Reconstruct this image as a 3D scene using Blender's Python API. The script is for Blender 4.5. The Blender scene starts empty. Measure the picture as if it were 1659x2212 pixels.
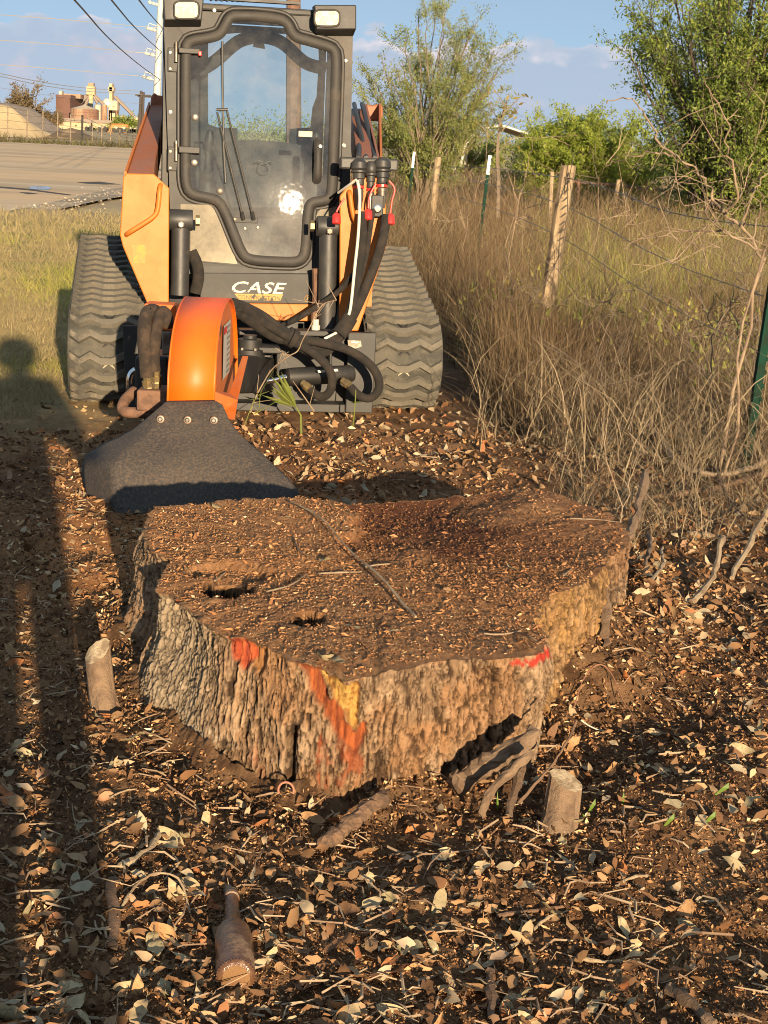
import bpy, bmesh, math, random
import numpy as np
from mathutils import Vector, Matrix
R_ = math.radians
random.seed(7)
rng = np.random.default_rng(11)
scene = bpy.context.scene
COL = scene.collection

# ------------------------------------------------------------------ camera
FPX, CX, CY, EYE = 3320.0, 829.5, 1106.0, 1.40      # photo measured at 1659 x 2212
PITCH, ROLL = R_(13.65), R_(2.8)
cam_data = bpy.data.cameras.new('camera')
cam = bpy.data.objects.new('camera', cam_data); COL.objects.link(cam)
cam_data.sensor_fit = 'VERTICAL'; cam_data.sensor_height = 36.0
cam_data.lens = FPX / 2212.0 * 36.0
cam_data.clip_start = 0.05; cam_data.clip_end = 9000
Rm = Matrix.Rotation(math.pi / 2 - PITCH, 3, 'X') @ Matrix.Rotation(ROLL, 3, 'Z')
cam.matrix_world = Matrix.Translation((0, 0, EYE)) @ Rm.to_4x4()
scene.camera = cam

# ------------------------------------------------------------------ light
SUN_EL, SUN_AZ = R_(10.2), R_(14.1)                  # sun stands behind the camera, a little to the right
SUN_DIR = Vector((math.sin(SUN_AZ) * math.cos(SUN_EL), -math.cos(SUN_AZ) * math.cos(SUN_EL), math.sin(SUN_EL)))
sl = bpy.data.lights.new('sun', 'SUN'); sl.energy = 5.0; sl.angle = R_(0.5); sl.color = (1.0, 0.76, 0.49)
sun = bpy.data.objects.new('sun', sl); COL.objects.link(sun)
sun.rotation_euler = SUN_DIR.to_track_quat('Z', 'Y').to_euler()
scene.view_settings.view_transform = 'Standard'; scene.view_settings.look = 'None'
scene.view_settings.exposure = 1.22; scene.view_settings.gamma = 1.0
scene.view_settings.use_curve_mapping = False
scene.render.engine = 'CYCLES'
scene.cycles.transparent_max_bounces = 12
scene.cycles.max_bounces = 6
scene.cycles.filter_width = 1.0


class NT:
    """small node-tree writer"""
    def __init__(self, tree):
        self.t = tree; self.n = tree.nodes; self.l = tree.links
    def new(self, kind, **kw):
        nd = self.n.new(kind)
        for k, v in kw.items():
            setattr(nd, k, v)
        return nd
    def put(self, sock, val):
        if isinstance(val, bpy.types.NodeSocket):
            self.l.new(val, sock)
        elif val is not None:
            if hasattr(sock.default_value, '__len__') and not isinstance(val, (list, tuple)):
                val = (val,) * len(sock.default_value)
            if hasattr(sock.default_value, '__len__') and len(sock.default_value) == 4 and len(val) == 3:
                val = (*val, 1.0)
            sock.default_value = val
    def math(self, op, a, b=None, c=None, clamp=False):
        nd = self.new('ShaderNodeMath', operation=op, use_clamp=clamp)
        for i, v in enumerate((a, b, c)):
            if v is not None:
                self.put(nd.inputs[i], v)
        return nd.outputs[0]
    def mix(self, fac, a, b, blend='MIX'):
        nd = self.new('ShaderNodeMix', data_type='RGBA', blend_type=blend)
        self.put(nd.inputs[0], fac); self.put(nd.inputs[6], a); self.put(nd.inputs[7], b)
        return nd.outputs[2]
    def step(self, v, lo, hi):
        nd = self.new('ShaderNodeMapRange', interpolation_type='SMOOTHSTEP')
        self.put(nd.inputs[0], v); self.put(nd.inputs[1], lo); self.put(nd.inputs[2], hi)
        return nd.outputs[0]
    def noise(self, vec, scale, detail=4, rough=0.55, dist=0.0):
        nd = self.new('ShaderNodeTexNoise')
        if vec is not None:
            self.l.new(vec, nd.inputs['Vector'])
        nd.inputs['Scale'].default_value = scale; nd.inputs['Detail'].default_value = detail
        nd.inputs['Roughness'].default_value = rough; nd.inputs['Distortion'].default_value = dist
        return nd.outputs[0]
    def xyz(self, x, y, z):
        nd = self.new('ShaderNodeCombineXYZ')
        for i, v in enumerate((x, y, z)):
            self.put(nd.inputs[i], v)
        return nd.outputs[0]


world = bpy.data.worlds.new('World'); scene.world = world; world.use_nodes = True
w = NT(world.node_tree); w.n.clear()
tc = w.new('ShaderNodeTexCoord')
sp = w.new('ShaderNodeSeparateXYZ'); w.l.new(tc.outputs['Generated'], sp.inputs[0])
dx, dy, dz = sp.outputs
az = w.math('ARCTAN2', dx, dy)
el = w.math('ARCSINE', dz)
sky = w.new('ShaderNodeTexSky', sky_type='NISHITA')
sky.sun_disc = False; sky.sun_elevation = SUN_EL
sky.sun_rotation = math.pi - SUN_AZ
sky.air_density = 1.0; sky.dust_density = 0.6; sky.ozone_density = 3.0
# the thick air right at the horizon is kept out: the sky is read a little higher up
lift = w.xyz(dx, dy, w.math('ADD', w.math('MULTIPLY', w.math('MAXIMUM', dz, 0.0), 2.6), 0.10))
nrm = w.new('ShaderNodeVectorMath', operation='NORMALIZE'); w.l.new(lift, nrm.inputs[0])
w.l.new(nrm.outputs[0], sky.inputs[0])
skyc = sky.outputs[0]
# clouds: a bank round the horizon with a bumpy, sunlit top edge and a hazy lavender body
vaz = w.xyz(az, 0.0, 3.7)
vae = w.xyz(az, w.math('MULTIPLY', el, 1.35), 1.3)
n_big = w.noise(vaz, 5.0, 1)
n_bil = w.noise(vae, 34.0, 3, 0.5)
n_fin = w.noise(vae, 90.0, 4, 0.6)
top = w.math('ADD', 0.062, w.math('MULTIPLY', w.math('SUBTRACT', n_big, 0.5), 0.030))
top = w.math('ADD', top, w.math('MULTIPLY', w.math('SUBTRACT', n_bil, 0.5), 0.045))
top = w.math('ADD', top, w.math('MULTIPLY', w.math('SUBTRACT', n_fin, 0.5), 0.008))
under = w.math('SUBTRACT', top, el)
body = w.step(under, 0.0, 0.0045)
rim = w.math('MULTIPLY', body, w.math('SUBTRACT', 1.0, w.step(under, 0.001, 0.012)))
patch = w.step(w.noise(w.xyz(az, w.math('MULTIPLY', el, 3.0), 8.1), 11.0, 3), 0.40, 0.62)
low = w.step(w.noise(vae, 26.0, 5, 0.6), 0.52, 0.68)
low = w.math('MULTIPLY', low, w.math('MULTIPLY', body, w.step(el, 0.012, 0.03)))
SKY_K = 0.071
skyp = w.mix(0.52, skyc, (3.3, 4.1, 4.7))                # a thin high veil pales the blue
c1 = w.mix(w.math('MULTIPLY', body, 0.80), skyp, (2.8, 3.3, 4.15))
c2 = w.mix(w.math('MULTIPLY', low, 0.55), c1, (4.0, 3.7, 4.2))
c3 = w.mix(w.math('MULTIPLY', rim, w.math('MULTIPLY_ADD', patch, 0.80, 0.12)), c2, (5.7, 5.1, 5.2))
bg = w.new('ShaderNodeBackground'); w.l.new(c3, bg.inputs[0]); bg.inputs[1].default_value = SKY_K
wo = w.new('ShaderNodeOutputWorld'); w.l.new(bg.outputs[0], wo.inputs[0])

# ------------------------------------------------------------------ pixel helpers: a pixel of the photo and a distance give a point
_M = np.array(Rm)
def ray(x, y): return _M @ np.array([(x - CX) / FPX, -(y - CY) / FPX, -1.0])
def ground_pt(x, y, z=0.0):
    d = ray(x, y); t = (z - EYE) / d[2]; return np.array([0, 0, EYE]) + t * d
def at(x, y, Y):
    d = ray(x, y); t = Y / d[1]; return np.array([0, 0, EYE]) + t * d
MO = ground_pt(545, 893); MYAW = R_(9.0)
_c, _s = math.cos(MYAW), math.sin(MYAW)
def w2l(p):
    q = np.asarray(p) - MO; return np.array([_c * q[0] + _s * q[1], -_s * q[0] + _c * q[1], q[2]])
def l2w(p):
    return np.array([_c * p[0] - _s * p[1], _s * p[0] + _c * p[1], p[2]]) + MO
def ml(x, y, d, lean=0.0, z0=0.9):
    o = w2l([0, 0, EYE]); r = ray(x, y); v = np.array([_c * r[0] + _s * r[1], -_s * r[0] + _c * r[1], r[2]])
    t = (d + lean * (o[2] - z0) - o[1]) / (v[1] - lean * v[2])
    return o + t * v
# enlarged views of the photo -> photo pixels
def a0(x, y): return (x, y)
def z1(x, y): return (219.4 + x * .3968, y * .3968)
def z2(x, y): return (329.2 + x * .2976, y * .2976)
def z3(x, y): return (329.2 + x * .2976, 274.3 + y * .2976)
def c2_(x, y): return (219.4 + x * .4299, 384 + y * .4299)
def c3_(x, y): return (109.7 + x * .3638, 630.9 + y * .3638)
def z4(x, y): return (658.3 + x * .1653, 192 + y * .1653)
def z5(x, y): return (493.7 + x * .2645, 603.5 + y * .2645)
def zl(x, y): return (x * .248, y * .248)
def pl(pts, conv, d, lean=0.0):
    return [ml(*conv(*p), d, lean) for p in pts]

# ------------------------------------------------------------------ noise (numpy)
def _hash(ix, iy, seed):
    h = (ix.astype(np.int64) * 374761393 + iy.astype(np.int64) * 668265263 + seed * 974711) & 0x7fffffff
    h = ((h ^ (h >> 13)) * 1274126177) & 0x7fffffff
    return ((h ^ (h >> 16)) & 0xffff) / 65535.0
def vnoise(x, y, seed=0):
    x = np.asarray(x, float); y = np.asarray(y, float)
    ix, iy = np.floor(x), np.floor(y); fx, fy = x - ix, y - iy
    fx = fx * fx * (3 - 2 * fx); fy = fy * fy * (3 - 2 * fy)
    a = _hash(ix, iy, seed); b = _hash(ix + 1, iy, seed); c = _hash(ix, iy + 1, seed); d = _hash(ix + 1, iy + 1, seed)
    return a + (b - a) * fx + (c - a) * fy + (a - b - c + d) * fx * fy
def fbm(x, y, octv=4, seed=0, gain=0.5):
    s = 0; amp = 1; tot = 0
    for o in range(octv):
        s = s + amp * vnoise(x * 2 ** o + 17.3 * o, y * 2 ** o - 9.1 * o, seed + o); tot += amp; amp *= gain
    return s / tot
def sstep(v, lo, hi):
    t = np.clip((v - lo) / (hi - lo), 0, 1); return t * t * (3 - 2 * t)

# ------------------------------------------------------------------ mesh helpers
def link(o, parent=None):
    COL.objects.link(o)
    if parent is not None: o.parent = parent
    return o
def mesh_np(name, V, F, m=None, parent=None, smooth=False, col=None, rnd=None, attr=None):
    """V (n,3), F (m,k) arrays -> one object"""
    V = np.ascontiguousarray(V, dtype=np.float32); F = np.ascontiguousarray(F, dtype=np.int32)
    me = bpy.data.meshes.new(name); k = F.shape[1]
    me.vertices.add(len(V)); me.vertices.foreach_set('co', V.ravel())
    me.loops.add(F.size); me.loops.foreach_set('vertex_index', F.ravel())
    me.polygons.add(len(F)); me.polygons.foreach_set('loop_start', np.arange(0, F.size, k, dtype=np.int32))
    if smooth: me.polygons.foreach_set('use_smooth', np.ones(len(F), dtype=bool))
    me.update(calc_edges=True)
    if col is not None:
        ca = me.color_attributes.new('Col', 'FLOAT_COLOR', 'POINT')
        c4 = np.ones((len(V), 4), dtype=np.float32); c4[:, :3] = col; ca.data.foreach_set('color', c4.ravel())
    if rnd is not None:
        at_ = me.attributes.new('rnd', 'FLOAT', 'POINT'); at_.data.foreach_set('value', np.ascontiguousarray(rnd, dtype=np.float32))
    if m is not None: me.materials.append(m)
    return link(bpy.data.objects.new(name, me), parent)

def frames(path):
    P = [Vector(p) for p in path]; n = len(P); T = []
    for i in range(n):
        d = (P[min(i + 1, n - 1)] - P[max(i - 1, 0)])
        T.append(d.normalized() if d.length > 1e-9 else Vector((0, 0, 1)))
    up = Vector((0, 0, 1)) if abs(T[0].z) < 0.9 else Vector((1, 0, 0))
    N = [(up - T[0] * up.dot(T[0])).normalized()]
    for i in range(1, n):
        v = N[-1] - T[i] * N[-1].dot(T[i]); N.append(v.normalized() if v.length > 1e-6 else N[-1])
    return P, T, N
def smooth_path(pts, it=2, closed=False):
    P = [np.asarray(p, float) for p in pts]
    for _ in range(it):
        Q = []; n = len(P)
        if not closed: Q.append(P[0])
        for i in range(n if closed else n - 1):
            a, b = P[i], P[(i + 1) % n]; Q += [a * .75 + b * .25, a * .25 + b * .75]
        if not closed: Q.append(P[-1])
        P = Q
    return P

class MB:
    """collects shapes; build() links them as ONE mesh object"""
    def __init__(self): self.V = []; self.F = []
    def add(self, vs, fs):
        b = len(self.V); self.V += [tuple(map(float, v)) for v in vs]; self.F += [tuple(i + b for i in f) for f in fs]; return self
    def box(self, c, s, rot=None):
        c = Vector(c); vs = []
        for sx in (-.5, .5):
            for sy in (-.5, .5):
                for sz in (-.5, .5):
                    v = Vector((sx * s[0], sy * s[1], sz * s[2]))
                    if rot is not None: v = rot @ v
                    vs.append(c + v)
        return self.add(vs, [(0, 1, 3, 2), (4, 6, 7, 5), (0, 4, 5, 1), (2, 3, 7, 6), (0, 2, 6, 4), (1, 5, 7, 3)])
    def prism(self, pts, ext):
        n = len(pts); e = np.asarray(ext, float); P = [np.asarray(p, float) for p in pts]
        vs = P + [p + e for p in P]
        fs = [tuple(range(n)), tuple(range(2 * n - 1, n - 1, -1))]
        fs += [(i, i + n, (i + 1) % n + n, (i + 1) % n) for i in range(n)]
        return self.add(vs, fs)
    def tube(self, path, r, n=8, cap=True, flat=1.0):
        P, T, N = frames(path); m = len(P); vs = []
        rr = r if hasattr(r, '__len__') else [r] * m
        for i in range(m):
            B = T[i].cross(N[i])
            for k in range(n):
                a = 2 * math.pi * k / n
                vs.append(P[i] + (N[i] * math.cos(a) * flat + B * math.sin(a)) * rr[i])
        fs = [(i * n + k, i * n + (k + 1) % n, (i + 1) * n + (k + 1) % n, (i + 1) * n + k) for i in range(m - 1) for k in range(n)]
        if cap: fs += [tuple(range(n - 1, -1, -1)), tuple(range((m - 1) * n, m * n))]
        return self.add(vs, fs)
    def cyl(self, p0, p1, r, n=16): return self.tube([p0, p1], r, n)
    def lathe(self, p0, axis, prof, n=20):
        ax = Vector(axis).normalized(); path = [Vector(p0) + ax * h for h, _ in prof]
        up = Vector((0, 0, 1)) if abs(ax.z) < .9 else Vector((1, 0, 0)); N = (up - ax * up.dot(ax)).normalized(); B = ax.cross(N)
        vs = [P + (N * math.cos(2 * math.pi * k / n) + B * math.sin(2 * math.pi * k / n)) * r for P, (_, r) in zip(path, prof) for k in range(n)]
        m = len(prof)
        fs = [(i * n + k, i * n + (k + 1) % n, (i + 1) * n + (k + 1) % n, (i + 1) * n + k) for i in range(m - 1) for k in range(n)]
        fs += [tuple(range(n - 1, -1, -1)), tuple(range((m - 1) * n, m * n))]
        return self.add(vs, fs)
    def ring(self, path, w, t, up=(0, -1, 0)):
        """closed band of width w lying in a plane facing up, rounded top of height t"""
        P = [np.asarray(p, float) for p in path]; n = len(P); u = np.asarray(up, float)
        prof = [(-.5, 0), (-.42, .7), (-.2, 1), (.2, 1), (.42, .7), (.5, 0)]
        vs = []
        for i in range(n):
            d = P[(i + 1) % n] - P[i - 1]; d /= np.linalg.norm(d); s = np.cross(d, u); s /= np.linalg.norm(s)
            vs += [P[i] + s * w * a + u * t * b for a, b in prof]
        k = len(prof)
        fs = [(i * k + j, i * k + j + 1, ((i + 1) % n) * k + j + 1, ((i + 1) % n) * k + j) for i in range(n) for j in range(k - 1)]
        return self.add(vs, fs)
    def build(self, name, m, parent=None, smooth=False, bevel=0.0, org=None, seg=2):
        me = bpy.data.meshes.new(name); V = self.V
        if org is not None: V = [tuple(np.asarray(v) - org) for v in V]
        me.from_pydata(V, [], self.F); me.update()
        if m is not None: me.materials.append(m)
        if smooth: me.polygons.foreach_set('use_smooth', [True] * len(me.polygons))
        o = link(bpy.data.objects.new(name, me), parent)
        if smooth:
            try: me.set_sharp_from_angle(angle=R_(40))
            except Exception: pass
        if bevel:
            b = o.modifiers.new('Bevel', 'BEVEL'); b.width = bevel; b.segments = seg; b.limit_method = 'ANGLE'; b.angle_limit = R_(35)
        return o

def tag(o, label=None, cat=None, group=None, kind=None):
    if label: o['label'] = label
    if cat: o['category'] = cat
    if group: o['group'] = group
    if kind: o['kind'] = kind
    return o
def empty(name, loc=(0, 0, 0), rz=0.0):
    o = bpy.data.objects.new(name, None); link(o); o.location = tuple(map(float, loc)); o.rotation_euler = (0, 0, rz); o.empty_display_size = 0.1
    return o

# ------------------------------------------------------------------ materials
def mat(name, c, rough=0.6, metal=0.0, c2=None, scale=8.0, lo=0.42, hi=0.62, dirt=None, dscale=3.0, dlo=0.5, dhi=0.75,
        bump=0.0, bscale=90.0, spec=0.5, var=0.18, stretch=None):
    """painted / worn surface: base colour, second colour in patches, dirt film, fine relief"""
    m = bpy.data.materials.new(name); m.use_nodes = True; t = NT(m.node_tree); t.n.clear()
    tcn = t.new('ShaderNodeTexCoord'); v = tcn.outputs['Object']
    if stretch:
        mp = t.new('ShaderNodeMapping'); t.l.new(v, mp.inputs[0]); mp.inputs['Scale'].default_value = stretch; v = mp.outputs[0]
    colr = c
    n1 = t.noise(v, scale, 6, 0.6)
    if c2 is not None: colr = t.mix(t.step(n1, lo, hi), c, c2)
    k = t.math('MULTIPLY_ADD', t.noise(v, scale * 6, 4, 0.65), 2 * var, 1 - var)
    colr = t.mix(1.0, colr, t.xyz(k, k, k), 'MULTIPLY')
    rgh = t.math('MULTIPLY_ADD', n1, 0.25, rough - 0.12, clamp=True)
    if dirt is not None:
        dm = t.step(t.noise(v, dscale, 8, 0.7), dlo, dhi)
        colr = t.mix(dm, colr, dirt); rgh = t.math('MAXIMUM', rgh, t.math('MULTIPLY', dm, 0.85))
    b = t.new('ShaderNodeBsdfPrincipled'); t.put(b.inputs['Base Color'], colr); t.put(b.inputs['Roughness'], rgh)
    b.inputs['Metallic'].default_value = metal; b.inputs['Specular IOR Level'].default_value = spec
    if bump:
        bn = t.new('ShaderNodeBump'); bn.inputs['Strength'].default_value = min(1.0, bump); bn.inputs['Distance'].default_value = 0.01
        t.l.new(t.noise(v, bscale, 6, 0.7), bn.inputs['Height']); t.l.new(bn.outputs[0], b.inputs['Normal'])
    o = t.new('ShaderNodeOutputMaterial'); t.l.new(b.outputs[0], o.inputs[0])
    return m
def vcol_mat(name, rough=0.9, scale=60.0, var=0.35, bump=0.6, bscale=150.0, dist=0.01, grain=None):
    """colour comes from the mesh (what the soil, wood or bark is there), grain and relief from noise"""
    m = bpy.data.materials.new(name); m.use_nodes = True; t = NT(m.node_tree); t.n.clear()
    tcn = t.new('ShaderNodeTexCoord'); v = tcn.outputs['Object']
    va = t.new('ShaderNodeVertexColor', layer_name='Col')
    if grain:
        mp = t.new('ShaderNodeMapping'); t.l.new(v, mp.inputs[0]); mp.inputs['Scale'].default_value = grain; v = mp.outputs[0]
    k = t.math('MULTIPLY_ADD', t.noise(v, scale, 6, 0.72), 2 * var * 1.4, 1 - var * 1.4)
    k2 = t.math('MULTIPLY_ADD', t.noise(v, scale * 5, 3, 0.6), 2 * var, 1 - var)
    kk = t.math('MULTIPLY', k, k2)
    c = t.mix(1.0, va.outputs[0], t.xyz(kk, kk, kk), 'MULTIPLY')
    b = t.new('ShaderNodeBsdfPrincipled'); t.put(b.inputs['Base Color'], c); b.inputs['Roughness'].default_value = rough
    b.inputs['Specular IOR Level'].default_value = 0.2
    bn = t.new('ShaderNodeBump'); bn.inputs['Strength'].default_value = bump; bn.inputs['Distance'].default_value = dist
    t.l.new(t.noise(v, bscale, 8, 0.75), bn.inputs['Height']); t.l.new(bn.outputs[0], b.inputs['Normal'])
    o = t.new('ShaderNodeOutputMaterial'); t.l.new(b.outputs[0], o.inputs[0])
    return m
def rnd_mat(name, stops, rough=0.8, transl=0.25, use_obj=False, spot=None, spec=0.3):
    """many small pieces in one mesh (or many objects): each takes its own colour from a ramp"""
    m = bpy.data.materials.new(name); m.use_nodes = True; t = NT(m.node_tree); t.n.clear()
    if use_obj: f = t.new('ShaderNodeObjectInfo').outputs['Random']
    else: f = t.new('ShaderNodeAttribute', attribute_name='rnd').outputs['Fac']
    cr = t.new('ShaderNodeValToRGB'); t.l.new(f, cr.inputs[0]); e = cr.color_ramp.elements
    for i, (p, c) in enumerate(stops):
        x = e[i] if i < 2 else e.new(p)
        x.position = p; x.color = (*c, 1)
    c = cr.outputs[0]
    tcn = t.new('ShaderNodeTexCoord')
    k = t.math('MULTIPLY_ADD', t.noise(tcn.outputs['Object'], 5.0 if use_obj else 45.0, 6, 0.7), 1.5 if use_obj else 0.7, 0.28 if use_obj else 0.65)
    c = t.mix(1.0, c, t.xyz(k, k, k), 'MULTIPLY')
    if spot is not None:
        c = t.mix(t.step(t.noise(tcn.outputs['Object'], 9.0, 4, 0.65), 0.55, 0.66), c, spot)
    b = t.new('ShaderNodeBsdfPrincipled'); t.put(b.inputs['Base Color'], c); b.inputs['Roughness'].default_value = rough
    b.inputs['Specular IOR Level'].default_value = spec
    o = t.new('ShaderNodeOutputMaterial')
    if transl:
        tr = t.new('ShaderNodeBsdfTranslucent'); t.put(tr.inputs[0], c); mx = t.new('ShaderNodeMixShader'); mx.inputs[0].default_value = transl
        t.l.new(b.outputs[0], mx.inputs[1]); t.l.new(tr.outputs[0], mx.inputs[2]); t.l.new(mx.outputs[0], o.inputs[0])
    else: t.l.new(b.outputs[0], o.inputs[0])
    return m
def glass_mat(name, tint=(.75, .85, .87), dust=(.45, .42, .36), amount=0.13, lo=.25, hi=.8):
    m = bpy.data.materials.new(name); m.use_nodes = True; t = NT(m.node_tree); t.n.clear()
    v = t.new('ShaderNodeTexCoord').outputs['Object']
    tr = t.new('ShaderNodeBsdfTransparent'); tr.inputs[0].default_value = (*tint, 1)
    gl = t.new('ShaderNodeBsdfGlossy'); gl.inputs['Roughness'].default_value = 0.005
    gl2 = t.new('ShaderNodeBsdfGlossy'); gl2.inputs['Roughness'].default_value = 0.10
    bn = t.new('ShaderNodeBump'); bn.inputs['Strength'].default_value = 1.0; bn.inputs['Distance'].default_value = 0.00022
    t.l.new(t.noise(v, 13.0, 2, 0.5), bn.inputs['Height']); t.l.new(bn.outputs[0], gl.inputs['Normal'])   # the pane is not perfectly flat
    fr = t.new('ShaderNodeFresnel'); fr.inputs[0].default_value = 1.5
    m1 = t.new('ShaderNodeMixShader'); t.l.new(t.math('MULTIPLY_ADD', fr.outputs[0], 1.0, 0.05), m1.inputs[0])
    t.l.new(tr.outputs[0], m1.inputs[1]); t.l.new(gl.outputs[0], m1.inputs[2])
    n = t.noise(v, 4.0, 8, 0.7)
    m3 = t.new('ShaderNodeMixShader'); t.l.new(t.math('MULTIPLY', n, 0.00009), m3.inputs[0])
    t.l.new(m1.outputs[0], m3.inputs[1]); t.l.new(gl2.outputs[0], m3.inputs[2])
    df = t.new('ShaderNodeBsdfDiffuse'); df.inputs[0].default_value = (*dust, 1)
    sz = t.new('ShaderNodeSeparateXYZ'); t.l.new(v, sz.inputs[0])
    lowd = t.math('SUBTRACT', 1.0, t.step(sz.outputs[2], 0.55, 1.15))       # dust gathers low on the pane
    a = t.math('MULTIPLY', t.step(n, lo, hi), amount)
    a = t.math('MULTIPLY_ADD', t.math('MULTIPLY', lowd, n), 0.62, a)
    m2 = t.new('ShaderNodeMixShader'); t.l.new(a, m2.inputs[0]); t.l.new(m3.outputs[0], m2.inputs[1]); t.l.new(df.outputs[0], m2.inputs[2])
    o = t.new('ShaderNodeOutputMaterial'); t.l.new(m2.outputs[0], o.inputs[0])
    return m

DUST = (.30, .22, .13)
M = dict(
    black=mat('black_paint', (.013, .013, .013), .55, c2=(.02, .019, .018), dirt=(.05, .04, .03), dlo=.52, dhi=.85, dscale=4, bump=.08),
    grey=mat('charcoal_paint', (.022, .0225, .022), .6, c2=(.031, .030, .028), dirt=(.075, .062, .045), dlo=.48, dhi=.85, dscale=3.5, bump=.06),
    trim=mat('rubber_trim', (.013, .0115, .010), .65, c2=(.024, .021, .018), dirt=(.085, .065, .045), dlo=.55, dhi=.85, dscale=6, bump=.12),
    orange=mat('faded_orange_paint', (.46, .135, .011), .55, c2=(.41, .12, .012), dirt=(.30, .12, .04), dlo=.60, dhi=.80, dscale=9, bump=.04, var=.08),
    shade_orange=mat('shaded_orange_paint', (.27, .09, .035), .6, c2=(.24, .10, .06), dirt=(.22, .13, .09), dlo=.5, dhi=.75, dscale=6, bump=.08),  # browner orange: the arm beam's partial shadow is put into the colour
    neworange=mat('bright_orange_paint', (.60, .118, .003), .5, c2=(.56, .108, .004), var=.04, bump=.02),
    dustorange=mat('dusty_orange_paint', (.52, .115, .012), .6, c2=(.44, .14, .05), lo=.35, hi=.7, scale=5, dirt=(.38, .18, .09), dlo=.45, dhi=.9, dscale=30, var=.12, bump=.1),
    hose=mat('black_hose_sleeve', (.013, .011, .009), .9, c2=(.028, .021, .016), scale=18, bump=.7, bscale=220),
    dustyhose=mat('dusty_hose_sleeve', (.026, .018, .013), .9, c2=(.065, .043, .028), scale=14, bump=.8, bscale=200),
    rubber=mat('track_rubber', (.038, .037, .031), .85, c2=(.075, .070, .055), scale=7, dirt=(.13, .112, .08), dlo=.50, dhi=.85, dscale=14, bump=.4, bscale=70),
    lug=mat('dusty_track_rubber', (.105, .096, .075), .85, c2=(.05, .048, .040), scale=9, dirt=(.19, .16, .115), dlo=.45, dhi=.80, dscale=18, bump=.35, bscale=80),
    steel=mat('worn_steel', (.20, .185, .16), .45, .7, c2=(.12, .10, .08), scale=20, bump=.05),
    chrome=mat('chrome_rod', (.75, .75, .74), .12, 1.0, var=.03),
    brass=mat('yellow_zinc', (.30, .23, .11), .45, .7, c2=(.2, .16, .1), scale=30),
    cylp=mat('grey_cylinder_paint', (.026, .026, .026), .5, c2=(.036, .035, .032), dirt=(.10, .08, .06), dlo=.62, dhi=.8, dscale=14, bump=.08),
    rustpipe=mat('rust_pipe', (.16, .085, .05), .8, c2=(.10, .055, .035), scale=20, bump=.4),
    red=mat('red_plastic', (.62, .03, .025), .4, var=.06),
    white=mat('white_plastic', (.46, .44, .38), .5, var=.06),
    cream=mat('cream_print', (.38, .35, .26), .55, c2=(.34, .31, .22), var=.08),
    yprint=mat('yellow_print', (.58, .34, .07), .6, c2=(.4, .25, .08), scale=30, var=.1),
    inter=mat('cab_interior', (.012, .012, .013), .8, c2=(.03, .03, .03)),
    seatm=mat('dark_seat_fabric', (.028, .028, .030), .9, c2=(.045, .045, .045), bump=.3, bscale=150),
    tanint=mat('tan_interior_panel', (.22, .17, .11), .8, c2=(.16, .12, .08)),
    flap=mat('dusty_rubber_flap', (.026, .025, .026), .85, c2=(.050, .043, .038), scale=3.5, lo=.35, hi=.75, dirt=(.15, .105, .065), dlo=.38, dhi=.85, dscale=95, var=.25, bump=.35, bscale=260),
)
glass = glass_mat('dusty_cab_glass')
sideglass = glass_mat('dirty_lower_glass', tint=(.5, .5, .45), dust=(.36, .32, .24), amount=.62, lo=.1, hi=.7)
# ------------------------------------------------------------------ ground
def bump_at(x, y):
    x = np.asarray(x, float); y = np.asarray(y, float)
    z = (fbm(x * 1.3, y * 1.3, 3, 3) - .5) * .07
    z = z + (fbm(x * 7, y * 7, 4, 5) - .5) * .045 + (fbm(x * 32, y * 32, 3, 9, .6) - .5) * .022
    return z
STC = None                                              # stump centre, set below
def gh(x, y):
    x = np.asarray(x, float); y = np.asarray(y, float)
    z = bump_at(x, y)
    near = 1 - sstep(y, 12, 20)
    z = z * (.25 + .75 * near)
    # loosened soil heaped against the stump, a scraped hollow at its back
    d = np.hypot((x - .02) / .85, (y - 3.85) / 1.0)
    z = z + .035 * np.exp(-((d - 1.05) / .22) ** 2) * sstep(x, -.2, .8)
    z = z - .05 * np.exp(-(((x + .05) / .5) ** 2 + ((y - 5.0) / .35) ** 2))
    # under the machine it is pressed flat
    mflat = sstep(x, -1.9, -1.6) * (1 - sstep(x, .35, .6)) * sstep(y, 7.2, 7.6)
    z = z * (1 - .75 * mflat)
    # the verge on the left and the field on the right lie a hand higher
    z = z + .06 * sstep(-x - .16 * y, .2, 1.2) * sstep(y, 7, 11) + .05 * sstep(x, 1.0, 2.0) * sstep(y, 4, 7)
    return z
def ground_z(x, y): return float(gh(np.array([x]), np.array([y]))[0])
vert_mat = vcol_mat('loose_soil', scale=55, var=.42, bump=1.0, bscale=150, dist=.018)
nr, nc = 580, 350
D_ = 1.25 * (27.0 / 1.25) ** (np.linspace(0, 1, nr) ** 1.0)
U = np.linspace(-1, 1, nc); U = np.sign(U) * (.45 * np.abs(U) + .55 * np.abs(U) ** 2.6)
HW = .40 * D_ + 2.4
X = U[None, :] * HW[:, None] * .9 - .03 * D_[:, None]; Y = np.repeat(D_[:, None], nc, 1)
Z = gh(X, Y)
edge = np.maximum(sstep(np.abs(np.repeat(U[None, :], nr, 0)), .93, 1.0), np.maximum(1 - sstep(Y, 1.25, 1.5), sstep(Y, 24.5, 27)))
Z = Z * (1 - edge) - .09 * edge
_re = np.array([ground_pt(x, y, 0)[:2] for x, y in ((-420, 512), (-200, 490), (0, 466), (120, 442), (240, 416), (330, 408), (420, 400), (520, 380))])
road_y = np.interp(X, _re[:, 0], _re[:, 1], right=99)           # where the verge ends and the road begins
onroad = sstep(Y - road_y, -.25, .25); Z = Z * (1 - onroad) - .12 * onroad
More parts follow.
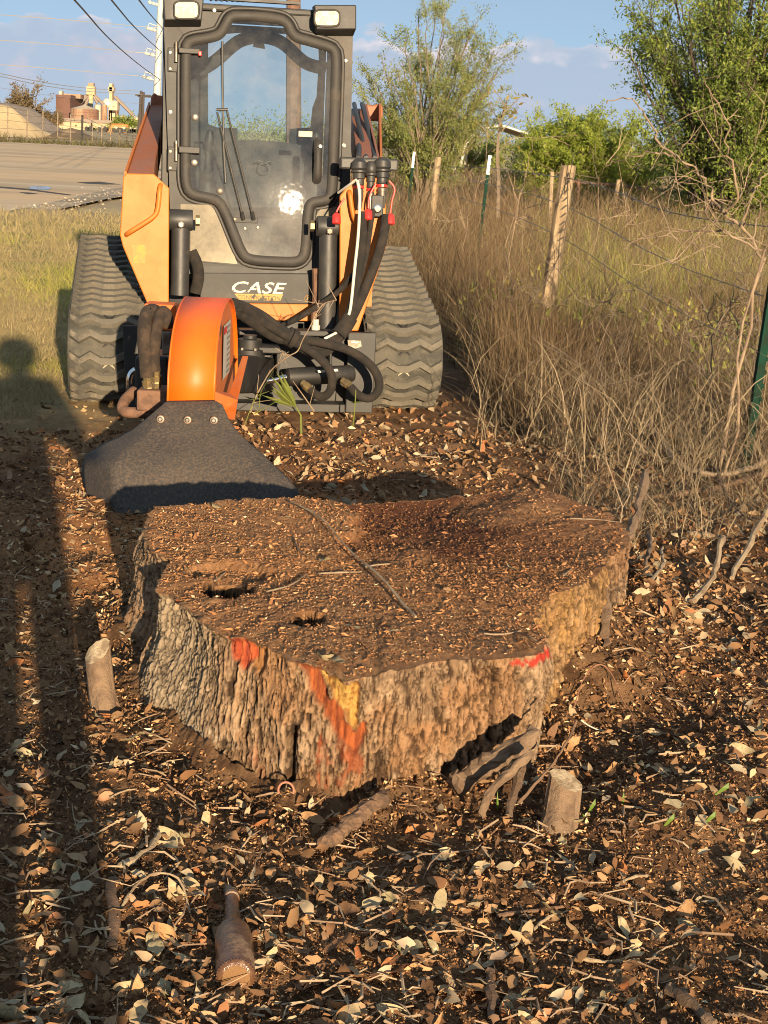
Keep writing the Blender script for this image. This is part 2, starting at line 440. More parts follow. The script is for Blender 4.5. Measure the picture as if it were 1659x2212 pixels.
def lerp(a, b, t): return np.asarray(a) * (1 - t[..., None]) + np.asarray(b) * t[..., None]
n1 = fbm(X * 2.2, Y * 2.2, 5, 21); n2 = fbm(X * 14, Y * 14, 4, 22); n3 = fbm(X * 50, Y * 50, 3, 23, .7)
c = lerp((.20, .105, .050), (.33, .19, .095), sstep(n2 * .6 + n3 * .4, .35, .7))
c = lerp(c, np.full(3, 1) * np.array((.11, .056, .027)), sstep(n1, .50, .64) * .7)
rs = sstep(X, .5, 1.4) * (1 - sstep(Y, 3.6, 5))
c = lerp(c, np.array((.16, .08, .036)), rs * .5)
# orange-brown chips thrown out by the cutter round the back and left of the stump
ch = np.exp(-(((X + .75) / .55) ** 2 + ((Y - 5.1) / .9) ** 2) * 1.2) + .9 * np.exp(-(((X + .05) / .55) ** 2 + ((Y - 5.7) / .5) ** 2) * 1.2)
c = lerp(c, np.array((.50, .22, .08)) * (.6 + .8 * n3[..., None]), np.clip(ch * (.5 + n2), 0, 1) * .85)
# straw-coloured verge on the left, dry field on the right
vg = sstep(-X - .15 * Y, -.1, .5) * sstep(Y, 6.0, 8.5)
c = lerp(c, np.array((.46, .345, .165)) * (.65 + .7 * n2[..., None]), vg * .9)
c = lerp(c, np.array((.16, .19, .05)), vg * sstep(n1, .5, .62) * sstep(Y, 10, 12) * .6)
fd = sstep(X, .3, 1.0) * sstep(Y, 6.5, 9)
c = lerp(c, np.array((.26, .175, .09)), fd * .8)
gr_edge = sstep(Y, 20.5, 24) * (X < 0)
c = lerp(c, np.array((.42, .32, .2)), gr_edge * sstep(n2, .35, .55))
idx = np.arange(nr * nc).reshape(nr, nc); F = np.stack([idx[:-1, :-1], idx[:-1, 1:], idx[1:, 1:], idx[1:, :-1]], -1).reshape(-1, 4)
so = mesh_np('soil', np.stack([X, Y, Z], -1).reshape(-1, 3), F, vert_mat, smooth=True, col=c.reshape(-1, 3)); tag(so, kind='structure')
# the wide ground out to the horizon
fieldm = mat('dry_field', (.34, .25, .13), .95, c2=(.38, .30, .15), scale=.35, dirt=(.20, .20, .08), dscale=.12, dlo=.5, dhi=.75, var=.3)
g = MB().add([(-4000, -600, -.085), (4000, -600, -.085), (4000, 6500, -.085), (-4000, 6500, -.085)], [(0, 1, 2, 3)]).build('ground', fieldm); tag(g, kind='structure')
# --- the broad paved yard / road on the left
roadm = mat('worn_asphalt', (.60, .42, .235), .95, c2=(.42, .305, .185), scale=.12, lo=.40, hi=.62, dirt=(.55, .43, .28), dscale=.16, dlo=.48, dhi=.66, var=.22, bump=.2, bscale=14, stretch=(.55, 1.6, 1))
def gp(x, y): return ground_pt(x, y, 0)
rp = [gp(-420, 500), gp(-200, 478), gp(0, 457), gp(120, 432), gp(240, 405), gp(330, 398), gp(420, 392), gp(520, 372)]
far = [gp(620, 333), gp(420, 325), gp(290, 318), gp(150, 309.5), gp(0, 306), gp(-300, 301)]
rd = MB().add([(p[0], p[1], -.03) for p in rp + far], [tuple(range(len(rp + far)))]).build('road', roadm); tag(rd, kind='structure')
gravm = mat('pale_gravel', (.40, .32, .22), .95, c2=(.26, .20, .13), scale=1.4, lo=.42, hi=.58, var=.35, bump=.8, bscale=25)
edge_in = [gp(-420, 522), gp(-200, 500), gp(0, 474), gp(120, 450), gp(240, 425), gp(330, 416), gp(420, 408), gp(520, 386)]
gm = MB(); q = [(p[0], p[1], -.024) for p in rp] + [(p[0], p[1], -.024) for p in reversed(edge_in)]; gm.add(q, [tuple(range(len(q)))]); go_ = gm.build('gravel_edge', gravm); tag(go_, kind='structure')
# loose stones along the edge of the road (nobody could count them)
N = 1300; t_ = rng.random(N) * 6.99; i0 = t_.astype(int); fr = t_ - i0; A = np.array(rp); B = np.array(edge_in)
pa = A[i0] * (1 - fr)[:, None] + A[i0 + 1] * fr[:, None]; pb = B[i0] * (1 - fr)[:, None] + B[i0 + 1] * fr[:, None]; k = rng.normal(.5, .55, N)[:, None]
P = pa * (1 - k) + pb * k; P[:, 2] = -.02
oct_v = np.array([(1, 0, 0), (0, 1, 0), (-1, 0, 0), (0, -1, 0), (0, 0, 1)], float); oct_f = np.array([(0, 1, 4), (1, 2, 4), (2, 3, 4), (3, 0, 4)])
sc = (.010 + .035 * rng.random((N, 1, 1)) ** 4) * (.6 + .8 * rng.random((N, 5, 1)))
V = P[:, None, :] + oct_v[None] * sc; V[:, :, 2] = P[:, None, 2] + oct_v[None, :, 2] * sc[:, :, 0] * .8
F = (oct_f[None] + (np.arange(N) * 5)[:, None, None]).reshape(-1, 3)
stonem = rnd_mat('road_stones', [(0, (.52, .42, .29)), (.6, (.36, .28, .18)), (1, (.62, .55, .42))], .95, 0)
tag(mesh_np('road_gravel', V.reshape(-1, 3), F, stonem, rnd=np.repeat(rng.random(N), 5)), kind='stuff')
# puddle
pm = mat('puddle_water', (.03, .03, .03), .03, spec=.6, var=.01)
pp = [(60, 402), (75, 399), (98, 400), (112, 403), (105, 407), (85, 407.5), (66, 405.5)]
tag(MB().add([(*gp(x, y)[:2], -.022) for x, y in pp], [tuple(range(len(pp)))]).build('puddle', pm), 'shallow puddle on the worn road left of the loader', 'puddle')
crackm = mat('wet_crack', (.05, .04, .03), .8, var=.1)
for pts in (((-60, 396), (0, 400), (60, 405), (150, 417), (158, 419), (140, 418), (60, 408), (0, 403)), ((40, 412), (65, 413), (84, 416), (60, 416.5)), ((165, 391), (215, 390), (262, 396), (225, 396), (185, 394))):
    tag(MB().add([(*gp(x, y)[:2], -.0255) for x, y in pts], [tuple(range(len(pts)))]).build('road_patch', crackm), kind='structure')

# ------------------------------------------------------------------ far side of the yard
def up(x, y, Y): return at(x, y, Y)
sandm = mat('yellow_sand', (.62, .46, .24), .95, c2=(.56, .41, .21), scale=.5, var=.12, bump=.3, bscale=3)
gravpile = mat('grey_gravel_heap', (.23, .19, .15), .95, c2=(.18, .145, .115), scale=1.5, var=.3, bump=.8, bscale=4)
soilpile = mat('brown_soil_heap', (.13, .09, .05), .95, c2=(.32, .22, .12), scale=.35, lo=.5, hi=.6, var=.25)
def heap(name, label, prof, Y, depth, m):
    """heap with the ridge line of the photo, sloping to the ground in front and behind"""
    P = resample2(prof, 60); base = .0; rows = []
    for j, v in enumerate(np.linspace(-1, 1, 25)):
        hsc = max(0.0, 1 - abs(v)) ** .85; row = []
        for (x, y) in P:
            p = up(x, y, Y); h = max(p[2], 0) * hsc
            row.append((p[0] + (h * .2), Y + v * depth, h + .25 * (float(fbm(p[0] * .5, v * 3 + Y, 3, 4)) - .5) * hsc - .05))
        rows.append(row)
    V = np.array(rows).reshape(-1, 3); idx = np.arange(25 * 60).reshape(25, 60); F = np.stack([idx[:-1, :-1], idx[:-1, 1:], idx[1:, 1:], idx[1:, :-1]], -1).reshape(-1, 4)
    return tag(mesh_np(name, V, F, m, smooth=True), label, 'heap')
def resample2(P, n):
    P = np.array(P, float); s = np.concatenate([[0], np.cumsum(np.linalg.norm(np.diff(P, axis=0), axis=1))]); u = np.linspace(0, s[-1], n); return np.stack([np.interp(u, s, P[:, 0]), np.interp(u, s, P[:, 1])], 1)
heap('gravel_heap', 'tall grey gravel heap sloping down to the right behind the wire fence', [(-220, 280), (-120, 232), (-40, 221), (0, 219), (25, 224), (55, 231), (80, 247), (100, 262), (120, 275), (140, 292), (152, 300)], 165, 12, gravpile)
heap('sand_heap', 'yellow sand heap in front of the grey gravel heap', [(-240, 290), (-150, 240), (-60, 226), (-10, 224), (12, 230), (30, 243), (52, 262), (74, 281), (92, 297)], 148, 12, sandm)
heap('soil_heap', 'low brown soil heap beside the foot of the gravel heap', [(112, 300), (128, 277), (150, 274), (170, 280), (190, 292), (205, 302)], 150, 6, soilpile)
# --- industrial plant
WHT = mat('aged_white_metal', (.42, .37, .28), .6, c2=(.42, .33, .22), scale=.25, lo=.45, hi=.6, var=.15, stretch=(1, 1, .3))
TAN = mat('tan_metal_wall', (.38, .29, .18), .7, c2=(.35, .265, .165), scale=.2, var=.06)
BRK = mat('brown_cladding', (.11, .05, .036), .7, c2=(.095, .042, .03), scale=.3, var=.08)
RST = mat('rusty_silo', (.30, .19, .12), .75, c2=(.17, .09, .06), scale=.35, lo=.42, hi=.6, var=.2, stretch=(1, 1, .25))
CRM = mat('cream_tower', (.38, .28, .155), .7, c2=(.45, .32, .18), scale=.4, var=.15)
DRK = mat('dark_opening', (.03, .028, .025), .8)
PIP = mat('grey_duct', (.20, .16, .13), .7)
YF = 430.
def wbox(x0, y0, x1, y1, Y, dep, m, name, par=None, mb=None):
    a, b = up(x0, y1, Y), up(x1, y0, Y); q = MB() if mb is None else mb
    q.box(((a[0] + b[0]) / 2, Y + dep / 2, (a[2] + b[2]) / 2), (abs(b[0] - a[0]), dep, abs(b[2] - a[2])))
    return q.build(name, m, par) if mb is None else q
def zz(x, y): return (x * .248, y * .248)
def zb(x0, y0, x1, y1, *a, **k): return wbox(*zz(x0, y0), *zz(x1, y1), *a, **k)
t_ = empty('mill_building'); tag(t_, 'brown windowless block of the grain mill with a white vent on its roof', 'building')
zb(487, 835, 612, 1130, YF, 20, BRK, 'wall', t_); zb(484, 828, 616, 842, YF - .5, 21, BRK, 'roof_edge', t_); zb(513, 792, 537, 834, YF + 3, 3, WHT, 'vent', t_); zb(540, 822, 700, 850, YF + 6, 5, RST, 'conveyor_gallery', t_)
g_ = MB()
for k_ in range(14): 
    x = 490 + k_ * 9; a, b = up(*zz(x, 1100), YF - .12), up(*zz(x, 845), YF - .12); g_.box(((a[0] + b[0]) / 2, YF - .1, (a[2] + b[2]) / 2), (.18, .12, b[2] - a[2]))
g_.build('cladding_ribs', BRK, t_)
def silo(x0, x1, ytop, ybot, Y, m, label, roof=True):
    xa, xb = up(*zz(x0, ytop), Y), up(*zz(x1, ytop), Y); zb_ = up(*zz(x0, ybot), Y)[2]; r = (xb[0] - xa[0]) / 2; c = ((xa[0] + xb[0]) / 2, Y, zb_)
    s_ = empty('silo', (c[0], c[1], 0)); tag(s_, label, 'silo', 'silos of the grain mill'); h = xa[2]
    MB().lathe((0, 0, -1), (0, 0, 1), [(0, r), (h + 1, r)], 20).build('silo_wall', m, s_, smooth=True)
    MB().lathe((0, 0, h), (0, 0, 1), [(0, r * 1.02), (min(r * .35, 1.0), r * .15), (min(r * .42, 1.2), r * .05)], 20).build('silo_roof', WHT, s_)
    for k_ in range(1, 6): MB().lathe((0, 0, h * k_ / 6), (0, 0, 1), [(-.08, r * 1.005), (0, r * 1.02), (.08, r * 1.005)], 20).build('silo_ring', m, s_)
    return s_
silo(610, 680, 905, 1150, 452, WHT, 'white silo top showing right behind the brown mill block')
silo(690, 740, 890, 1150, 455, WHT, 'slim white silo behind the rusty tank, second from the brown block')
silo(755, 812, 902, 1150, 456, WHT, 'white silo standing behind the rusty tank, below the leg tower')
silo(822, 880, 915, 1150, 440, WHT, 'cream stained silo on the right of the rusty tank')
silo(882, 935, 915, 1150, 442, RST, 'streaky rust and cream silo beside the cream elevator tower')
silo(614, 860, 945, 1150, 424, RST, 'wide rusty brown tank in front of the white silos')
t_ = empty('leg_tower', (*up(*zz(795, 900), 445)[:2], 0)); tag(t_, 'slim grain leg tower with spouts fanning down to the silos', 'tower')
o_ = np.array(t_.location)
def rel(x, y, Y=445): return up(*zz(x, y), Y) - o_
mb = MB(); mb.box((rel(795, 900) + rel(795, 735)) / 2, (1.0, 1.0, abs(rel(795, 735)[2] - rel(795, 900)[2]))); mb.build('shaft', CRM, t_)
MB().box(rel(795, 790), (2.3, 2.3, 2.2)).build('head_house', CRM, t_); MB().box(rel(795, 752), (1.6, 1.6, 1.8)).build('head_top', RST, t_)
for x, y in ((640, 900), (690, 905), (735, 930), (850, 900), (910, 918)): MB().tube([rel(797, 805), rel(x, y)], .45, 6).build('spout', PIP, t_)
t_ = empty('elevator_tower', (*up(*zz(970, 1000), 448)[:2], 0)); tag(t_, 'tall cream elevator tower right of the silos with a long spout to the right', 'tower'); o_ = np.array(t_.location)
for x0, y0, x1, y1, m_, nm in ((958, 730, 986, 1060, CRM, 'shaft'), (948, 762, 998, 795, CRM, 'head_house'), (962, 880, 1033, 960, WHT, 'lower_house'), (952, 935, 968, 1085, RST, 'leg'), (1015, 935, 1030, 1085, RST, 'leg'), (968, 960, 1012, 985, DRK, 'opening'), (975, 985, 1010, 1075, WHT, 'hopper')):
    a, b = rel(x0, y1, 448), rel(x1, y0, 448); MB().box((a + b) / 2, (b[0] - a[0], 3 + (nm == 'lower_house'), b[2] - a[2])).build(nm, m_, t_)
MB().tube([rel(1000, 840, 448), rel(1165, 1010, 448)], .5, 6).build('spout', PIP, t_)
MB().lathe(rel(930, 897, 446), (0, -1, .2), [(0, 1.3), (.5, .9), (.7, .1)], 14).build('dish', M['white'], t_)
t_ = empty('warehouse', (*up(*zz(760, 1200), 385)[:2], 0)); tag(t_, 'long tan warehouse with an open dark bay under its eaves', 'building'); o_ = np.array(t_.location)
def wb(x0, y0, x1, y1, Y, dep, m_, nm):
    a, b = rel(x0, y1, Y), rel(x1, y0, Y); return MB().box(((a[0] + b[0]) / 2, Y + dep / 2 - o_[1], (a[2] + b[2]) / 2), (b[0] - a[0], dep, b[2] - a[2])).build(nm, m_, t_)
wb(390, 1048, 790, 1215, 385, 25, TAN, 'wall'); wb(800, 1065, 1135, 1112, 384, 26, TAN, 'fascia'); wb(385, 1040, 800, 1050, 384.5, 26, PIP, 'roof_edge'); wb(800, 1058, 1140, 1068, 383.5, 27, PIP, 'roof_edge')
wb(796, 1110, 1132, 1215, 400, 2, DRK, 'back_wall')
for x in (800, 845, 885, 915, 950, 1010, 1060, 1100, 1130): wb(x - 3, 1110, x + 3, 1215, 384.5, .5, WHT, 'bay_post')
for x0, y0, x1, y1, lab in ((1138, 1025, 1222, 1130, 'pale rounded storage tank left of the twin utility poles'), (1045, 1010, 1105, 1085, 'small pale tank beside the elevator tower')):
    silo(x0, x1, y0, y1 + 60, 470, WHT, lab)
silo(385, 480, 1025, 1100, 460, WHT, 'low cream tank half hidden left of the brown mill block')
# --- yard machines
t_ = empty('excavator', (*up(*zz(1010, 1210), 330)[:2], 0)); tag(t_, 'orange excavator with its arm bent over in front of the warehouse', 'excavator'); o_ = np.array(t_.location)
FO = mat('far_orange', (.42, .17, .045), .6)
MB().tube([rel(940, 1180, 330), rel(985, 1105, 330), rel(1080, 1108, 330)], .75, 6).build('boom', FO, t_); MB().tube([rel(1085, 1085, 330), rel(1090, 1140, 330), rel(1078, 1200, 330)], [.8, .7, .5], 6).build('stick', FO, t_)
a, b = rel(880, 1215, 330), rel(950, 1170, 330); MB().box((a + b) / 2, (b[0] - a[0], 2.6, b[2] - a[2])).build('cab', FO, t_); MB().box((a + b) / 2 + np.array([.5, 0, -1.6]), (6.5, 3, 1.1)).build('undercarriage', DRK, t_)
BLU = mat('faded_blue', (.16, .27, .40), .6)
for x0, y0, x1, y1, body, lab in ((988, 1170, 1052, 1245, BLU, 'blue and white truck under the arm of the orange excavator'), (1055, 1178, 1120, 1250, BLU, 'blue truck with a white cab right of the excavator'), (860, 1165, 935, 1205, FO, 'orange machine parked left of the excavator'), (1120, 1180, 1165, 1235, WHT, 'white pickup near the twin utility poles'), (1165, 1172, 1200, 1230, WHT, 'white truck right beside the twin utility poles'), (755, 1158, 800, 1190, WHT, 'small white vehicle beside the brown soil heap')):
    a, b = up(*zz(x0, y1), 320), up(*zz(x1, y0), 320); t_ = empty('parked_truck', ((a[0] + b[0]) / 2, 320, 0)); tag(t_, lab, 'truck', 'vehicles parked at the warehouse'); wd = b[0] - a[0]; hh = max(b[2], 1.2)
    MB().box((0, 0, hh * .38), (wd, 2.2, hh * .45)).build('body', body, t_); MB().box((-wd * .12, 0, hh * .76), (wd * .6, 2.0, hh * .42)).build('cab', WHT, t_, bevel=.2)
    for s in (-.3, .3): MB().lathe((wd * s, -1.2, .45), (0, 1, 0), [(0, .45), (2.4, .45)], 10).build('wheel', DRK, t_)
# --- yard fence: posts, each a thing of the fence, and thin wires
fm = mat('fence_post_wood', (.22, .17, .12), .9, c2=(.15, .115, .08), scale=3)
fo = empty('yard_fence', (*gp(150, 312)[:2], 0)); tag(fo, 'long post and wire fence along the far side of the paved yard', 'fence'); o_ = np.array(fo.location)
ptops = []
for x, yt_, yb_, dk in ((-60, 222, 296, 0), (16, 228, 299, 0), (58, 236, 300, 0), (92, 238, 302, 0), (124, 241, 304, 0), (152, 247, 306, 0), (177, 248, 308, 1), (199, 259, 310, 0), (219, 270, 312, 0), (238, 276, 313, 0), (258, 279, 314, 0), (273, 284, 314, 0), (288, 286, 315, 0), (310, 288, 316, 0)):
    b_ = gp(x, yb_); t2 = up(x + 1, yt_, b_[1]); MB().tube([b_ - o_ - np.array([0, 0, .2]), t2 - o_], .05 if not dk else .08, 6).build('post', DRK if dk else fm, fo); ptops.append((b_, t2))
wm = MB()
for k_ in (.3, .55, .78, .95): wm.tube([b_ * (1 - k_) + t2 * k_ - o_ for b_, t2 in ptops], .012, 4, cap=False)
wm.build('fence_wire', M['steel'], fo)
# --- utility poles and lines
polem = mat('pole_timber', (.05, .042, .036), .9); steelp = mat('pale_steel_pole', (.33, .35, .34), .5, c2=(.44, .47, .46), var=.05)
YP = 95.
wp = empty('steel_power_pole', (*up(338, 300, YP)[:2], 0)); tag(wp, 'tall pale steel power pole with side arms just left of the cab', 'power pole'); o_ = np.array(wp.location)
b0, t0 = up(336, 300, YP), up(352, -120, YP)
MB().tube([(0, 0, -.3), up(339, 210, YP) - o_, t0 - o_], [.30, .23, .14], 12).build('mast', steelp, wp, smooth=True)
arms = [(1417, 285, 1285, 245), (1408, 500, 1268, 462), (1385, 710, 1252, 668), (1440, 60, 1300, 20)]
wireL = []
for ax, ay, bx, by in arms:
    a, b = rel(ax, ay, YP), rel(bx, by, YP); rb = rel(ax - 40, ay - 40, YP)
    MB().tube([a, b], .05, 6).build('side_arm', steelp, wp)
    MB().lathe(a * .55 + b * .45, b - a, [(0, .07), (.1, .12), (.2, .07), (.3, .12), (.4, .07), (.5, .12), (.6, .07)], 8).build('insulator', steelp, wp)
    MB().tube([b, a + (b - a) * .9 + np.array([0, 0, .3]), rel(ax, by, YP)], .04, 5).build('arm_strut', steelp, wp)
wirem_l = mat('bright_wire', (.40, .39, .38), .4, .3); wirem_d = mat('dark_wire', (.05, .05, .055), .6)
def line(pts, r, m_, lab, grp):
    P = smooth_path([up(x, y, Y) for x, y, Y in pts], 2); o = MB().tube(P, r, 5).build('power_line', m_); return tag(o, lab, 'power line', grp)
GL = 'overhead power lines at the left'
line([(-150, 27, 80), (0, 31, 85), (170, 45, 90), (310, 58, 95), (345, 60, 95)], .022, wirem_l, 'pale power line highest across the left sky', GL)
line([(-150, 80, 80), (0, 86, 85), (170, 100, 90), (290, 113, 95), (342, 115, 95)], .022, wirem_l, 'pale power line crossing the left sky through the pink puff of cloud', GL)
line([(-150, 132, 80), (0, 139, 85), (170, 153, 90), (310, 165, 95), (344, 167, 95)], .022, wirem_l, 'pale power line at mid height of the left sky, above the paired lines', GL)
line([(-150, 135, 150), (0, 158, 165), (60, 172, 175), (130, 184, 190), (200, 192, 205), (303, 197, 220)], .045, wirem_l, 'upper one of the paired sagging lines running to the twin poles', GL)
line([(-150, 140, 150), (0, 164, 165), (60, 179, 175), (130, 191, 190), (200, 199, 205), (308, 204, 220)], .045, wirem_l, 'lower one of the paired sagging lines running to the twin poles', GL)
line([(-150, 168, 150), (0, 189, 165), (110, 208, 190), (308, 225, 220)], .02, wirem_l, 'thin pale line sagging behind the mill', GL)
line([(110, -48, 30), (163, 0, 36), (230, 80, 55), (300, 140, 78), (346, 172, 95)], .022, wirem_d, 'dark diagonal line that slants lowest down to the steel pole', GL)
line([(200, -48, 30), (241, 0, 38), (290, 60, 58), (349, 112, 95)], .022, wirem_d, 'dark diagonal line between the two others by the steel pole', GL)
line([(268, -45, 30), (300, 0, 40), (325, 32, 62), (352, 62, 95)], .022, wirem_d, 'dark diagonal line nearest the cab roof', GL)
for x0, yt_, x1, lab in ((299, 196, 305, 'left one of the twin dark utility poles beyond the yard'), (306, 199, 310, 'right one of the twin dark utility poles beyond the yard')):
    Yp = 220.; b_ = up(x0, 318, Yp); t2 = up(x1, yt_, Yp); po = empty('utility_pole', (b_[0], Yp, 0)); tag(po, lab, 'utility pole', 'twin utility poles'); o_ = np.array(po.location)
    MB().tube([(0, 0, -.5), t2 - o_], [.24, .18], 8).build('shaft', polem, po); MB().box(t2 - o_ + np.array([.3, 0, -.6]), (2.2, .2, .2)).build('crossarm', polem, po)
# timber pole right behind the cab roof
b_ = up(640, 300, 30); po = empty('utility_pole', (b_[0], 30, 0)); tag(po, 'brown timber pole rising behind the cab roof', 'utility pole'); MB().tube([(0, 0, -.2), up(634, -200, 30) - np.array(po.location)], [.16, .12], 10).build('shaft', mat('brown_pole', (.16, .09, .06), .9, c2=(.11, .065, .045), scale=6), po)
# --- carport in the field at the right
YS = 55.; cpo = empty('carport', (*up(1000, 360, YS)[:2], 0)); tag(cpo, 'open white edged metal carport in the field beyond the fence', 'carport'); o_ = np.array(cpo.location)
WE = mat('white_trim', (.50, .48, .42), .5); 
def rs_(x, y, Y=YS): return up(x, y, Y) - o_
ridge = [(1005, 282), (1030, 276.5), (1075, 271.5), (1092, 272), (1125, 283), (1160, 294)]
pr = [rs_(x, y) for x, y in ridge]; n = len(pr); bk = [p + np.array([0, 6.5, 0.0]) for p in pr]
MB().add(pr + bk + [p - np.array([0, 0, .06]) for p in pr + bk], [(i, i + 1, n + i + 1, n + i) for i in range(n - 1)] + [(2 * n + i, 3 * n + i, 3 * n + i + 1, 2 * n + i + 1) for i in range(n - 1)]).build('roof', PIP, cpo)
MB().tube([p + np.array([0, -.05, -.02]) for p in pr], .04, 6).build('roof_trim', WE, cpo)
for (xa, ya, xb, yb, dY) in ((1012, 284, 994, 362, 0), (1160, 296, 1163, 385, 0), (1030, 284, 1020, 362, 6.4)):
    MB().tube([rs_(xa, ya) + np.array([0, dY, 0]), rs_(xb, yb) + np.array([0, dY, 0])], .05, 6).build('post', WE, cpo)
MB().tube([rs_(1004, 318), rs_(1026, 286)], .045, 6).build('brace', WE, cpo)
sh = empty('shed', (*up(965, 360, 58)[:2], 0)); tag(sh, 'small grey shed with horizontal siding beside the carport', 'shed'); o_ = np.array(sh.location)
for k_ in range(9):
    a, b = up(948, 366 - k_ * 6.3, 58) - o_, up(985, 366 - (k_ + 1) * 6.3, 58) - o_; MB().box(((a[0] + b[0]) / 2, 0, (a[2] + b[2]) / 2), (b[0] - a[0], .12 + .03 * 0, (b[2] - a[2]) * .93)).build('siding_board', mat('grey_siding', (.34, .36, .37), .7) if k_ == 0 else bpy.data.materials['grey_siding'], sh)
MB().box((0, 1.6, up(965, 330, 58)[2] * .5), (.72, 3, up(965, 308, 58)[2])).build('wall', DRK, sh)
MB().box((0, 1.5, up(965, 309, 58)[2] + .03), (.86, 3.4, .06)).build('roof', PIP, sh)
# ------------------------------------------------------------------ the stump
top_px = [(333, 1277, .30), (375, 1292, .30), (410, 1319, .30), (470, 1372, .30), (539, 1388, .30), (615, 1426, .30), (676, 1441, .30), (752, 1467, .30), (782, 1460, .30), (866, 1441, .30), (942, 1428, .30), (1026, 1420, .30), (1102, 1420, .30), (1160, 1410, .30), (1188, 1390, .30), (1180, 1365, .30),
          (1155, 1345, .30), (1165, 1312, .30), (1208, 1281, .30), (1276, 1250, .30), (1307, 1213, .30), (1341, 1129, .30), (1284, 1095, .30), (1185, 1060, .30), (1117, 1054, .28), (1041, 1070, .27), (904, 1080, .255), (797, 1088, .26), (744, 1088, .29), (706, 1080, .30), (645, 1072, .30), (523, 1079, .30), (447, 1087, .30), (333, 1095, .30), (318, 1140, .30), (330, 1190, .30), (372, 1211, .30), (342, 1250, .30)]
base_px = [(345, 1585), (400, 1640), (480, 1692), (560, 1718), (640, 1748), (720, 1742), (800, 1715), (900, 1682), (1000, 1648), (1100, 1608), (1180, 1568), (1228, 1510), (1290, 1470), (1325, 1400), (1352, 1310), (1372, 1230)]
TP = np.array([ground_pt(x, y, z) for x, y, z in top_px]); BP = np.array([ground_pt(x, y, 0) for x, y in base_px])
SC = np.array([TP[:, 0].mean() - .02, (TP[:, 1].min() + TP[:, 1].max()) / 2 - .06]); HT = .30
def polar(P): return np.arctan2(P[:, 0] - SC[0], -(P[:, 1] - SC[1])), np.hypot(P[:, 0] - SC[0], P[:, 1] - SC[1])      # angle 0 faces the camera
def pinterp(th, a, r):
    o = np.argsort(a); a, r = a[o], r[o]; return np.interp(th, np.concatenate([a - 2 * np.pi, a, a + 2 * np.pi]), np.tile(r, 3))
ta, tr = polar(TP); tz = TP[:, 2]; ba, br = polar(BP)
extra_a = np.array([2.1, 2.5, 2.9, 3.14, -2.9, -2.6, -2.3, -2.0, -1.7, -1.4])
rt_extra = pinterp(extra_a, ta, tr)
ba2 = np.concatenate([ba, extra_a]); br2 = np.concatenate([br, rt_extra + np.array([.05, .05, .05, .06, .06, .06, .07, .09, .10, .10])])
# left lobe base, as far as the photo shows it
LB = np.array([ground_pt(x, y, 0) for x, y in ((300, 1440), (276, 1395))]); la, lr = polar(LB); ba2 = np.concatenate([ba2, la]); br2 = np.concatenate([br2, lr])
u = np.linspace(0, 1, 1101)[:-1]; th = -np.pi + 2 * np.pi * u; th = th - .42 * np.sin(th)                                # denser in front
nth = len(th)
RT = pinterp(th, ta, tr); RB = pinterp(th, ba2, br2); ZT = pinterp(th, ta, tz)
ker = np.exp(-np.linspace(-2, 2, 9) ** 2); ker /= ker.sum()
def psm(v, n=1):
    for _ in range(n): v = np.convolve(np.concatenate([v[-4:], v, v[:4]]), ker, 'valid')
    return v
RT = psm(RT, 1); RB = np.maximum(psm(RB, 6), RT + .012); ZT = psm(ZT, 2)
arc = np.concatenate([[0], np.cumsum(np.hypot(np.diff(RT * np.sin(th)), np.diff(RT * np.cos(th))))])
# side rows
ns = 104; s = np.linspace(0, 1, ns)                     # 0 at the ground, 1 at the cut
S, TH = np.meshgrid(s, th, indexing='ij'); A2 = np.repeat(arc[None], ns, 0)
flare = (1 - S) ** 1.7
Rr = RT[None] + (RB - RT)[None] * flare
zc = S * (ZT[None] + .06) - .06
warp = .020 * (fbm(A2 * 6, S * 2.2, 3, 31) - .5) * 2 + A2
front_left = sstep(TH, -1.2, -1.05) * (1 - sstep(TH, -.62, -.40))                                                        # the blocky grey bark
hackly = 1 - front_left
# bark plates: long strips to the right, small blocks on the grey left front
def plates(freq, rows, seed, wob):
    ca = (A2 + wob * (fbm(A2 * 9, S * 2.6, 3, seed) - .5)) * freq; ci = np.floor(ca); cf = ca - ci
    idh = _hash(ci, ci * 0, seed + 5); cb = (S * (rows * (.6 + .9 * idh)) + idh * 7 + .35 * (vnoise(ca * 1.7, S * 9, seed + 3) - .5)); ri = np.floor(cb); rf = cb - ri
    idp = _hash(ci, ri, seed + 9); ed = np.minimum(np.minimum(cf, 1 - cf) / .5, np.minimum(rf, 1 - rf) / .22)
    return ed, idp
e1, id1 = plates(56, 3.6, 401, .026); e2, id2 = plates(125, 9, 421, .018); e3, id3 = plates(62, 17, 441, .03)
# long irregular fissures: the dark lines are where a stretched noise crosses its mean
wv = A2 + .03 * (fbm(A2 * 7, S * 1.7, 3, 33) - .5) + .010 * (fbm(A2 * 40, S * 5, 2, 34) - .5)
na = fbm(wv * 64, S * 6.2, 5, 451, .62); nb = fbm(wv * 120, S * 14, 4, 455, .6); nf = fbm(wv * 60, S * 11, 4, 459, .6)
def terrace(v, n): q = v * n; f_ = q - np.floor(q); return (np.floor(q) + sstep(f_, .25, .75)) / n
ta_, tb_, tf_ = terrace(na, 9), terrace(nb, 5), terrace(nf, 8)
ra, rb, rf_ = np.abs(na - .5) * 2, np.abs(nb - .5) * 2, np.abs(nf - .5) * 2
crack = np.where(front_left > .5, np.maximum(1 - sstep(rf_, .0, .13), .55 * (1 - sstep(e3, .05, .35))), np.maximum(1 - sstep(ra, .0, .14), .7 * (1 - sstep(rb, .0, .13)) * (vnoise(wv * 9, S * 2, 61) > .3)))
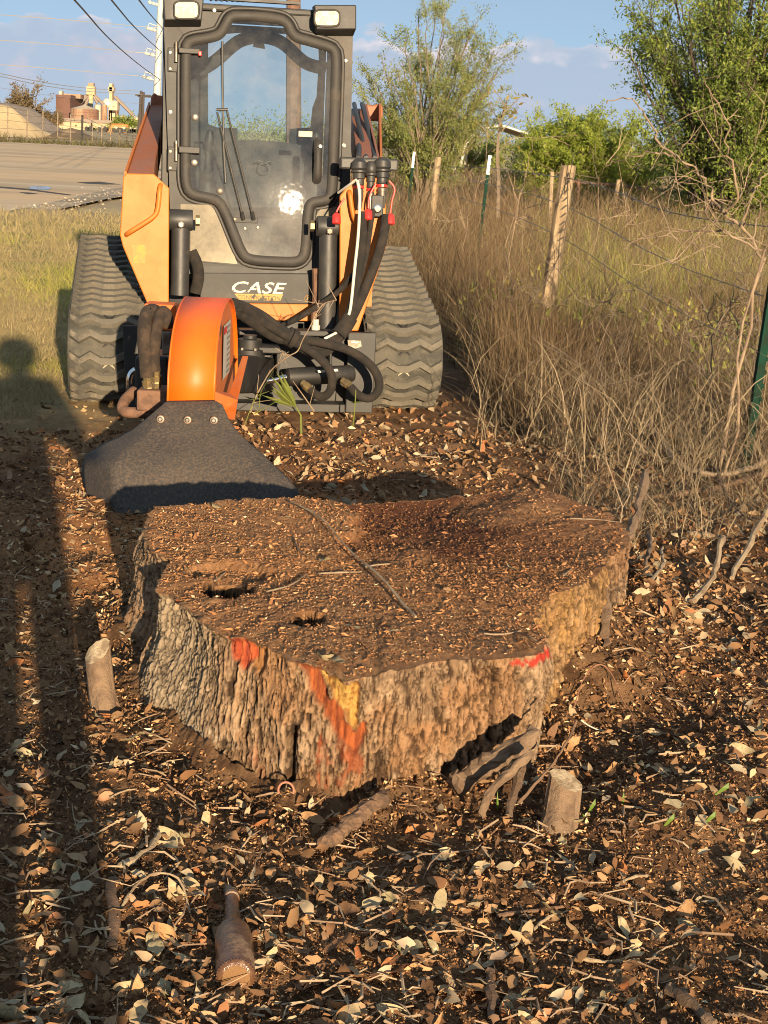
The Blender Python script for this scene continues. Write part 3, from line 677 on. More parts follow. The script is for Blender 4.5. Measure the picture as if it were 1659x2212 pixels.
plate_h = np.where(front_left > .5, .020 * tf_ + .003 * sstep(e3, 0, .4), .022 * ta_ + .006 * tb_ + .010 * (fbm(wv * 20, S * 1.6, 3, 473) - .5))
id1 = np.clip((na - .3) * 2.5, 0, 1); id2 = np.clip((nb - .3) * 2.5, 0, 1); idv = np.where(front_left > .5, id3, .6 * id1 + .4 * id2)
slit = np.maximum(sstep(vnoise(wv * 70 + 5, S * 4.5, 467), .74, .80) * sstep(fbm(A2 * 6, S * 2, 2, 469), .34, .46), sstep(vnoise(wv * 150 + 9, S * 13, 471), .80, .87)) * hackly
crack = np.maximum(crack, slit)
ridge_h = plate_h - .010 - .008 * crack - .004 * slit + (fbm(A2 * 3.6, S * 1.3, 3, 47) - .5) * .085 + (fbm(A2 * 170, S * 24, 3, 49) - .5) * .008
deep = np.exp(-((TH - (-.17)) / .012) ** 2) * (S < .62) + .8 * np.exp(-((TH - .02 - .05 * (1 - S)) / .02) ** 2) * (S < .5) + .6 * np.exp(-((TH - .36) / .010) ** 2) * (S > .45) * (S < .95)
ridge_h = ridge_h - .04 * deep
px_th = lambda x, y, z: float(polar(np.array([ground_pt(x, y, z)]))[0][0])
Rg = RT[None] + (RB - RT)[None] * flare
def to_px(Xa, Ya, Za):
    v = np.stack([Xa, Ya, Za - EYE], -1) @ _M; return CX - FPX * v[..., 0] / v[..., 2], CY + FPX * v[..., 1] / v[..., 2]
PXs, PYs = to_px(SC[0] + Rg * np.sin(TH), SC[1] - Rg * np.cos(TH), S * (ZT[None] + .06) - .06); vis = np.abs(TH) < 1.5
def inside(poly, jit=14, seed=0):
    """where the bared wood is: outline with splintered edges"""
    x = PXs + jit * 2 * (fbm(A2 * 40, S * 9, 3, 500 + seed) - .5); y = PYs + jit * 3 * (fbm(A2 * 60, S * 5, 3, 520 + seed) - .5); r = np.zeros(x.shape, bool); n = len(poly)
    for i in range(n):
        (xa, ya), (xb, yb) = poly[i], poly[(i + 1) % n]
        c_ = ((ya > y) != (yb > y)) & (x < (xb - xa) * (y - ya) / (yb - ya + 1e-9) + xa); r ^= c_
    m_ = (r & vis).astype(float)
    for ax in (0, 1): m_ = (np.roll(m_, 1, ax) + 2 * m_ + np.roll(m_, -1, ax)) / 4
    return m_
yel = inside([(682, 1452), (752, 1474), (774, 1478), (780, 1505), (772, 1548), (768, 1580), (755, 1575), (735, 1535), (708, 1490)], 8, 1)
redw = np.clip(inside([(640, 1430), (690, 1450), (712, 1492), (738, 1540), (762, 1585), (784, 1555), (792, 1590), (775, 1625), (740, 1612), (712, 1562), (680, 1500)], 12, 2) - yel, 0, 1)
bare2 = inside([(545, 1392), (572, 1405), (570, 1440), (558, 1470), (545, 1440)], 8, 3); redw2 = inside([(480, 1374), (545, 1392), (548, 1425), (522, 1445), (497, 1432)], 9, 4); redw3 = inside([(370, 1291), (391, 1298), (388, 1320), (376, 1318)], 5, 5)
streak = inside([(680, 1590), (770, 1620), (790, 1740), (690, 1745)], 22, 6); streak2 = inside([(530, 1600), (560, 1590), (575, 1700), (520, 1720)], 26, 7); lichen = inside([(375, 1575), (450, 1590), (440, 1650), (395, 1640)], 26, 8)
paint = inside([(1090, 1424), (1140, 1418), (1186, 1396), (1190, 1412), (1150, 1432), (1100, 1438)], 6, 9) * sstep(fbm(A2 * 60, S * 30, 3, 71), .38, .5)
rlobe = sstep(TH, px_th(1176, 1360, .3) - .01, px_th(1176, 1360, .3) + .03) * (1 - sstep(TH, px_th(1335, 1215, .3), px_th(1335, 1215, .3) + .08))
barew = np.clip(yel + redw * .8 + redw2 * .6 + bare2, 0, 1)
ridge_h = ridge_h * (1 - .75 * barew) - .016 * barew + barew * .006 * (fbm(A2 * 130, S * 5, 3, 58) - .5)
rimj = .022 * (fbm(arc * 26, arc * 0, 3, 55) - .5) * 2
Rr = Rr + (ridge_h - .012) * (0.35 + .65 * sstep(1 - S, 0, .05)) + rimj[None] * sstep(S, .8, 1)
zc = zc + (fbm(A2 * 24, S * 0, 3, 57) - .5) * .016 * sstep(S, .85, 1)
Xs, Ys = SC[0] + Rr * np.sin(TH), SC[1] - Rr * np.cos(TH); Zs = zc
# colours of the side
g1 = fbm(A2 * 30, S * 9, 4, 61); g2 = fbm(warp * 60, S * 4, 3, 63); g3 = fbm(A2 * 5, S * 2, 3, 65); g4 = fbm(A2 * 120, S * 60, 2, 66)
cs = lerp((.225, .143, .083), (.40, .275, .168), sstep(g1 * .4 + g4 * .3 + idv * .3, .3, .7))
cs = lerp(cs, lerp((.25, .20, .135), (.38, .31, .215), nf), front_left * .8 * sstep(g3 + .2, .3, .6))
cs = lerp(cs, np.array((.33, .165, .07)), sstep(g3 + .12 * (id1 - .5), .52, .66) * .55 * hackly)
cs = lerp(cs, np.array((.36, .285, .20)), sstep(g1 + .25 * (1 - S) + .1 * id2, .70, .80) * .55 * sstep(.5 - S, -.1, .3))
cs = lerp(cs, lerp((.25, .135, .05), (.42, .25, .10), g2 * .5 + .5 * id2), rlobe * (.6 + .4 * sstep(g2, .4, .6)))
cs = lerp(cs, np.array((.026, .014, .008)), np.clip(crack * .95 + deep, 0, 1) * .94 * (1 - .85 * barew))  # shade in the cracks and slits is put into the bark colour
cs = lerp(cs, np.array((.25, .062, .022)) * (.5 + g1[..., None]), np.clip(streak * sstep(g1 + .3 * id1, .5, .75) + .5 * streak2 * sstep(g1, .4, .6), 0, 1) * .8)
cs = lerp(cs, np.array((.42, .37, .29)), lichen * sstep(g4 + g1, .85, 1.1) * .8)
fib = fbm(A2 * 150, S * 4, 3, 64)
cs = lerp(cs, lerp((.26, .12, .03), (.50, .30, .08), sstep(fib * .6 + .4 * g4, .38, .58)), yel * .95)
cs = lerp(cs, lerp((.20, .045, .015), (.38, .10, .028), sstep(fib, .35, .65)), redw * .95); cs = lerp(cs, lerp((.30, .12, .04), (.38, .18, .06), sstep(fib, .35, .65)), bare2 * .8)
cs = lerp(cs, lerp((.30, .045, .02), (.44, .09, .03), sstep(fib, .35, .65)), np.clip(redw2 + redw3, 0, 1) * .9); cs = lerp(cs, np.array((.42, .04, .025)), paint)
soil_up = 1 - sstep(S + (g1 - .5) * .12, .22, .34)
cs = lerp(cs, np.array((.16, .088, .043)), soil_up * .45)
cs = lerp(cs, np.array((.30, .155, .07)) * (.5 + .9 * g4[..., None]), .6 * sstep(S + .10 * (g1 - .5), .975, 1.02))
# the top, in rings towards the centre
nk = 92; q = (1 - (np.arange(1, nk + 1) / nk)) ; Q, TH2 = np.meshgrid(q, th, indexing='ij')
R0 = Rr[-1][None]; Rk = R0 * (Q + 0.0)
Xt, Yt = SC[0] + Rk * np.sin(TH2), SC[1] - Rk * np.cos(TH2)
blend = Q ** 2.2
Zt_ = Zs[-1][None] * blend + (ZT.mean()) * (1 - blend)
def inpx(x, y, z=.30): return ground_pt(x, y, z)
def hole_at(x, y, rx, ry, d, pw=1.0):
    p = inpx(x, y); return d * sstep(1 - np.hypot((Xt - p[0]) / rx, (Yt - p[1]) / ry) + (fbm(Xt * 40, Yt * 40, 3, 77) - .5) * .5, 0.0, .25)
sx0 = inpx(742, 1115)[0]; sj = (fbm(Xt * 11, Yt * 11, 3, 75) - .5) * .16; sy0, sy1 = inpx(800, 1235)[1], inpx(800, 1120)[1]
back_ = sstep(Yt + sj, sy0 - .05, sy1)
bowl = sstep(Xt - sx0 + sj, -.01, .035) * (1 - sstep(Xt - sx0 + sj, .22, .62)) * back_
bowl2 = sstep(Xt - sx0 + sj * 1.5, 0, .25) * (1 - sstep(Xt - sx0, .55, 1.0)) * sstep(Yt + sj * 2, sy0 - .45, sy1 - .1)
Zt_ = Zt_ + ((fbm(Xt * 4, Yt * 4, 3, 71) - .5) * .018 + (fbm(Xt * 70, Yt * 70, 3, 72, .7) - .5) * .011 * (1 + .6 * bowl)) * (1 - Q ** 14)
Zt_ = Zt_ - .030 * bowl * (1 - Q ** 8) - .010 * bowl2 * (1 - Q ** 8)
dish = hole_at(500, 1235, .12, .11, .022)
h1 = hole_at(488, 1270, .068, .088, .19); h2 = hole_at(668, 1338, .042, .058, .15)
Zt_ = Zt_ - dish - h1 - h2
t1 = fbm(Xt * 8, Yt * 8, 4, 73); t2 = fbm(Xt * 55, Yt * 55, 3, 74, .7); t3 = fbm(Xt * 3, Yt * 3, 3, 76)
t4 = fbm(Xt * 160, Yt * 160, 2, 78, .7); ct = lerp((.28, .135, .058), (.50, .27, .125), sstep(t2 * .5 + t4 * .5, .32, .68))
ct = lerp(ct, np.array((.22, .115, .058)), sstep(t1, .50, .65) * .45)
dk = np.clip(bowl * .9 + .55 * bowl2 * sstep(t3 + t1 * .5, .55, .85), 0, 1)
ct = lerp(ct, np.array((.145, .054, .024)) * (.5 + 1.0 * t2[..., None]), dk)
ct = lerp(ct, np.array((.016, .009, .006)), np.clip((h1 + h2) * 90, 0, 1))  # shade inside the holes is put into the colour of their walls
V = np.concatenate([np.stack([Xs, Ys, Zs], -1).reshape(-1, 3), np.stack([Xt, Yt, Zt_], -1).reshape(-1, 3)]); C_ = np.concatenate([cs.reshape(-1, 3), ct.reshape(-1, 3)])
idx = np.arange((ns + nk) * nth).reshape(ns + nk, nth); nx = np.roll(idx, -1, axis=1)
F = np.stack([idx[:-1], nx[:-1], nx[1:], idx[1:]], -1).reshape(-1, 4)
so_ = empty('tree_stump', (SC[0], SC[1], 0)); tag(so_, 'wide old tree stump with furrowed bark and a rough brown cut top', 'tree stump')
V0 = V - np.array([SC[0], SC[1], 0])
stm = vcol_mat('sawdust_covered_wood', scale=110, var=.36, bump=1.0, bscale=200, dist=.014)
nsv = ns * nth
bkm = vcol_mat('furrowed_bark', scale=60, var=.40, bump=.9, bscale=150, dist=.010, grain=(1, 1, .38))
side_F = F[:(ns - 1) * nth]; top_F = F[(ns - 1) * nth:] - (ns - 1) * nth
mesh_np('bark_side', V0[:nsv], side_F, bkm, so_, col=C_[:nsv], smooth=True)
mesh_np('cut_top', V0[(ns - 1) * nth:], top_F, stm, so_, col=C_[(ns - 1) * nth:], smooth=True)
def top_z(x, y):
    d = (Xt - x) ** 2 + (Yt - y) ** 2; i = int(np.argmin(d)); return float(Zt_.ravel()[i])
def in_stump(x, y, grow=0.0):
    a, r = polar(np.stack([np.atleast_1d(x), np.atleast_1d(y)], 1)); return r < np.interp(a, th, RT) + grow
def in_base(x, y, grow=0.0):
    a, r = polar(np.stack([np.atleast_1d(x), np.atleast_1d(y)], 1)); return r < np.interp(a, th, RB) + grow

# loosened soil lying against the foot of the bark: hides where wood meets ground
def bank_arrays(t_, v_):
    ar = np.interp(t_, th, arc); sk = fbm(ar * 5, v_ * 1.5, 4, 601); bk = sstep(t_, 1.02, 1.35) * (1 - sstep(t_, 2.2, 2.6)); wd_ = .13 + .12 * sk + .12 * bk
    return sk, bk, wd_
def bank_h(sk, bk, v_): return (.010 + .09 * np.clip(sk - .25, 0, 1) + .13 * bk) * (1 - v_) ** (1.5 - .4 * bk)
def surf(x, y):
    """ground height with the soil heaped round the stump"""
    x = np.asarray(x, float); y = np.asarray(y, float); z = gh(x, y); t_ = np.arctan2(x - SC[0], -(y - SC[1])); r_ = np.hypot(x - SC[0], y - SC[1]); rb = np.interp(t_, th, RB) - .045
    sk, bk, wd_ = bank_arrays(t_, np.clip((r_ - rb) / .2, 0, 1)); v_ = np.clip((r_ - rb) / wd_, 0, 1); sk, bk, wd_ = bank_arrays(t_, v_); v_ = np.clip((r_ - rb) / wd_, 0, 1)
    return np.where(v_ < 1, np.maximum(z, z * sstep(v_, 0, .3) + bank_h(sk, bk, v_) + .004), z)
def surf_z(x, y): return float(surf(np.array([x]), np.array([y]))[0])
nsk = 24; vv = np.linspace(0, 1, nsk); VV, TH3 = np.meshgrid(vv, th, indexing='ij'); sk, bank, wdk = bank_arrays(TH3, VV)
Rs = RB[None] - .045 + VV * wdk; Xk, Yk = SC[0] + Rs * np.sin(TH3), SC[1] - Rs * np.cos(TH3)
gz = gh(Xk, Yk); Zk = gz * sstep(VV, 0, .3) + bank_h(sk, bank, VV) + (fbm(Xk * 38, Yk * 38, 4, 603, .7) - .5) * .028 * (1 - VV ** 3) - .014 * VV ** 3
ck = lerp((.11, .058, .028), (.24, .138, .07), sstep(fbm(Xk * 30, Yk * 30, 3, 605), .35, .65))
idx = np.arange(nsk * nth).reshape(nsk, nth); nx = np.roll(idx, -1, axis=1); F = np.stack([idx[:-1], nx[:-1], nx[1:], idx[1:]], -1).reshape(-1, 4)
tag(mesh_np('soil_bank', np.stack([Xk, Yk, Zk], -1).reshape(-1, 3), F, vert_mat, smooth=True, col=ck.reshape(-1, 3)), kind='structure')
# ------------------------------------------------------------------ the compact track loader
L = empty('track_loader', MO, MYAW)
tag(L, 'orange and charcoal compact track loader with a glass cab door behind the stump', 'track loader')
FD, LEAN = 0.42, 0.111                                   # cab front plane
def cabp(x, y, conv=a0, off=0.0): return ml(*conv(x, y), FD + off, LEAN)
E3 = np.eye(3)
# --- cab shell
door_in = [(285, 322, 2), (440, 300, 2), (510, 270, 2), (550, 205, 2), (575, 150, 2), (605, 143, 2), (760, 146, 2), (920, 165, 2), (962, 190, 2), (985, 250, 2), (1030, 300, 2),
           (1150, 330, 2), (1285, 370, 2), (1308, 395, 2), (1300, 700, 2), (1288, 1000, 2), (1276, 470, 3), (1252, 508, 3), (1150, 518, 3), (1110, 560, 3), (1098, 640, 3), (1085, 910, 3), (1050, 950, 3),
           (980, 952, 3), (710, 940, 3), (668, 895, 3), (610, 750, 3), (550, 600, 3), (505, 525, 3), (440, 490, 3), (310, 470, 3), (266, 430, 3), (266, 200, 3), (267, 0, 3), (268, 600, 2), (270, 345, 2)]
door_px = [z2(x, y) if k == 2 else z3(x, y) for x, y, k in door_in]
door_loc = [ml(*p, FD, LEAN) for p in door_px]
dcen = sum(door_loc) / len(door_loc)
def offset_poly(P, d, u=(0, -1, 0)):
    n = len(P); out = []
    u = np.asarray(u, float)
    for i in range(n):
        t = P[(i + 1) % n] - P[i - 1]; t = t / np.linalg.norm(t); s = np.cross(t, u); s /= np.linalg.norm(s)
        out.append(P[i] + s * d)
    return out
dsm = smooth_path(door_loc, 2, True)
sgn = 1 if np.linalg.norm(offset_poly(dsm, .02)[0] - dcen) > np.linalg.norm(dsm[0] - dcen) else -1
hole = offset_poly(dsm, sgn * .02)
cTL, cTR, cBR, cBL = cabp(353, 20), cabp(763, 40), cabp(752, 606), cabp(372, 590)
def on_quad(p, c, quad):
    """ray from c through p -> edge of the quad"""
    d = p - c; best = None
    for i in range(4):
        a, b = quad[i], quad[(i + 1) % 4]
        A = np.array([[d[0], -(b - a)[0]], [d[2], -(b - a)[2]]]); rhs = np.array([(a - c)[0], (a - c)[2]])
        try: t, s_ = np.linalg.solve(A, rhs)
        except np.linalg.LinAlgError: continue
        if t > 0 and -1e-6 <= s_ <= 1 + 1e-6 and (best is None or t < best): best = t
    return c + d * best
quad = [cTL, cTR, cBR, cBL]
def ring_plate(hole, quad, thick):
    """plate with a hole: outer corners are kept by adding them to the ring"""
    c = sum(hole) / len(hole); n = len(hole)
    outer = [on_quad(p, c, quad) for p in hole]
    used = set()
    for q in quad:                                     # snap the nearest ring point onto each corner
        j = min((i for i in range(n) if i not in used), key=lambda i: np.linalg.norm(outer[i] - q)); outer[j] = q; used.add(j)
    mb = MB(); th = np.array([0, thick, 0])
    vs = hole + outer + [p + th for p in hole] + [p + th for p in outer]; fs = []
    for i in range(n):
        j = (i + 1) % n
        fs += [(i, j, n + j, n + i), (2 * n + i, 3 * n + i, 3 * n + j, 2 * n + j), (i, 2 * n + i, 2 * n + j, j), (n + i, n + j, 3 * n + j, 3 * n + i)]
    return mb.add(vs, fs)
shell = ring_plate(hole, quad, .05).build('cab_front', M['grey'], L)
xL, xR = cTL[0], cTR[0]; zT = (cTL[2] + cTR[2]) / 2
zB = min(cBL[2], cBR[2])
CABD = 1.42                                             # rear wall depth
yT = cTL[1] + .05
for x, s in ((xL + .02, 1), (xR - .02, -1)):            # side walls: solid below, posts and header above
    mb = MB(); fy = FD + LEAN * (zT - .9) + .06; by = FD + LEAN * (zB - .9) + .06
    mb.prism([(x - .015, by, zB), (x - .015, CABD, zB), (x - .015, CABD, 1.22), (x - .015, FD + .06 + .032, 1.22)], (.03, 0, 0))
    mb.prism([(x - .015, FD + .092, 1.22), (x - .015, FD + .22, 1.22), (x - .015, fy + .13, zT), (x - .015, fy, zT)], (.03, 0, 0))
    mb.prism([(x - .015, CABD - .16, 1.22), (x - .015, CABD, 1.22), (x - .015, CABD, zT), (x - .015, CABD - .16, zT)], (.03, 0, 0))
    mb.prism([(x - .015, fy + .13, zT - .10), (x - .015, CABD - .16, zT - .10), (x - .015, CABD - .16, zT), (x - .015, fy + .13, zT)], (.03, 0, 0)); mb.build('cab_side', M['grey'], L)
for x in (xL + .02, xR - .02):                          # mesh guarded side windows
    g = MB()
    for k in range(9): g.box((x, .72 + k * .075, 1.57), (.006, .008, .70))
    for k in range(9): g.box((x, 1.0, 1.25 + k * .08), (.0085, .62, .007))
    go = g.build('side_window_guard', M['inter'], L); tag(go, kind=None)
    fr = [(x, .66, 1.26), (x, 1.22, 1.26), (x, 1.22, 1.92), (x, .70, 1.92)]
    MB().tube(smooth_path([np.array(p) + (.03 if x < 0 else -.03, 0, 0) for p in fr], 3, True) + [np.array(fr[0])], .008, 6).build('side_window_frame', M['steel'], L)
mb = MB(); mb.prism([(xL, yT - .05, zT + .002), (xR, yT - .05, zT + .002), (xR, CABD + .02, zT + .002), (xL, CABD + .02, zT + .002)], (0, 0, .035))
mb.build('roof', M['grey'], L, bevel=.01)
# perforated roof edge between the lamps
mb = MB()
pa, pb = cabp(455, 3), cabp(640, 10)
for k in range(17):
    q = pa + (pb - pa) * k / 16; mb.box(q + np.array([0, -.05, .004]), (.011, .07, .008))
mb.box((pa + pb) / 2 + np.array([0, -.085, .006]), (np.linalg.norm(pb - pa) + .03, .012, .014)); mb.box((pa + pb) / 2 + np.array([0, -.02, .006]), (np.linalg.norm(pb - pa) + .03, .012, .012))
mb.build('roof_grille', M['black'], L)
# --- rear wall with its window, arch bar
rq = [ml(*z2(180, 200), CABD), ml(*z2(1400, 200), CABD), ml(*z3(1350, 900), CABD), ml(*z3(200, 900), CABD)]
rq = [np.array([xL + .04, CABD, zT - .005]), np.array([xR - .04, CABD, zT - .005]), np.array([xR - .04, CABD, .55]), np.array([xL + .04, CABD, .55])]
rh = [ml(*z2(*p), CABD) for p in [(405, 255), (620, 238), (900, 240), (1205, 270), (1212, 430), (1195, 700), (1165, 780), (1150, 925), (1000, 935), (992, 1060), (800, 1064), (620, 1055), (618, 930), (470, 925), (405, 900), (403, 600)]]
ring_plate(rh, rq, .03).build('rear_wall', M['inter'], L)
rg = MB(); rg.add([p + np.array([0, .015, 0]) for p in rh], [tuple(range(len(rh)))])
rglass = mat('x', (1, 1, 1)); bpy.data.materials.remove(rglass)
RG = glass_mat('rear_window_glass', tint=(.86, .95, .95), amount=.05)
rg.build('rear_window', RG, L)
arch = smooth_path([ml(*z2(*p), CABD - .12) for p in [(330, 520), (420, 470), (500, 410), (570, 340), (650, 285), (780, 262), (900, 285), (985, 340), (1060, 420), (1130, 470), (1260, 500)]], 2)
MB().tube(arch, .026, 8, flat=1.4).build('arch_bar', M['inter'], L)
MB().prism([ml(*z2(*p), CABD - .17) for p in [(740, 295), (808, 300), (818, 355), (732, 338)]], (0, .03, 0)).build('interior_mirror', M['inter'], L)
# --- seat, levers, panels inside
MB().tube(smooth_path([ml(*z2(800, 1000), 1.16) + np.array([0, 0, -.05]), ml(*z3(790, 300), 1.10), ml(*z3(790, 600), 1.05)], 1), .27, 20, flat=.28).build('seat_back', M['seatm'], L, smooth=True)
sb = MB(); sc_ = ml(*z3(790, 620), .9); sb.box((sc_[0], .86, .72), (.52, .46, .16)); sb.build('seat_cushion', M['seatm'], L, bevel=.05, seg=3)
em = MB(); e0 = ml(*z3(812, 285), .95)
em.tube([e0 + np.array([math.cos(a) * .030, 0, math.sin(a) * .030 - .012]) for a in np.linspace(0, 6.3, 20)], .004, 6)
for s in (-1, 1): em.tube([e0 + np.array([s * .01, 0, .022]), e0 + np.array([s * .035, 0, .030]), e0 + np.array([s * .052, 0, .022])], [.007, .008, .004], 6)
em.build('seat_emblem', M['grey'], L)
for s, q in ((-1, (400, 380)), (1, (1190, 400))):
    j = ml(*z3(*q), .75)
    jo = MB().lathe(j + np.array([0, 0, -.08]), (0, 0, 1), [(0, .055), (.02, .06), (.05, .045), (.07, .05), (.09, .03), (.11, .034), (.13, .02), (.24, .014)], 14).build('control_lever', M['trim'], L, smooth=True)
    MB().lathe(j + np.array([0, 0, .15]), (s * -.1, -.1, 1), [(0, .018), (.03, .026), (.08, .024), (.11, .014)], 12).build('grip', M['black'], jo, smooth=True)
for x, s, z in ((xL + .10, 1, 1.0), (xR - .10, -1, 1.0)):
    MB().box((x, .82, z), (.12, .5, .10)).build('armrest', M['seatm'], L, bevel=.03)
MB().box((xL + .075, .95, 1.32), (.05, .30, .5)).build('interior_panel', M['tanint'], L, bevel=.02)
MB().box(((xL + xR) / 2, .9, .52), (xR - xL - .1, 1.0, .03)).build('cab_floor', M['inter'], L)
# --- door
D = MB(); dg = [p + np.array([0, -.012, 0]) for p in dsm]
D.add(dg, [tuple(range(len(dg)))]); Do = D.build('cab_door', glass, L)
mid = offset_poly(dsm, sgn * .019)
MB().ring([p + np.array([0, -.016, 0]) for p in mid], .054, .022).build('door_seal', M['trim'], Do, smooth=True)
lip = offset_poly(dsm, sgn * .056)
MB().ring([p + np.array([0, -.001, 0]) for p in lip], .022, .012).build('door_rim', M['black'], Do, smooth=True)
def flatbox(conv, x0, y0, x1, y1, off, th, m, name, par, bev=.004, dd=None):
    c = ((x0 + x1) / 2, (y0 + y1) / 2); p00, p11 = cabp(x0, y0, conv, off), cabp(x1, y1, conv, off)
    if dd is not None: p00, p11 = ml(*conv(x0, y0), dd), ml(*conv(x1, y1), dd)
    cc = (p00 + p11) / 2
    return MB().box(cc + np.array([0, -th / 2, 0]), (abs(p11[0] - p00[0]), th, abs(p11[2] - p00[2]))).build(name, m, par, bevel=bev)
for yy, cv in (((345, 395), z2), ((138, 195), z3)):    # hinges
    h = flatbox(cv, 190, yy[0], 345, yy[1], -.030, .02, M['black'], 'hinge', Do)
    hp = (yy[0] + yy[1]) / 2
    a, b = cabp(172, hp - 65, cv, -.035), cabp(172, hp + 80, cv, -.035)
    MB().cyl(a, b, .009, 10).build('hinge_pin', M['steel'], h, smooth=True)
    pb_ = flatbox(cv, 112, hp - 25, 186, hp + 155, -.002, .012, M['grey'], 'hinge_plate', L)
    for q in ((130, hp + 10), (130, hp + 130)):
        MB().lathe(cabp(*q, cv, -.014), (0, -1, 0), [(0, .008), (.006, .007)], 8).build('bolt', M['steel'], pb_)
flatbox(z2, 334, 370, 357, 408, -.032, .02, M['red'], 'red_latch', Do)
hd = cabp(1200, 95, z3, -.03); hb = cabp(1195, 395, z3, -.03)
MB().tube(smooth_path([hd + np.array([0, .02, 0]), hd + np.array([0, -.02, -.01]), (hd + hb) / 2 + np.array([0, -.035, 0]), hb + np.array([0, -.02, .01]), hb + np.array([0, .02, 0])], 2), .022, 10, flat=.75).build('door_handle', M['trim'], Do, smooth=True)
MB().lathe(cabp(1218, 140, z3, -.075), (0, -1, 0), [(0, .010), (.012, .009)], 12).build('lock_button', M['white'], Do)
for q, cv in (((310, 852), z2), ((305, 260), z3), ((490, 467), z3)):
    MB().lathe(cabp(*q, cv, -.013), (0, -1, 0), [(0, .0175), (.008, .0175), (.011, .012)], 18).build('glass_fixing', M['steel'], Do, smooth=True)
wb = MB(); wp = [cabp(*z2(x, y), a0, -.05) for x, y in ((508, 300), (508, 520), (512, 800), (515, 930), (517, 1060))] + [cabp(532, 405, z3, -.045)]
wb.tube(wp, .006, 6); wo_ = wb.build('wiper', M['black'], Do)
MB().tube([cabp(465, 795, z2, -.06), cabp(548, 795, z2, -.06)], .007, 6).build('wiper_bridge', M['black'], wo_)
for a, b in (((470, 815, z2), (650, 630, z3)), ((540, 800, z2), (725, 630, z3))):
    p, q = cabp(a[0], a[1], a[2], -.055), cabp(b[0], b[1], b[2], -.035)
    MB().tube([p, (p + q) / 2 + np.array([0, -.006, 0]), q], .0055, 6).build('wiper_arm', M['trim'], wo_)
    q2 = cabp(b[0] + 8, b[1] + 42, z3, -.02)
    MB().tube([q + np.array([0, 0, .01]), q2], [.009, .012], 8).build('wiper_pivot', M['black'], wo_)
flatbox(z3, 575, 655, 765, 700, -.012, .006, M['grey'], 'wiper_plate', Do)
for q in ((600, 668), (672, 735), (765, 728)): MB().lathe(cabp(*q, z3, -.018), (0, -1, 0), [(0, .008), (.006, .007)], 8).build('plate_bolt', M['steel'], Do)
flatbox(z2, 1062, 950, 1160, 995, -.0135, .001, M['cream'], 'door_sticker', Do, 0)
# --- side panes under the door shoulder, seams, bolts on the pillars
for pts in ([(203, 560), (430, 565), (465, 600), (520, 740), (618, 995), (300, 968), (275, 900), (275, 670), (205, 660)], [(1190, 640), (1215, 600), (1340, 580), (1350, 690), (1225, 700), (1195, 760)]):
    mbp = MB().prism([cabp(x, y, z3, -.003) for x, y in pts], (0, -.004, 0)); mbp.build('lower_pane', sideglass, L)
for x, y, cv in ((1403, 440, z2), (1388, 1053, z2), (1385, 300, z3), (132, 812, z2), (450, 75, z2), (1392, 135, z3)):
    MB().lathe(cabp(x, y, cv, -.003), (0, -1, 0), [(0, .010), (.005, .009)], 8).build('pillar_bolt', M['steel'], L)
# --- work lamps
for x0, x1, y0, y1, lx0, ly0, lx1, ly1, side in ((352, 439, 0, 46, 376, 3, 429, 41, -1), (674, 764, 14, 66, 679, 22, 733, 57, 1)):
    p = [cabp(x0, y0), cabp(x1, y0), cabp(x1 - (5 if side < 0 else 0), y1), cabp(x0 + (5 if side > 0 else 3), y1)]
    b = MB(); q = [v + np.array([0, -.11, 0]) for v in p]; bk = [v + np.array([0, .0, 0]) for v in p]; bk[2] = bk[2] + np.array([0, 0, -.03]); bk[3] = bk[3] + np.array([0, 0, -.03])
    b.add(q + bk, [(0, 1, 2, 3), (7, 6, 5, 4), (0, 4, 5, 1), (1, 5, 6, 2), (2, 6, 7, 3), (3, 7, 4, 0)])
    ho = b.build('work_lamp', M['black'], L, bevel=.006)
    cx_, dxx = (lx0 + lx1) / 2, (lx1 - lx0) / 2; cy_, dyy = (ly0 + ly1) / 2, (ly1 - ly0) / 2
    rp = [cabp(cx_ + dxx * math.copysign(abs(math.cos(a)) ** .45, math.cos(a)), cy_ + dyy * math.copysign(abs(math.sin(a)) ** .45, math.sin(a)), a0, -.111) for a in np.linspace(0, 2 * math.pi, 28, endpoint=False)]
    LENS = bpy.data.materials.get('lamp_lens') or mat('lamp_lens', (.36, .30, .17), .3, c2=(.24, .195, .11), scale=30, bump=.25, bscale=60)
    MB().prism(rp, (0, -.008, 0)).build('lamp_lens', LENS, ho, bevel=.003)
    MB().ring(rp, .012, .011).build('lamp_rim', M['trim'], ho)
# --- chassis below the door
def slab(name, pts, conv, d, th, m, par=L, bev=.005):
    return MB().prism(pl(pts, conv, d), (0, th, 0)).build(name, m, par, bevel=bev)
slab('sill_panel', [(445, 415), (700, 440), (760, 470), (1070, 470), (1060, 520), (460, 495)], c2_, .40, .04, M['grey'])
cp = slab('chassis_panel', [(480, 478), (1065, 482), (1065, 635), (500, 628)], c2_, .38, .05, M['grey'])
slab('front_crossmember', [(600, 629), (1062, 636), (1062, 700), (1055, 722), (640, 712)], c2_, .37, .08, M['orange'])
slab('lower_crossmember', [(380, 650), (700, 690), (1180, 730), (1180, 1180), (380, 1160)], c2_, .46, .06, M['black'])
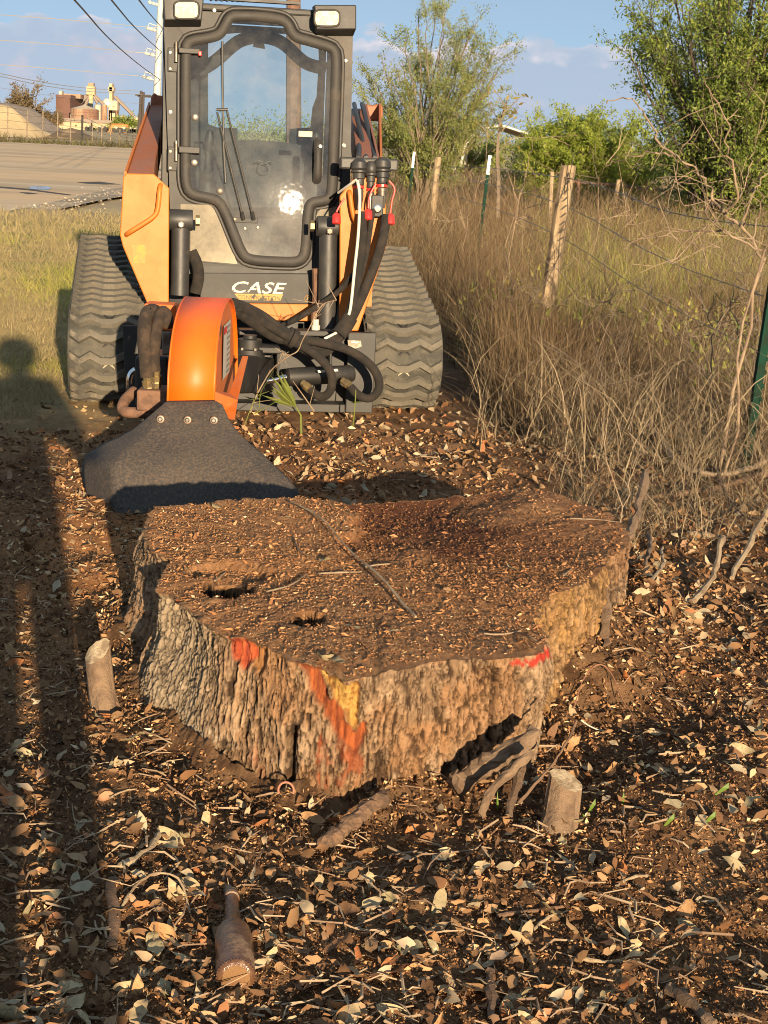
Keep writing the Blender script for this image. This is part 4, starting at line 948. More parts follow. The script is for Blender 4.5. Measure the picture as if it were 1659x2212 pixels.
# lettering
def text_mesh(body, name, p0, size, m, parent, shear=0.0, off=0.0, sx=1.0, sp_=1.0, yoff=0.0):
    cu = bpy.data.curves.new(name, 'FONT'); cu.body = body; cu.size = size; cu.shear = shear; cu.offset = off; cu.space_character = sp_
    cu.extrude = .0006; cu.resolution_u = 3
    ob = bpy.data.objects.new(name, cu); COL.objects.link(ob)
    dgr = bpy.context.evaluated_depsgraph_get(); me = bpy.data.meshes.new_from_object(ob.evaluated_get(dgr))
    bpy.data.objects.remove(ob); bpy.data.curves.remove(cu)
    n = len(me.vertices); co = np.zeros(n * 3, dtype=np.float32); me.vertices.foreach_get('co', co); co = co.reshape(-1, 3)
    out = np.stack([co[:, 0] * sx + p0[0], -co[:, 2] + p0[1], co[:, 1] + p0[2]], 1); me.vertices.foreach_set('co', out.astype(np.float32).ravel()); me.update()
    me.materials.clear(); me.materials.append(m); me.name = name
    return link(bpy.data.objects.new(name, me), parent), out
worn_white = mat('worn_white_print', (.52, .49, .40), .6, c2=(.028, .028, .028), scale=26, lo=.58, hi=.62, var=.05)
worn_yel = mat('worn_yellow_print', (.40, .22, .05), .6, c2=(.03, .03, .03), scale=20, lo=.60, hi=.66, var=.05)
pA, pB = ml(*c2_(655, 575), .378), ml(*c2_(925, 580), .378)
hT = ml(*c2_(790, 522), .378)[2] - pA[2]
_, o1 = text_mesh('CASE', 'lettering', (0, 0, 0), 1.0, worn_white, cp, .28, .012, 1.0, .98)
wd = o1[:, 0].max() - o1[:, 0].min(); hh = o1[:, 2].max() - o1[:, 2].min()
bpy.data.objects.remove(_)
k = hT / hh
text_mesh('CASE', 'lettering', (pA[0] - o1[:, 0].min() * k * ((pB[0] - pA[0]) / (wd * k)), .3775, pA[2]), k, worn_white, cp, .28, .014 * k, (pB[0] - pA[0]) / (wd * k), 1.0)
MB().prism(pl([(668, 582), (912, 586), (898, 618), (690, 614)], c2_, .3785), (0, -.0008, 0)).build('lettering_stripe', worn_yel, cp)
pA, pB = ml(*c2_(682, 610), .376), ml(*c2_(896, 613), .376)
dark_print = mat('dark_print', (.05, .04, .025), .6)
_, o1 = text_mesh('CONSTRUCTION', 'lettering', (0, 0, 0), 1.0, dark_print, cp, 0, 0, 1.0, 1.05); bpy.data.objects.remove(_)
wd = o1[:, 0].max() - o1[:, 0].min(); hT = ml(*c2_(790, 592), .376)[2] - pA[2]; k = hT / (o1[:, 2].max() - o1[:, 2].min())
text_mesh('CONSTRUCTION', 'lettering', (pA[0], .3770, pA[2]), k, dark_print, cp, 0, 0, (pB[0] - pA[0]) / (wd * k), 1.05)
p3 = ml(*c2_(1035, 607), .378)
text_mesh('3', 'lettering', (p3[0] - .007, .3785, p3[2] - .008), .026, worn_yel, cp)
MB().tube([p3 + np.array([math.cos(a) * .016, -.001, math.sin(a) * .016]) for a in np.linspace(0, 2 * math.pi, 20)], .0012, 4).build('number_circle', worn_yel, cp)
# --- lift arms
def loft(A, B):
    n = len(A); return MB().add(list(A) + list(B), [tuple(range(n)), tuple(range(2 * n - 1, n - 1, -1))] + [(i, i + n, (i + 1) % n + n, (i + 1) % n) for i in range(n)])
pt = [(1100, 1510), (1340, 1515), (1475, 1640), (1470, 2650), (1285, 2650), (1070, 2150), (1045, 2050), (1072, 1540)]
armL = MB().prism(pl(pt, zl, .14), (0, .03, 0)).build('lift_arm', M['orange'], L, bevel=.006)
h_ = .17
A = [ml(*zl(1105, 1512), .165), ml(*zl(1335, 1517), .165)]; A += [A[1] + np.array([0, .02, -h_]), A[0] + np.array([0, .02, -h_])]
B = [ml(*zl(1312, 905), 1.85), ml(*zl(1440, 905), 1.85)]; B += [B[1] - np.array([0, 0, h_]), B[0] - np.array([0, 0, h_])]
loft(A, B).build('arm_beam', M['shade_orange'], armL, bevel=.006)
A2 = [A[0] + np.array([-.012, 0, .01]), A[0] + np.array([-.001, 0, .01]), A[3] + np.array([-.001, 0, 0]), A[3] + np.array([-.012, 0, 0])]
B2 = [B[0] + np.array([-.012, 0, .01]), B[0] + np.array([-.001, 0, .01]), B[3] + np.array([-.001, 0, 0]), B[3] + np.array([-.012, 0, 0])]
loft(A2, B2).build('arm_side_plate', M['orange'], armL)
MB().prism(pl([(1315, 840), (1345, 805), (1372, 828), (1432, 838), (1432, 1010), (1312, 1010)], zl, 1.83), (0, .2, 0)).build('pivot_bracket', M['shade_orange'], armL, bevel=.01)
bx = MB(); c_ = ml(*zl(1270, 2080), .17); bx.box(c_ + np.array([.02, .12, 0]), (.10, .20, .50)); bx.build('arm_leg', M['orange'], armL)
gp = [ml(*zl(x, y), .14) + np.array([0, o, 0]) for x, y, o in ((1398, 1612, 0), (1392, 1640, -.04), (1375, 1830, -.04), (1345, 1880, -.04), (1265, 1935, -.04), (1125, 2020, -.04), (1100, 2045, 0))]
MB().tube(smooth_path(gp, 2), .0125, 10).build('grab_handle', M['orange'], armL, smooth=True)
MB().prism(pl([(1150, 2135), (1272, 2130), (1265, 2290), (1165, 2295)], zl, .139), (0, -.001, 0)).build('warning_sticker', mat('faded_red_sticker', (.52, .16, .03), .6, c2=(.60, .215, .028), scale=40, lo=.4, hi=.55), armL)
pt = [(460, 1400), (650, 1160), (1010, 1160), (1060, 1300), (1065, 2065), (700, 3165), (452, 3165)]
armR = MB().prism(pl(pt, z4, .14), (0, .03, 0)).build('lift_arm', M['orange'], L, bevel=.006)
A = [ml(*z4(690, 960), .165), ml(*z4(900, 955), .165)]; A += [A[1] + np.array([0, .02, -h_]), A[0] + np.array([0, .02, -h_])]
B = [ml(*z4(600, 255), 1.85), ml(*z4(775, 255), 1.85)]; B += [B[1] - np.array([0, 0, h_]), B[0] - np.array([0, 0, h_])]
loft(A, B).build('arm_beam', M['shade_orange'], armR, bevel=.006)
for (xa, ya, xb, yb, mm) in ((950, 900, 785, 190, 'shade_orange'), (985, 900, 970, 190, 'orange')):
    a_, b_ = ml(*z4(xa, ya), .24), ml(*z4(xb, yb), 1.85); dn = np.array([0, 0, -.26]); ox = np.array([.012, 0, 0])
    loft([a_, a_ + ox, a_ + ox + dn, a_ + dn], [b_, b_ + ox, b_ + ox + dn, b_ + dn]).build('arm_side_plate', M[mm], armR)
a_, b_ = ml(*z4(930, 880), .3), ml(*z4(880, 260), 1.80); bx = np.array([.07, 0, 0]); dn = np.array([0, 0, -.12])
MB().prism(pl([(790, 200), (880, 215), (985, 195), (1025, 230), (1025, 360), (985, 420), (880, 420), (800, 330)], z4, 1.86), (0, .12, 0)).build('pivot_bracket', M['shade_orange'], armR, bevel=.012)
bx = MB(); c_ = ml(*z4(700, 2400), .17); bx.box(c_ + np.array([.02, .12, .1]), (.12, .20, .55)); bx.build('arm_leg', M['orange'], armR)
gp = [ml(*z4(x, y), .14) + np.array([0, o, 0]) for x, y, o in ((580, 1345, 0), (578, 1360, -.045), (600, 1560, -.045), (640, 1720, -.045), (700, 1770, -.045), (700, 1770, 0))]
MB().tube(smooth_path(gp, 2), .0125, 10).build('grab_handle', M['orange'], armR, smooth=True)
for pts in (((645, 240), (660, 330), (730, 640), (790, 900), (800, 960)), ((745, 240), (770, 330), (835, 600), (850, 760), (900, 880), (915, 960)), ((622, 330), (650, 560), (690, 770), (712, 800), (700, 960))):
    n = len(pts); mbt = MB().tube(smooth_path([ml(*z4(x, y), 1.80 - 1.55 * (i / (n - 1)) ** .8) + np.array([0, 0, .02]) for i, (x, y) in enumerate(pts)], 2), .014, 8)
    mbt.build('hydraulic_pipe', M['cylp'], armR, smooth=True)
# couplers on the right arm
def coupler(x, y, s):
    a_ = ml(*z4(x, y), .10)
    o = MB().lathe(a_ + np.array([0, .05, .06]), (0, -.15, -1), [(0, .02 * s), (.02, .040 * s), (.05, .042 * s), (.058, .034 * s), (.062, .042 * s), (.07, .042 * s), (.075, .030 * s), (.10, .032 * s), (.104, .026 * s), (.13, .027 * s), (.134, .024 * s)], 16).build('hydraulic_coupler', M['cylp'], armR, smooth=True)
    return o, a_
for x, y, s in ((725, 1075, 1.0), (880, 1110, .75), (1030, 1060, 1.05)):
    o, a_ = coupler(x, y, s)
    MB().lathe(a_ + np.array([0, .03, -.075]), (0, -.15, -1), [(0, .0265 * s), (.012, .0265 * s)], 14).build('dust_cap_ring', M['red'], o)
    MB().lathe(a_ + np.array([0, .02, -.09]), (0, -.1, -1), [(0, .022 * s), (.012, .025 * s), (.02, .022 * s), (.03, .025 * s), (.045, .023 * s), (.10, .016 * s)], 14).build('hose_fitting', M['steel'], o, smooth=True)
cb = MB(); q = ml(*z4(850, 985), .16)
cb.box(q + np.array([.0, .04, .0]), (.30, .06, .06)); cb.build('coupler_block', M['cylp'], armR, bevel=.01)
for pts in (((1100, 1200), (1165, 1270), (1180, 1340), (1140, 1450), (1120, 1620)), ((930, 1240), (880, 1320), (840, 1420), (830, 1560)), ((520, 1430), (450, 1540), (415, 1610))):
    n = len(pts); tt = MB().tube(smooth_path([ml(*z4(x, y), .055) for x, y in pts], 2), .0045, 6).build('dust_cap_strap', M['red'], armR)
    q = ml(*z4(*pts[-1]), .05)
    MB().lathe(q + np.array([0, 0, -.005]), (0, -.25, -1), [(0, .010), (.012, .021), (.05, .023), (.055, .018)], 12).build('dust_cap', M['red'], tt, smooth=True)
q = ml(*z4(945, 1530), .10)
sk = MB().box(q + np.array([0, .02, 0]), (.065, .06, .11)).build('electric_socket', M['black'], armR, bevel=.006)
MB().lathe(q + np.array([0, -.012, -.012]), (0, -1, 0), [(0, .022), (.012, .022), (.014, .016)], 16).build('socket_ring', M['chrome'], sk)
# --- tilt cylinders
for cx0, cy0, cx1, cy1, r in ((398, 232, 392, 590, .047), (1140, 265, 1130, 775, .047)):
    a_, b_ = ml(*c2_(cx0, cy0), .22), ml(*c2_(cx1, cy1), .20)
    o = MB().cyl(a_ + np.array([0, 0, -.02]), b_, r, 20).build('tilt_cylinder', M['cylp'], L, smooth=True)
    MB().lathe(a_ + np.array([-.06, 0, .02]), (1, 0, 0), [(0, .05), (.005, .053), (.115, .053), (.12, .05)], 20).build('cylinder_eye', M['cylp'], o, smooth=True)
    MB().lathe(a_ + np.array([.075 if cx0 < 600 else -.095, -.0, .02]), (1, 0, 0), [(0, .028), (.02, .028)], 6).build('pin_bolt', M['brass'], o)
    MB().lathe(a_ + np.array([0, -.05, .0]), (0, -1, 0), [(0, .019), (.018, .018), (.02, .012)], 6).build('grease_bolt', M['steel'], o)
    MB().cyl(a_ + np.array([-.11 if cx0 < 600 else .06, 0, .02]), a_ + np.array([-.06 if cx0 < 600 else .11, 0, .02]), .036, 16).build('pivot_pin', M['orange'], o)
MB().tube(smooth_path([ml(*c2_(x, y), .30) for x, y in ((450, 370), (480, 430), (490, 500), (470, 580))], 2), .03, 10).build('dark_hose', M['hose'], L, smooth=True)
MB().tube(smooth_path([ml(*c2_(x, y), .27) for x, y in ((1080, 455), (1085, 560), (1075, 690), (1075, 760))], 2), .024, 8).build('pin_rod', M['rustpipe'], L)
# --- tracks
def hull_path(circles, n=220):
    P = [np.array([cy + r * math.cos(a), cz + r * math.sin(a)]) for cy, cz, r in circles for a in np.linspace(0, 2 * math.pi, 90, endpoint=False)]
    P = sorted(map(tuple, P)); cr = lambda o, a, b: (a[0] - o[0]) * (b[1] - o[1]) - (a[1] - o[1]) * (b[0] - o[0])
    lo, up = [], []
    for p in P:
        while len(lo) > 1 and cr(lo[-2], lo[-1], p) <= 0: lo.pop()
        lo.append(p)
    for p in reversed(P):
        while len(up) > 1 and cr(up[-2], up[-1], p) <= 0: up.pop()
        up.append(p)
    h = np.array(lo[:-1] + up[:-1]); h2 = np.vstack([h, h[:1]])
    s = np.concatenate([[0], np.cumsum(np.linalg.norm(np.diff(h2, axis=0), axis=1))]); u = np.linspace(0, s[-1], n, endpoint=False)
    return np.stack([np.interp(u, s, h2[:, 0]), np.interp(u, s, h2[:, 1])], 1), s[-1]
ztop = ml(880, 536, 1.30)[2]
circ = [(.30, .255, .235), (1.32, ztop - .21, .19), (1.85, .255, .235)]
tp, tlen = hull_path(circ)
nl = int(round(tlen / .088)); TW = .41
xrT = ml(955, 800, .08)[0]; xlT = ml(146, 800, .08)[0]
def row_mesh():
    """one zigzag lug bar across the belt, built flat: x across, y along the belt, z out of it"""
    xs = np.array([0, .14, .30, .46, .60, .74, .88, 1.0]) * (TW - .02) - (TW - .02) / 2; off = np.array([-.016, .018, -.016, .014, .014, -.016, .018, -.016])
    b = MB(); n = len(xs); vs = []
    for x, o in zip(xs, off): vs += [(x, o - .022, 0), (x, o - .017, .026), (x, o + .017, .026), (x, o + .022, 0)]
    fs = [(i * 4 + j, i * 4 + j + 1, i * 4 + 5 + j, i * 4 + 4 + j) for i in range(n - 1) for j in range(3)] + [(0, 1, 2, 3), ((n - 1) * 4 + 3, (n - 1) * 4 + 2, (n - 1) * 4 + 1, (n - 1) * 4)]
    b.add(vs, fs); return b
lug_me = None
for xc in (xlT + TW / 2, xrT - TW / 2):
    n = len(tp); b = MB(); vs = []
    for i in range(n):
        t = tp[(i + 1) % n] - tp[i - 1]; t /= np.linalg.norm(t); nn = np.array([t[1], -t[0]])
        for x, o in ((-TW / 2, -.03), (-TW / 2, -.006), (-TW / 2 + .012, 0), (TW / 2 - .012, 0), (TW / 2, -.006), (TW / 2, -.03)): q = tp[i] + nn * o; vs.append((xc + x, q[0], q[1]))
    k = 6; fs = [(i * k + j, i * k + (j + 1) % k, ((i + 1) % n) * k + (j + 1) % k, ((i + 1) % n) * k + j) for i in range(n) for j in range(k)]
    b.add(vs, fs); To = b.build('rubber_track', M['rubber'], L, smooth=False)
    for c_ in circ + [(.8, .16, .13), (1.2, .16, .13), (1.5, .16, .13)]:
        MB().lathe((xc - .14, c_[0], c_[1]), (1, 0, 0), [(0, c_[2] * .3), (.01, c_[2] - .05), (.07, c_[2] - .04), (.21, c_[2] - .04), (.27, c_[2] - .05), (.28, c_[2] * .3)], 24).build('track_wheel', M['black'], To)
    MB().prism([(xc - .10, .3, .25), (xc - .10, 1.85, .25), (xc - .10, 1.4, ztop - .2), (xc - .10, 1.25, ztop - .2)], (.20, 0, 0)).build('track_frame', M['black'], To)
    for q in range(nl):
        i = int(q * n / nl); t = tp[(i + 1) % n] - tp[i - 1]; t /= np.linalg.norm(t); nn = np.array([t[1], -t[0]])
        if lug_me is None: o = row_mesh().build('track_lug', M['lug'], To); lug_me = o.data
        else: o = link(bpy.data.objects.new('track_lug', lug_me), To)
        X = Vector((1, 0, 0)); Y = Vector((0, t[0], t[1])); Z = Vector((0, nn[0], nn[1])); wv = 0.002 * math.sin(q * 2.1)
        if X.cross(Y).dot(Z) < 0: X = -X
        o.matrix_local = Matrix(((X.x, Y.x, Z.x, xc), (X.y, Y.y, Z.y, tp[i][0] + wv), (X.z, Y.z, Z.z, tp[i][1]), (0, 0, 0, 1)))
    # cross shaped cut-outs on the belt's middle
    front = sorted(range(n), key=lambda i: abs(tp[i][1] - .1) if tp[i][0] < .4 else 9)[0]
    for zz, mm in ((.15, 'inter'), (.24, 'cream'), (.34, 'inter'), (.44, 'inter')):
        i = min((i for i in range(n) if tp[i][0] < .6), key=lambda i: abs(tp[i][1] - zz)); t = tp[(i + 1) % n] - tp[i - 1]; t /= np.linalg.norm(t); nn = np.array([t[1], -t[0]])
        p = np.array([xc, tp[i][0] + nn[0] * .004, tp[i][1] + nn[1] * .004]); T3 = np.array([0, t[0], t[1]]); X3 = np.array([1., 0, 0]); b = MB()
        for s in (-1, 1): b.tube([p - (X3 + s * T3) * .030, p, p + (X3 + s * T3) * .030], [.002, .009, .002], 5)
        b.build('belt_slot', M[mm], To)
# engine hood behind the cab and main frame between the tracks
MB().box(((xL + xR) / 2, 1.2, .40), (.85, 1.25, .45)).build('chassis', M['black'], L, bevel=.02)
MB().box(((xL + xR) / 2, 1.85, .75), (1.0, .75, .70)).build('engine_hood', M['orange'], L, bevel=.04)
# ------------------------------------------------------------------ the stump grinder on its front
GO = at(430, 870, 6.6); GO[2] = 0.0
K = empty('stump_grinder', GO)
tag(K, 'bright orange stump grinder head with a black rubber flap, mounted on the track loader', 'stump grinder')
def gb(mb, name, m, par=K, **kw): return mb.build(name, m, par, org=GO, **kw)
def lw(x, y, d, conv=c2_): return l2w(ml(*conv(x, y), d))
# --- wheel cover: a curved front band and a flat side
band = [(695, 650, 965, 655, 6.10), (698, 560, 970, 565, 6.08), (700, 480, 975, 480, 6.09), (709, 380, 979, 388, 6.12), (720, 280, 986, 298, 6.17), (733, 205, 994, 225, 6.23), (748, 140, 1005, 165, 6.29), (764, 90, 1018, 110, 6.36), (783, 52, 1037, 66, 6.44), (800, 33, 1058, 40, 6.52)]
Lp = [at(*c3_(a, b), Y) for a, b, c, d, Y in band]; Rp = [at(*c3_(c, d), Y) for a, b, c, d, Y in band]
wx = np.mean([r[0] - l[0] for l, r in zip(Lp, Rp)])
zt = Lp[-1][2]; yt = Lp[-1][1]; x_l, x_r = Lp[-1][0], Rp[-1][0]
Lp = smooth_path(Lp, 2); Rp = smooth_path(Rp, 2)
for k_ in range(1, 13):                                 # the cover goes over the top and down at the back
    a = k_ / 12 * math.pi * .62; r = .40
    Lp.append(np.array([x_l, yt + r * math.sin(a), zt - r * (1 - math.cos(a))])); Rp.append(np.array([x_r, yt + r * math.sin(a), zt - r * (1 - math.cos(a))]))
n = len(Lp); mb = MB(); mb.add(Lp + Rp, [(i, i + 1, n + i + 1, n + i) for i in range(n - 1)])
cover = gb(mb, 'wheel_cover', M['neworange'], smooth=True)
sm = cover.modifiers.new('Solidify', 'SOLIDIFY'); sm.thickness = .008; sm.offset = 0
# reddish chip dust lying on top of the cover
t = NT(M['neworange'].node_tree); bsdf = next(nd for nd in t.n if nd.type == 'BSDF_PRINCIPLED'); lk = bsdf.inputs['Base Color'].links[0].from_socket
geo = t.new('ShaderNodeNewGeometry'); tcn = t.new('ShaderNodeTexCoord'); sz = t.new('ShaderNodeSeparateXYZ'); t.l.new(tcn.outputs['Object'], sz.inputs[0])
nz = t.math('MULTIPLY_ADD', t.noise(tcn.outputs['Object'], 60, 6, .8), .16, t.math('SUBTRACT', sz.outputs[2], .08)); dmask = t.math('MULTIPLY', t.step(nz, .60, .74), .75)
t.put(bsdf.inputs['Base Color'], t.mix(dmask, lk, (.46, .075, .05)))
for pts, nm in ((Rp, 'cover_side'), (Lp, 'cover_side')):
    c_ = np.array([pts[0][0], yt + .05, zt - .55]); ins = .012 if pts is Lp else -.012
    sd = MB(); q = [p + np.array([ins, 0, 0]) for p in pts]; low = [np.array([pts[-1][0] + ins, pts[-1][1], .12]), np.array([pts[0][0] + ins, pts[0][1] + .05, .30])]
    sd.prism(q + low, (-.006 if pts is Rp else .006, 0, 0)); gb(sd, nm, M['dustorange'])
for pts in (Lp, Rp): gb(MB().tube(pts[:len(pts) - 2], .0055, 6), 'cover_edge', M['neworange'], cover, smooth=True)
# side deflector
de = [at(*c3_(x, y), Y) for x, y, Y in ((1138, 380, 6.62), (1172, 382, 6.60), (1110, 642, 6.20), (972, 592, 6.14), (1060, 600, 6.3))]
gb(MB().prism([de[0], de[1], de[2], de[4]], (0, .008, 0)), 'deflector_plate', M['dustorange'])
gb(MB().prism([de[3], de[4], de[2], de[2] + np.array([-.02, .1, -.1]), de[3] + np.array([0, .08, -.12])], (0, .008, 0)), 'deflector_bracket', M['dustorange'])
# decals on the side
sx = np.mean([p[0] for p in Rp]) + .004
def dec(y0, z0, y1, z1, m, nm, par=None): 
    o = MB().add([(sx, y0, z0), (sx, y1, z0), (sx, y1, z1), (sx, y0, z1)], [(0, 1, 2, 3)]); return gb(o, nm, m)
stick = [at(*c3_(x, y), 6.5) for x, y in ((1025, 140), (1085, 128), (1085, 450), (1060, 455))]
zz0, zz1 = stick[3][2], stick[0][2]
def sidex(y):
    """the side is not square to x: follow the right rim"""
    ys = [p[1] for p in Rp]; return float(np.interp(y, ys[:18], [p[0] for p in Rp][:18])) - .004
def strip(y0, y1, z0, z1, m, nm, off=.003):
    o = MB().add([(sidex(y0) + off, y0, z0), (sidex(y1) + off, y1, z0), (sidex(y1) + off, y1, z1), (sidex(y0) + off, y0, z1)], [(0, 1, 2, 3)]); return gb(o, nm, m)
st = strip(6.42, 6.68, zt - .33, zt - .10, M['white'], 'safety_label')
PR = mat('grey_print', (.22, .20, .17), .6)
for k_ in range(9):
    o = MB(); y0 = 6.55; zq = zt - .115 - k_ * .024; o.add([(sidex(y0) + .0045, y0, zq - .012), (sidex(6.66) + .0045, 6.66, zq - .012), (sidex(6.66) + .0045, 6.66, zq), (sidex(y0) + .0045, y0, zq)], [(0, 1, 2, 3)]); gb(o, 'print_line', PR, st)
o = MB(); o.add([(sidex(6.43) + .0045, 6.43, zt - .14), (sidex(6.53) + .0045, 6.53, zt - .14), (sidex(6.53) + .0045, 6.53, zt - .11), (sidex(6.43) + .0045, 6.43, zt - .11)], [(0, 1, 2, 3)]); gb(o, 'print_band', M['red'], st)
# cutter wheel under the cover
cw = (x_l + x_r) / 2; hub = np.array([cw, yt + .02, .34])
wo2 = gb(MB().lathe(hub + np.array([-.03, 0, 0]), (1, 0, 0), [(0, .05), (.001, .30), (.06, .30), (.061, .05)], 36), 'cutter_wheel', M['rustpipe'])
for k_ in range(12):
    a = k_ * math.pi / 6; gb(MB().box(hub + np.array([.05 * (-1) ** k_, .30 * math.cos(a), .30 * math.sin(a)]), (.05, .05, .05), Matrix.Rotation(a, 3, 'X')), 'cutter_tooth', M['steel'], wo2)
# --- rubber flap: hangs from the band's lower edge, spreads and bends back at its left end
Lc = [(690, 645), (600, 722), (490, 810), (400, 860), (320, 893), (262, 930), (212, 962), (190, 1000), (184, 1060), (190, 1130), (200, 1230), (214, 1335)]
Rc = [(968, 640), (1020, 668), (1060, 760), (1110, 830), (1180, 895), (1250, 950), (1330, 1030), (1400, 1090), (1440, 1140), (1470, 1180), (1476, 1205), (1470, 1260)]
def resamp(P, n):
    P = np.array(P, float); s = np.concatenate([[0], np.cumsum(np.linalg.norm(np.diff(P, axis=0), axis=1))]); u = np.linspace(0, s[-1], n); return np.stack([np.interp(u, s, P[:, 0]), np.interp(u, s, P[:, 1])], 1)
nv, nu = 44, 60
Lr, Rr_f = resamp(Lc, nv), resamp(Rc, nv); V = np.zeros((nv, nu, 3))
for j in range(nv):
    v = j / (nv - 1)
    for i in range(nu):
        u = i / (nu - 1); x = Lr[j, 0] * (1 - u) + Rr_f[j, 0] * u; y = Lr[j, 1] * (1 - u) + Rr_f[j, 1] * u + 130 * v * math.sin(math.pi * min(1, u * 1.15)) * (v > 0)
        Y = 6.075 - .52 * v - .04 * math.sin(math.pi * v); e = max(0, (.16 - u) / .16) * min(1, v * 1.4); Y += .30 * e ** 1.3 + .10 * max(0, (u - .75) / .25) ** 2 * v
        Y += .012 * math.sin(u * 9 + v * 3) * v
        V[j, i] = at(*c3_(x, y), Y) - GO
idx = np.arange(nv * nu).reshape(nv, nu); F = np.stack([idx[:-1, :-1], idx[:-1, 1:], idx[1:, 1:], idx[1:, :-1]], -1).reshape(-1, 4)
fl = mesh_np('rubber_flap', V.reshape(-1, 3), F, M['flap'], K, smooth=True)
sm = fl.modifiers.new('Solidify', 'SOLIDIFY'); sm.thickness = .014; sm.offset = 1
FPX_x, FPX_y = to_px(*((V.reshape(-1, 3) + GO).T))
for x, y in ((648, 760), (808, 765), (966, 768)):
    jj = int(np.argmin(np.hypot(FPX_x - c3_(x, y)[0], FPX_y - c3_(x, y)[1]))); p = at(*c3_(x, y), float((V.reshape(-1, 3)[jj] + GO)[1]) - .036)
    bo = gb(MB().lathe(p + np.array([0, .02, 0]), (0, -1, .1), [(0, .0135), (.004, .0135), (.0045, .009), (.012, .0085), (.014, .006)], 12), 'flap_bolt', M['steel'], fl)
    gb(MB().lathe(p + np.array([0, .022, 0]), (0, -1, .1), [(0, .0165), (.004, .016)], 18), 'washer', M['rustpipe'], fl)
# --- motor, fittings, hoses on its left
mot = gb(MB().box(at(*c3_(600, 648), 6.35) + np.array([0, .08, 0]), (.13, .16, .09)), 'hydraulic_motor', M['rustpipe'], bevel=.01)
gb(MB().box(at(*c3_(610, 690), 6.4) + np.array([0, .12, -.01]), (.10, .14, .12)), 'motor_housing', M['black'], mot, bevel=.008)
gb(MB().prism([at(*c3_(x, y), 6.75) for x, y in ((555, 68), (745, 78), (745, 235), (680, 230), (560, 205))], (0, .12, 0)), 'motor_bracket', M['neworange'], bevel=.006)
gb(MB().prism([at(*c3_(x, y), 6.72) for x, y in ((660, 235), (715, 235), (715, 370), (660, 378))], (0, .06, 0)), 'valve_block', M['steel'], bevel=.006)
gb(MB().prism([at(*c3_(x, y), 6.9) for x, y in ((500, 380), (700, 380), (700, 700), (500, 690))], (0, .25, 0)), 'gear_housing', M['black'], bevel=.015)
for pts, fx in ((((572, 505), (562, 380), (552, 260), (560, 150), (590, 105), (630, 120)), (574, 505, 582, 585)), (((618, 470), (612, 380), (622, 270), (640, 160), (662, 105), (690, 130), (700, 200)), (622, 465, 622, 560))):
    ho = gb(MB().tube(smooth_path([at(*c3_(x, y), 6.38 + .12 * max(0, (300 - y) / 200)) for x, y in pts], 2), .030 if fx[0] < 600 else .024, 10), 'motor_hose', M['dustyhose'], smooth=True)
    a_, b_ = at(*c3_(fx[0], fx[1]), 6.40), at(*c3_(fx[2], fx[3]), 6.42)
    d = b_ - a_; ln = np.linalg.norm(d)
    gb(MB().lathe(a_, d, [(-.02, .020), (ln * .3, .020), (ln * .31, .026), (ln * .6, .026), (ln * .62, .020), (ln * .7, .024), (ln, .024)], 8), 'hose_fitting', M['brass'], ho)
gb(MB().tube(smooth_path([at(*c3_(x, y), Y) for x, y, Y in ((497, 588, 6.55), (450, 630, 6.5), (425, 670, 6.46), (425, 700, 6.44), (455, 716, 6.42), (560, 716, 6.42), (640, 712, 6.42))], 2), .024, 10), 'guard_pipe', M['rustpipe'], smooth=True)
gb(MB().tube(smooth_path([at(*c3_(x, y), 7.2) for x, y in ((505, 460), (475, 480), (462, 530), (468, 585), (490, 610))], 2), .014, 8), 'steel_loop', M['chrome'], smooth=True)
# --- mounting plate (own upright plates) and boom
def gplate(name, pts, d, th, m, conv=c2_, bev=.005):
    lo_ = pl(pts, conv, d); return gb(MB().prism([l2w(p) for p in lo_], l2w([0, th, 0]) - l2w([0, 0, 0])), name, m, bevel=bev)
gplate('mounting_plate', [(104, 742), (380, 745), (380, 1160), (125, 1160)], .0, .03, M['black'])
gplate('mounting_plate', [(670, 770), (1380, 778), (1358, 1180), (665, 1170)], .10, .03, M['black'])
gplate('plate_flange', [(1240, 778), (1382, 780), (1360, 1184), (1225, 1180)], .02, .02, M['grey'])
gplate('plate_top_rail', [(690, 765), (1240, 772), (1240, 800), (690, 792)], .0, .10, M['black'])
gplate('plate_bottom_rail', [(668, 1130), (1225, 1140), (1225, 1182), (668, 1172)], -.02, .12, M['black'])
for x in (880, 1145): gplate('stiffener', [(x, 795), (x + 14, 795), (x + 14, 1000), (x, 1000)], -.03, .13, M['black'])
gplate('label_plate', [(1235, 815), (1305, 818), (1308, 850), (1265, 862), (1240, 850)], .016, .003, M['steel'])
gplate('decal', [(1255, 822), (1290, 824), (1290, 832), (1255, 830)], .0145, .001, M['white'], bev=0)
a_, b_ = at(480, 800, 6.75), lw(800, 950, .05)
gb(MB().prism([a_ + np.array([-.10, 0, -.10]), a_ + np.array([.02, 0, -.10]), a_ + np.array([.02, 0, .08]), a_ + np.array([-.10, 0, .08])], (b_ - a_) + np.array([.05, 0, -.03])), 'swing_boom', M['black'], bevel=.01)
tw = lw(745, 860, -.12)
piv = gb(MB().lathe(tw + np.array([0, 0, -.20]), (0, 0, 1), [(0, .085), (.10, .085), (.11, .075), (.20, .075), (.205, .06), (.25, .06), (.255, .035), (.27, .035)], 24), 'pivot_post', M['black'], smooth=True)
for a in range(6):
    gb(MB().lathe(tw + np.array([.065 * math.cos(a * 1.05), .065 * math.sin(a * 1.05), 0]), (0, 0, 1), [(0, .010), (.012, .010)], 6), 'pivot_bolt', M['steel'], piv)
gplate('pivot_shelf', [(715, 850), (900, 855), (900, 885), (715, 880)], -.16, .20, M['black'])
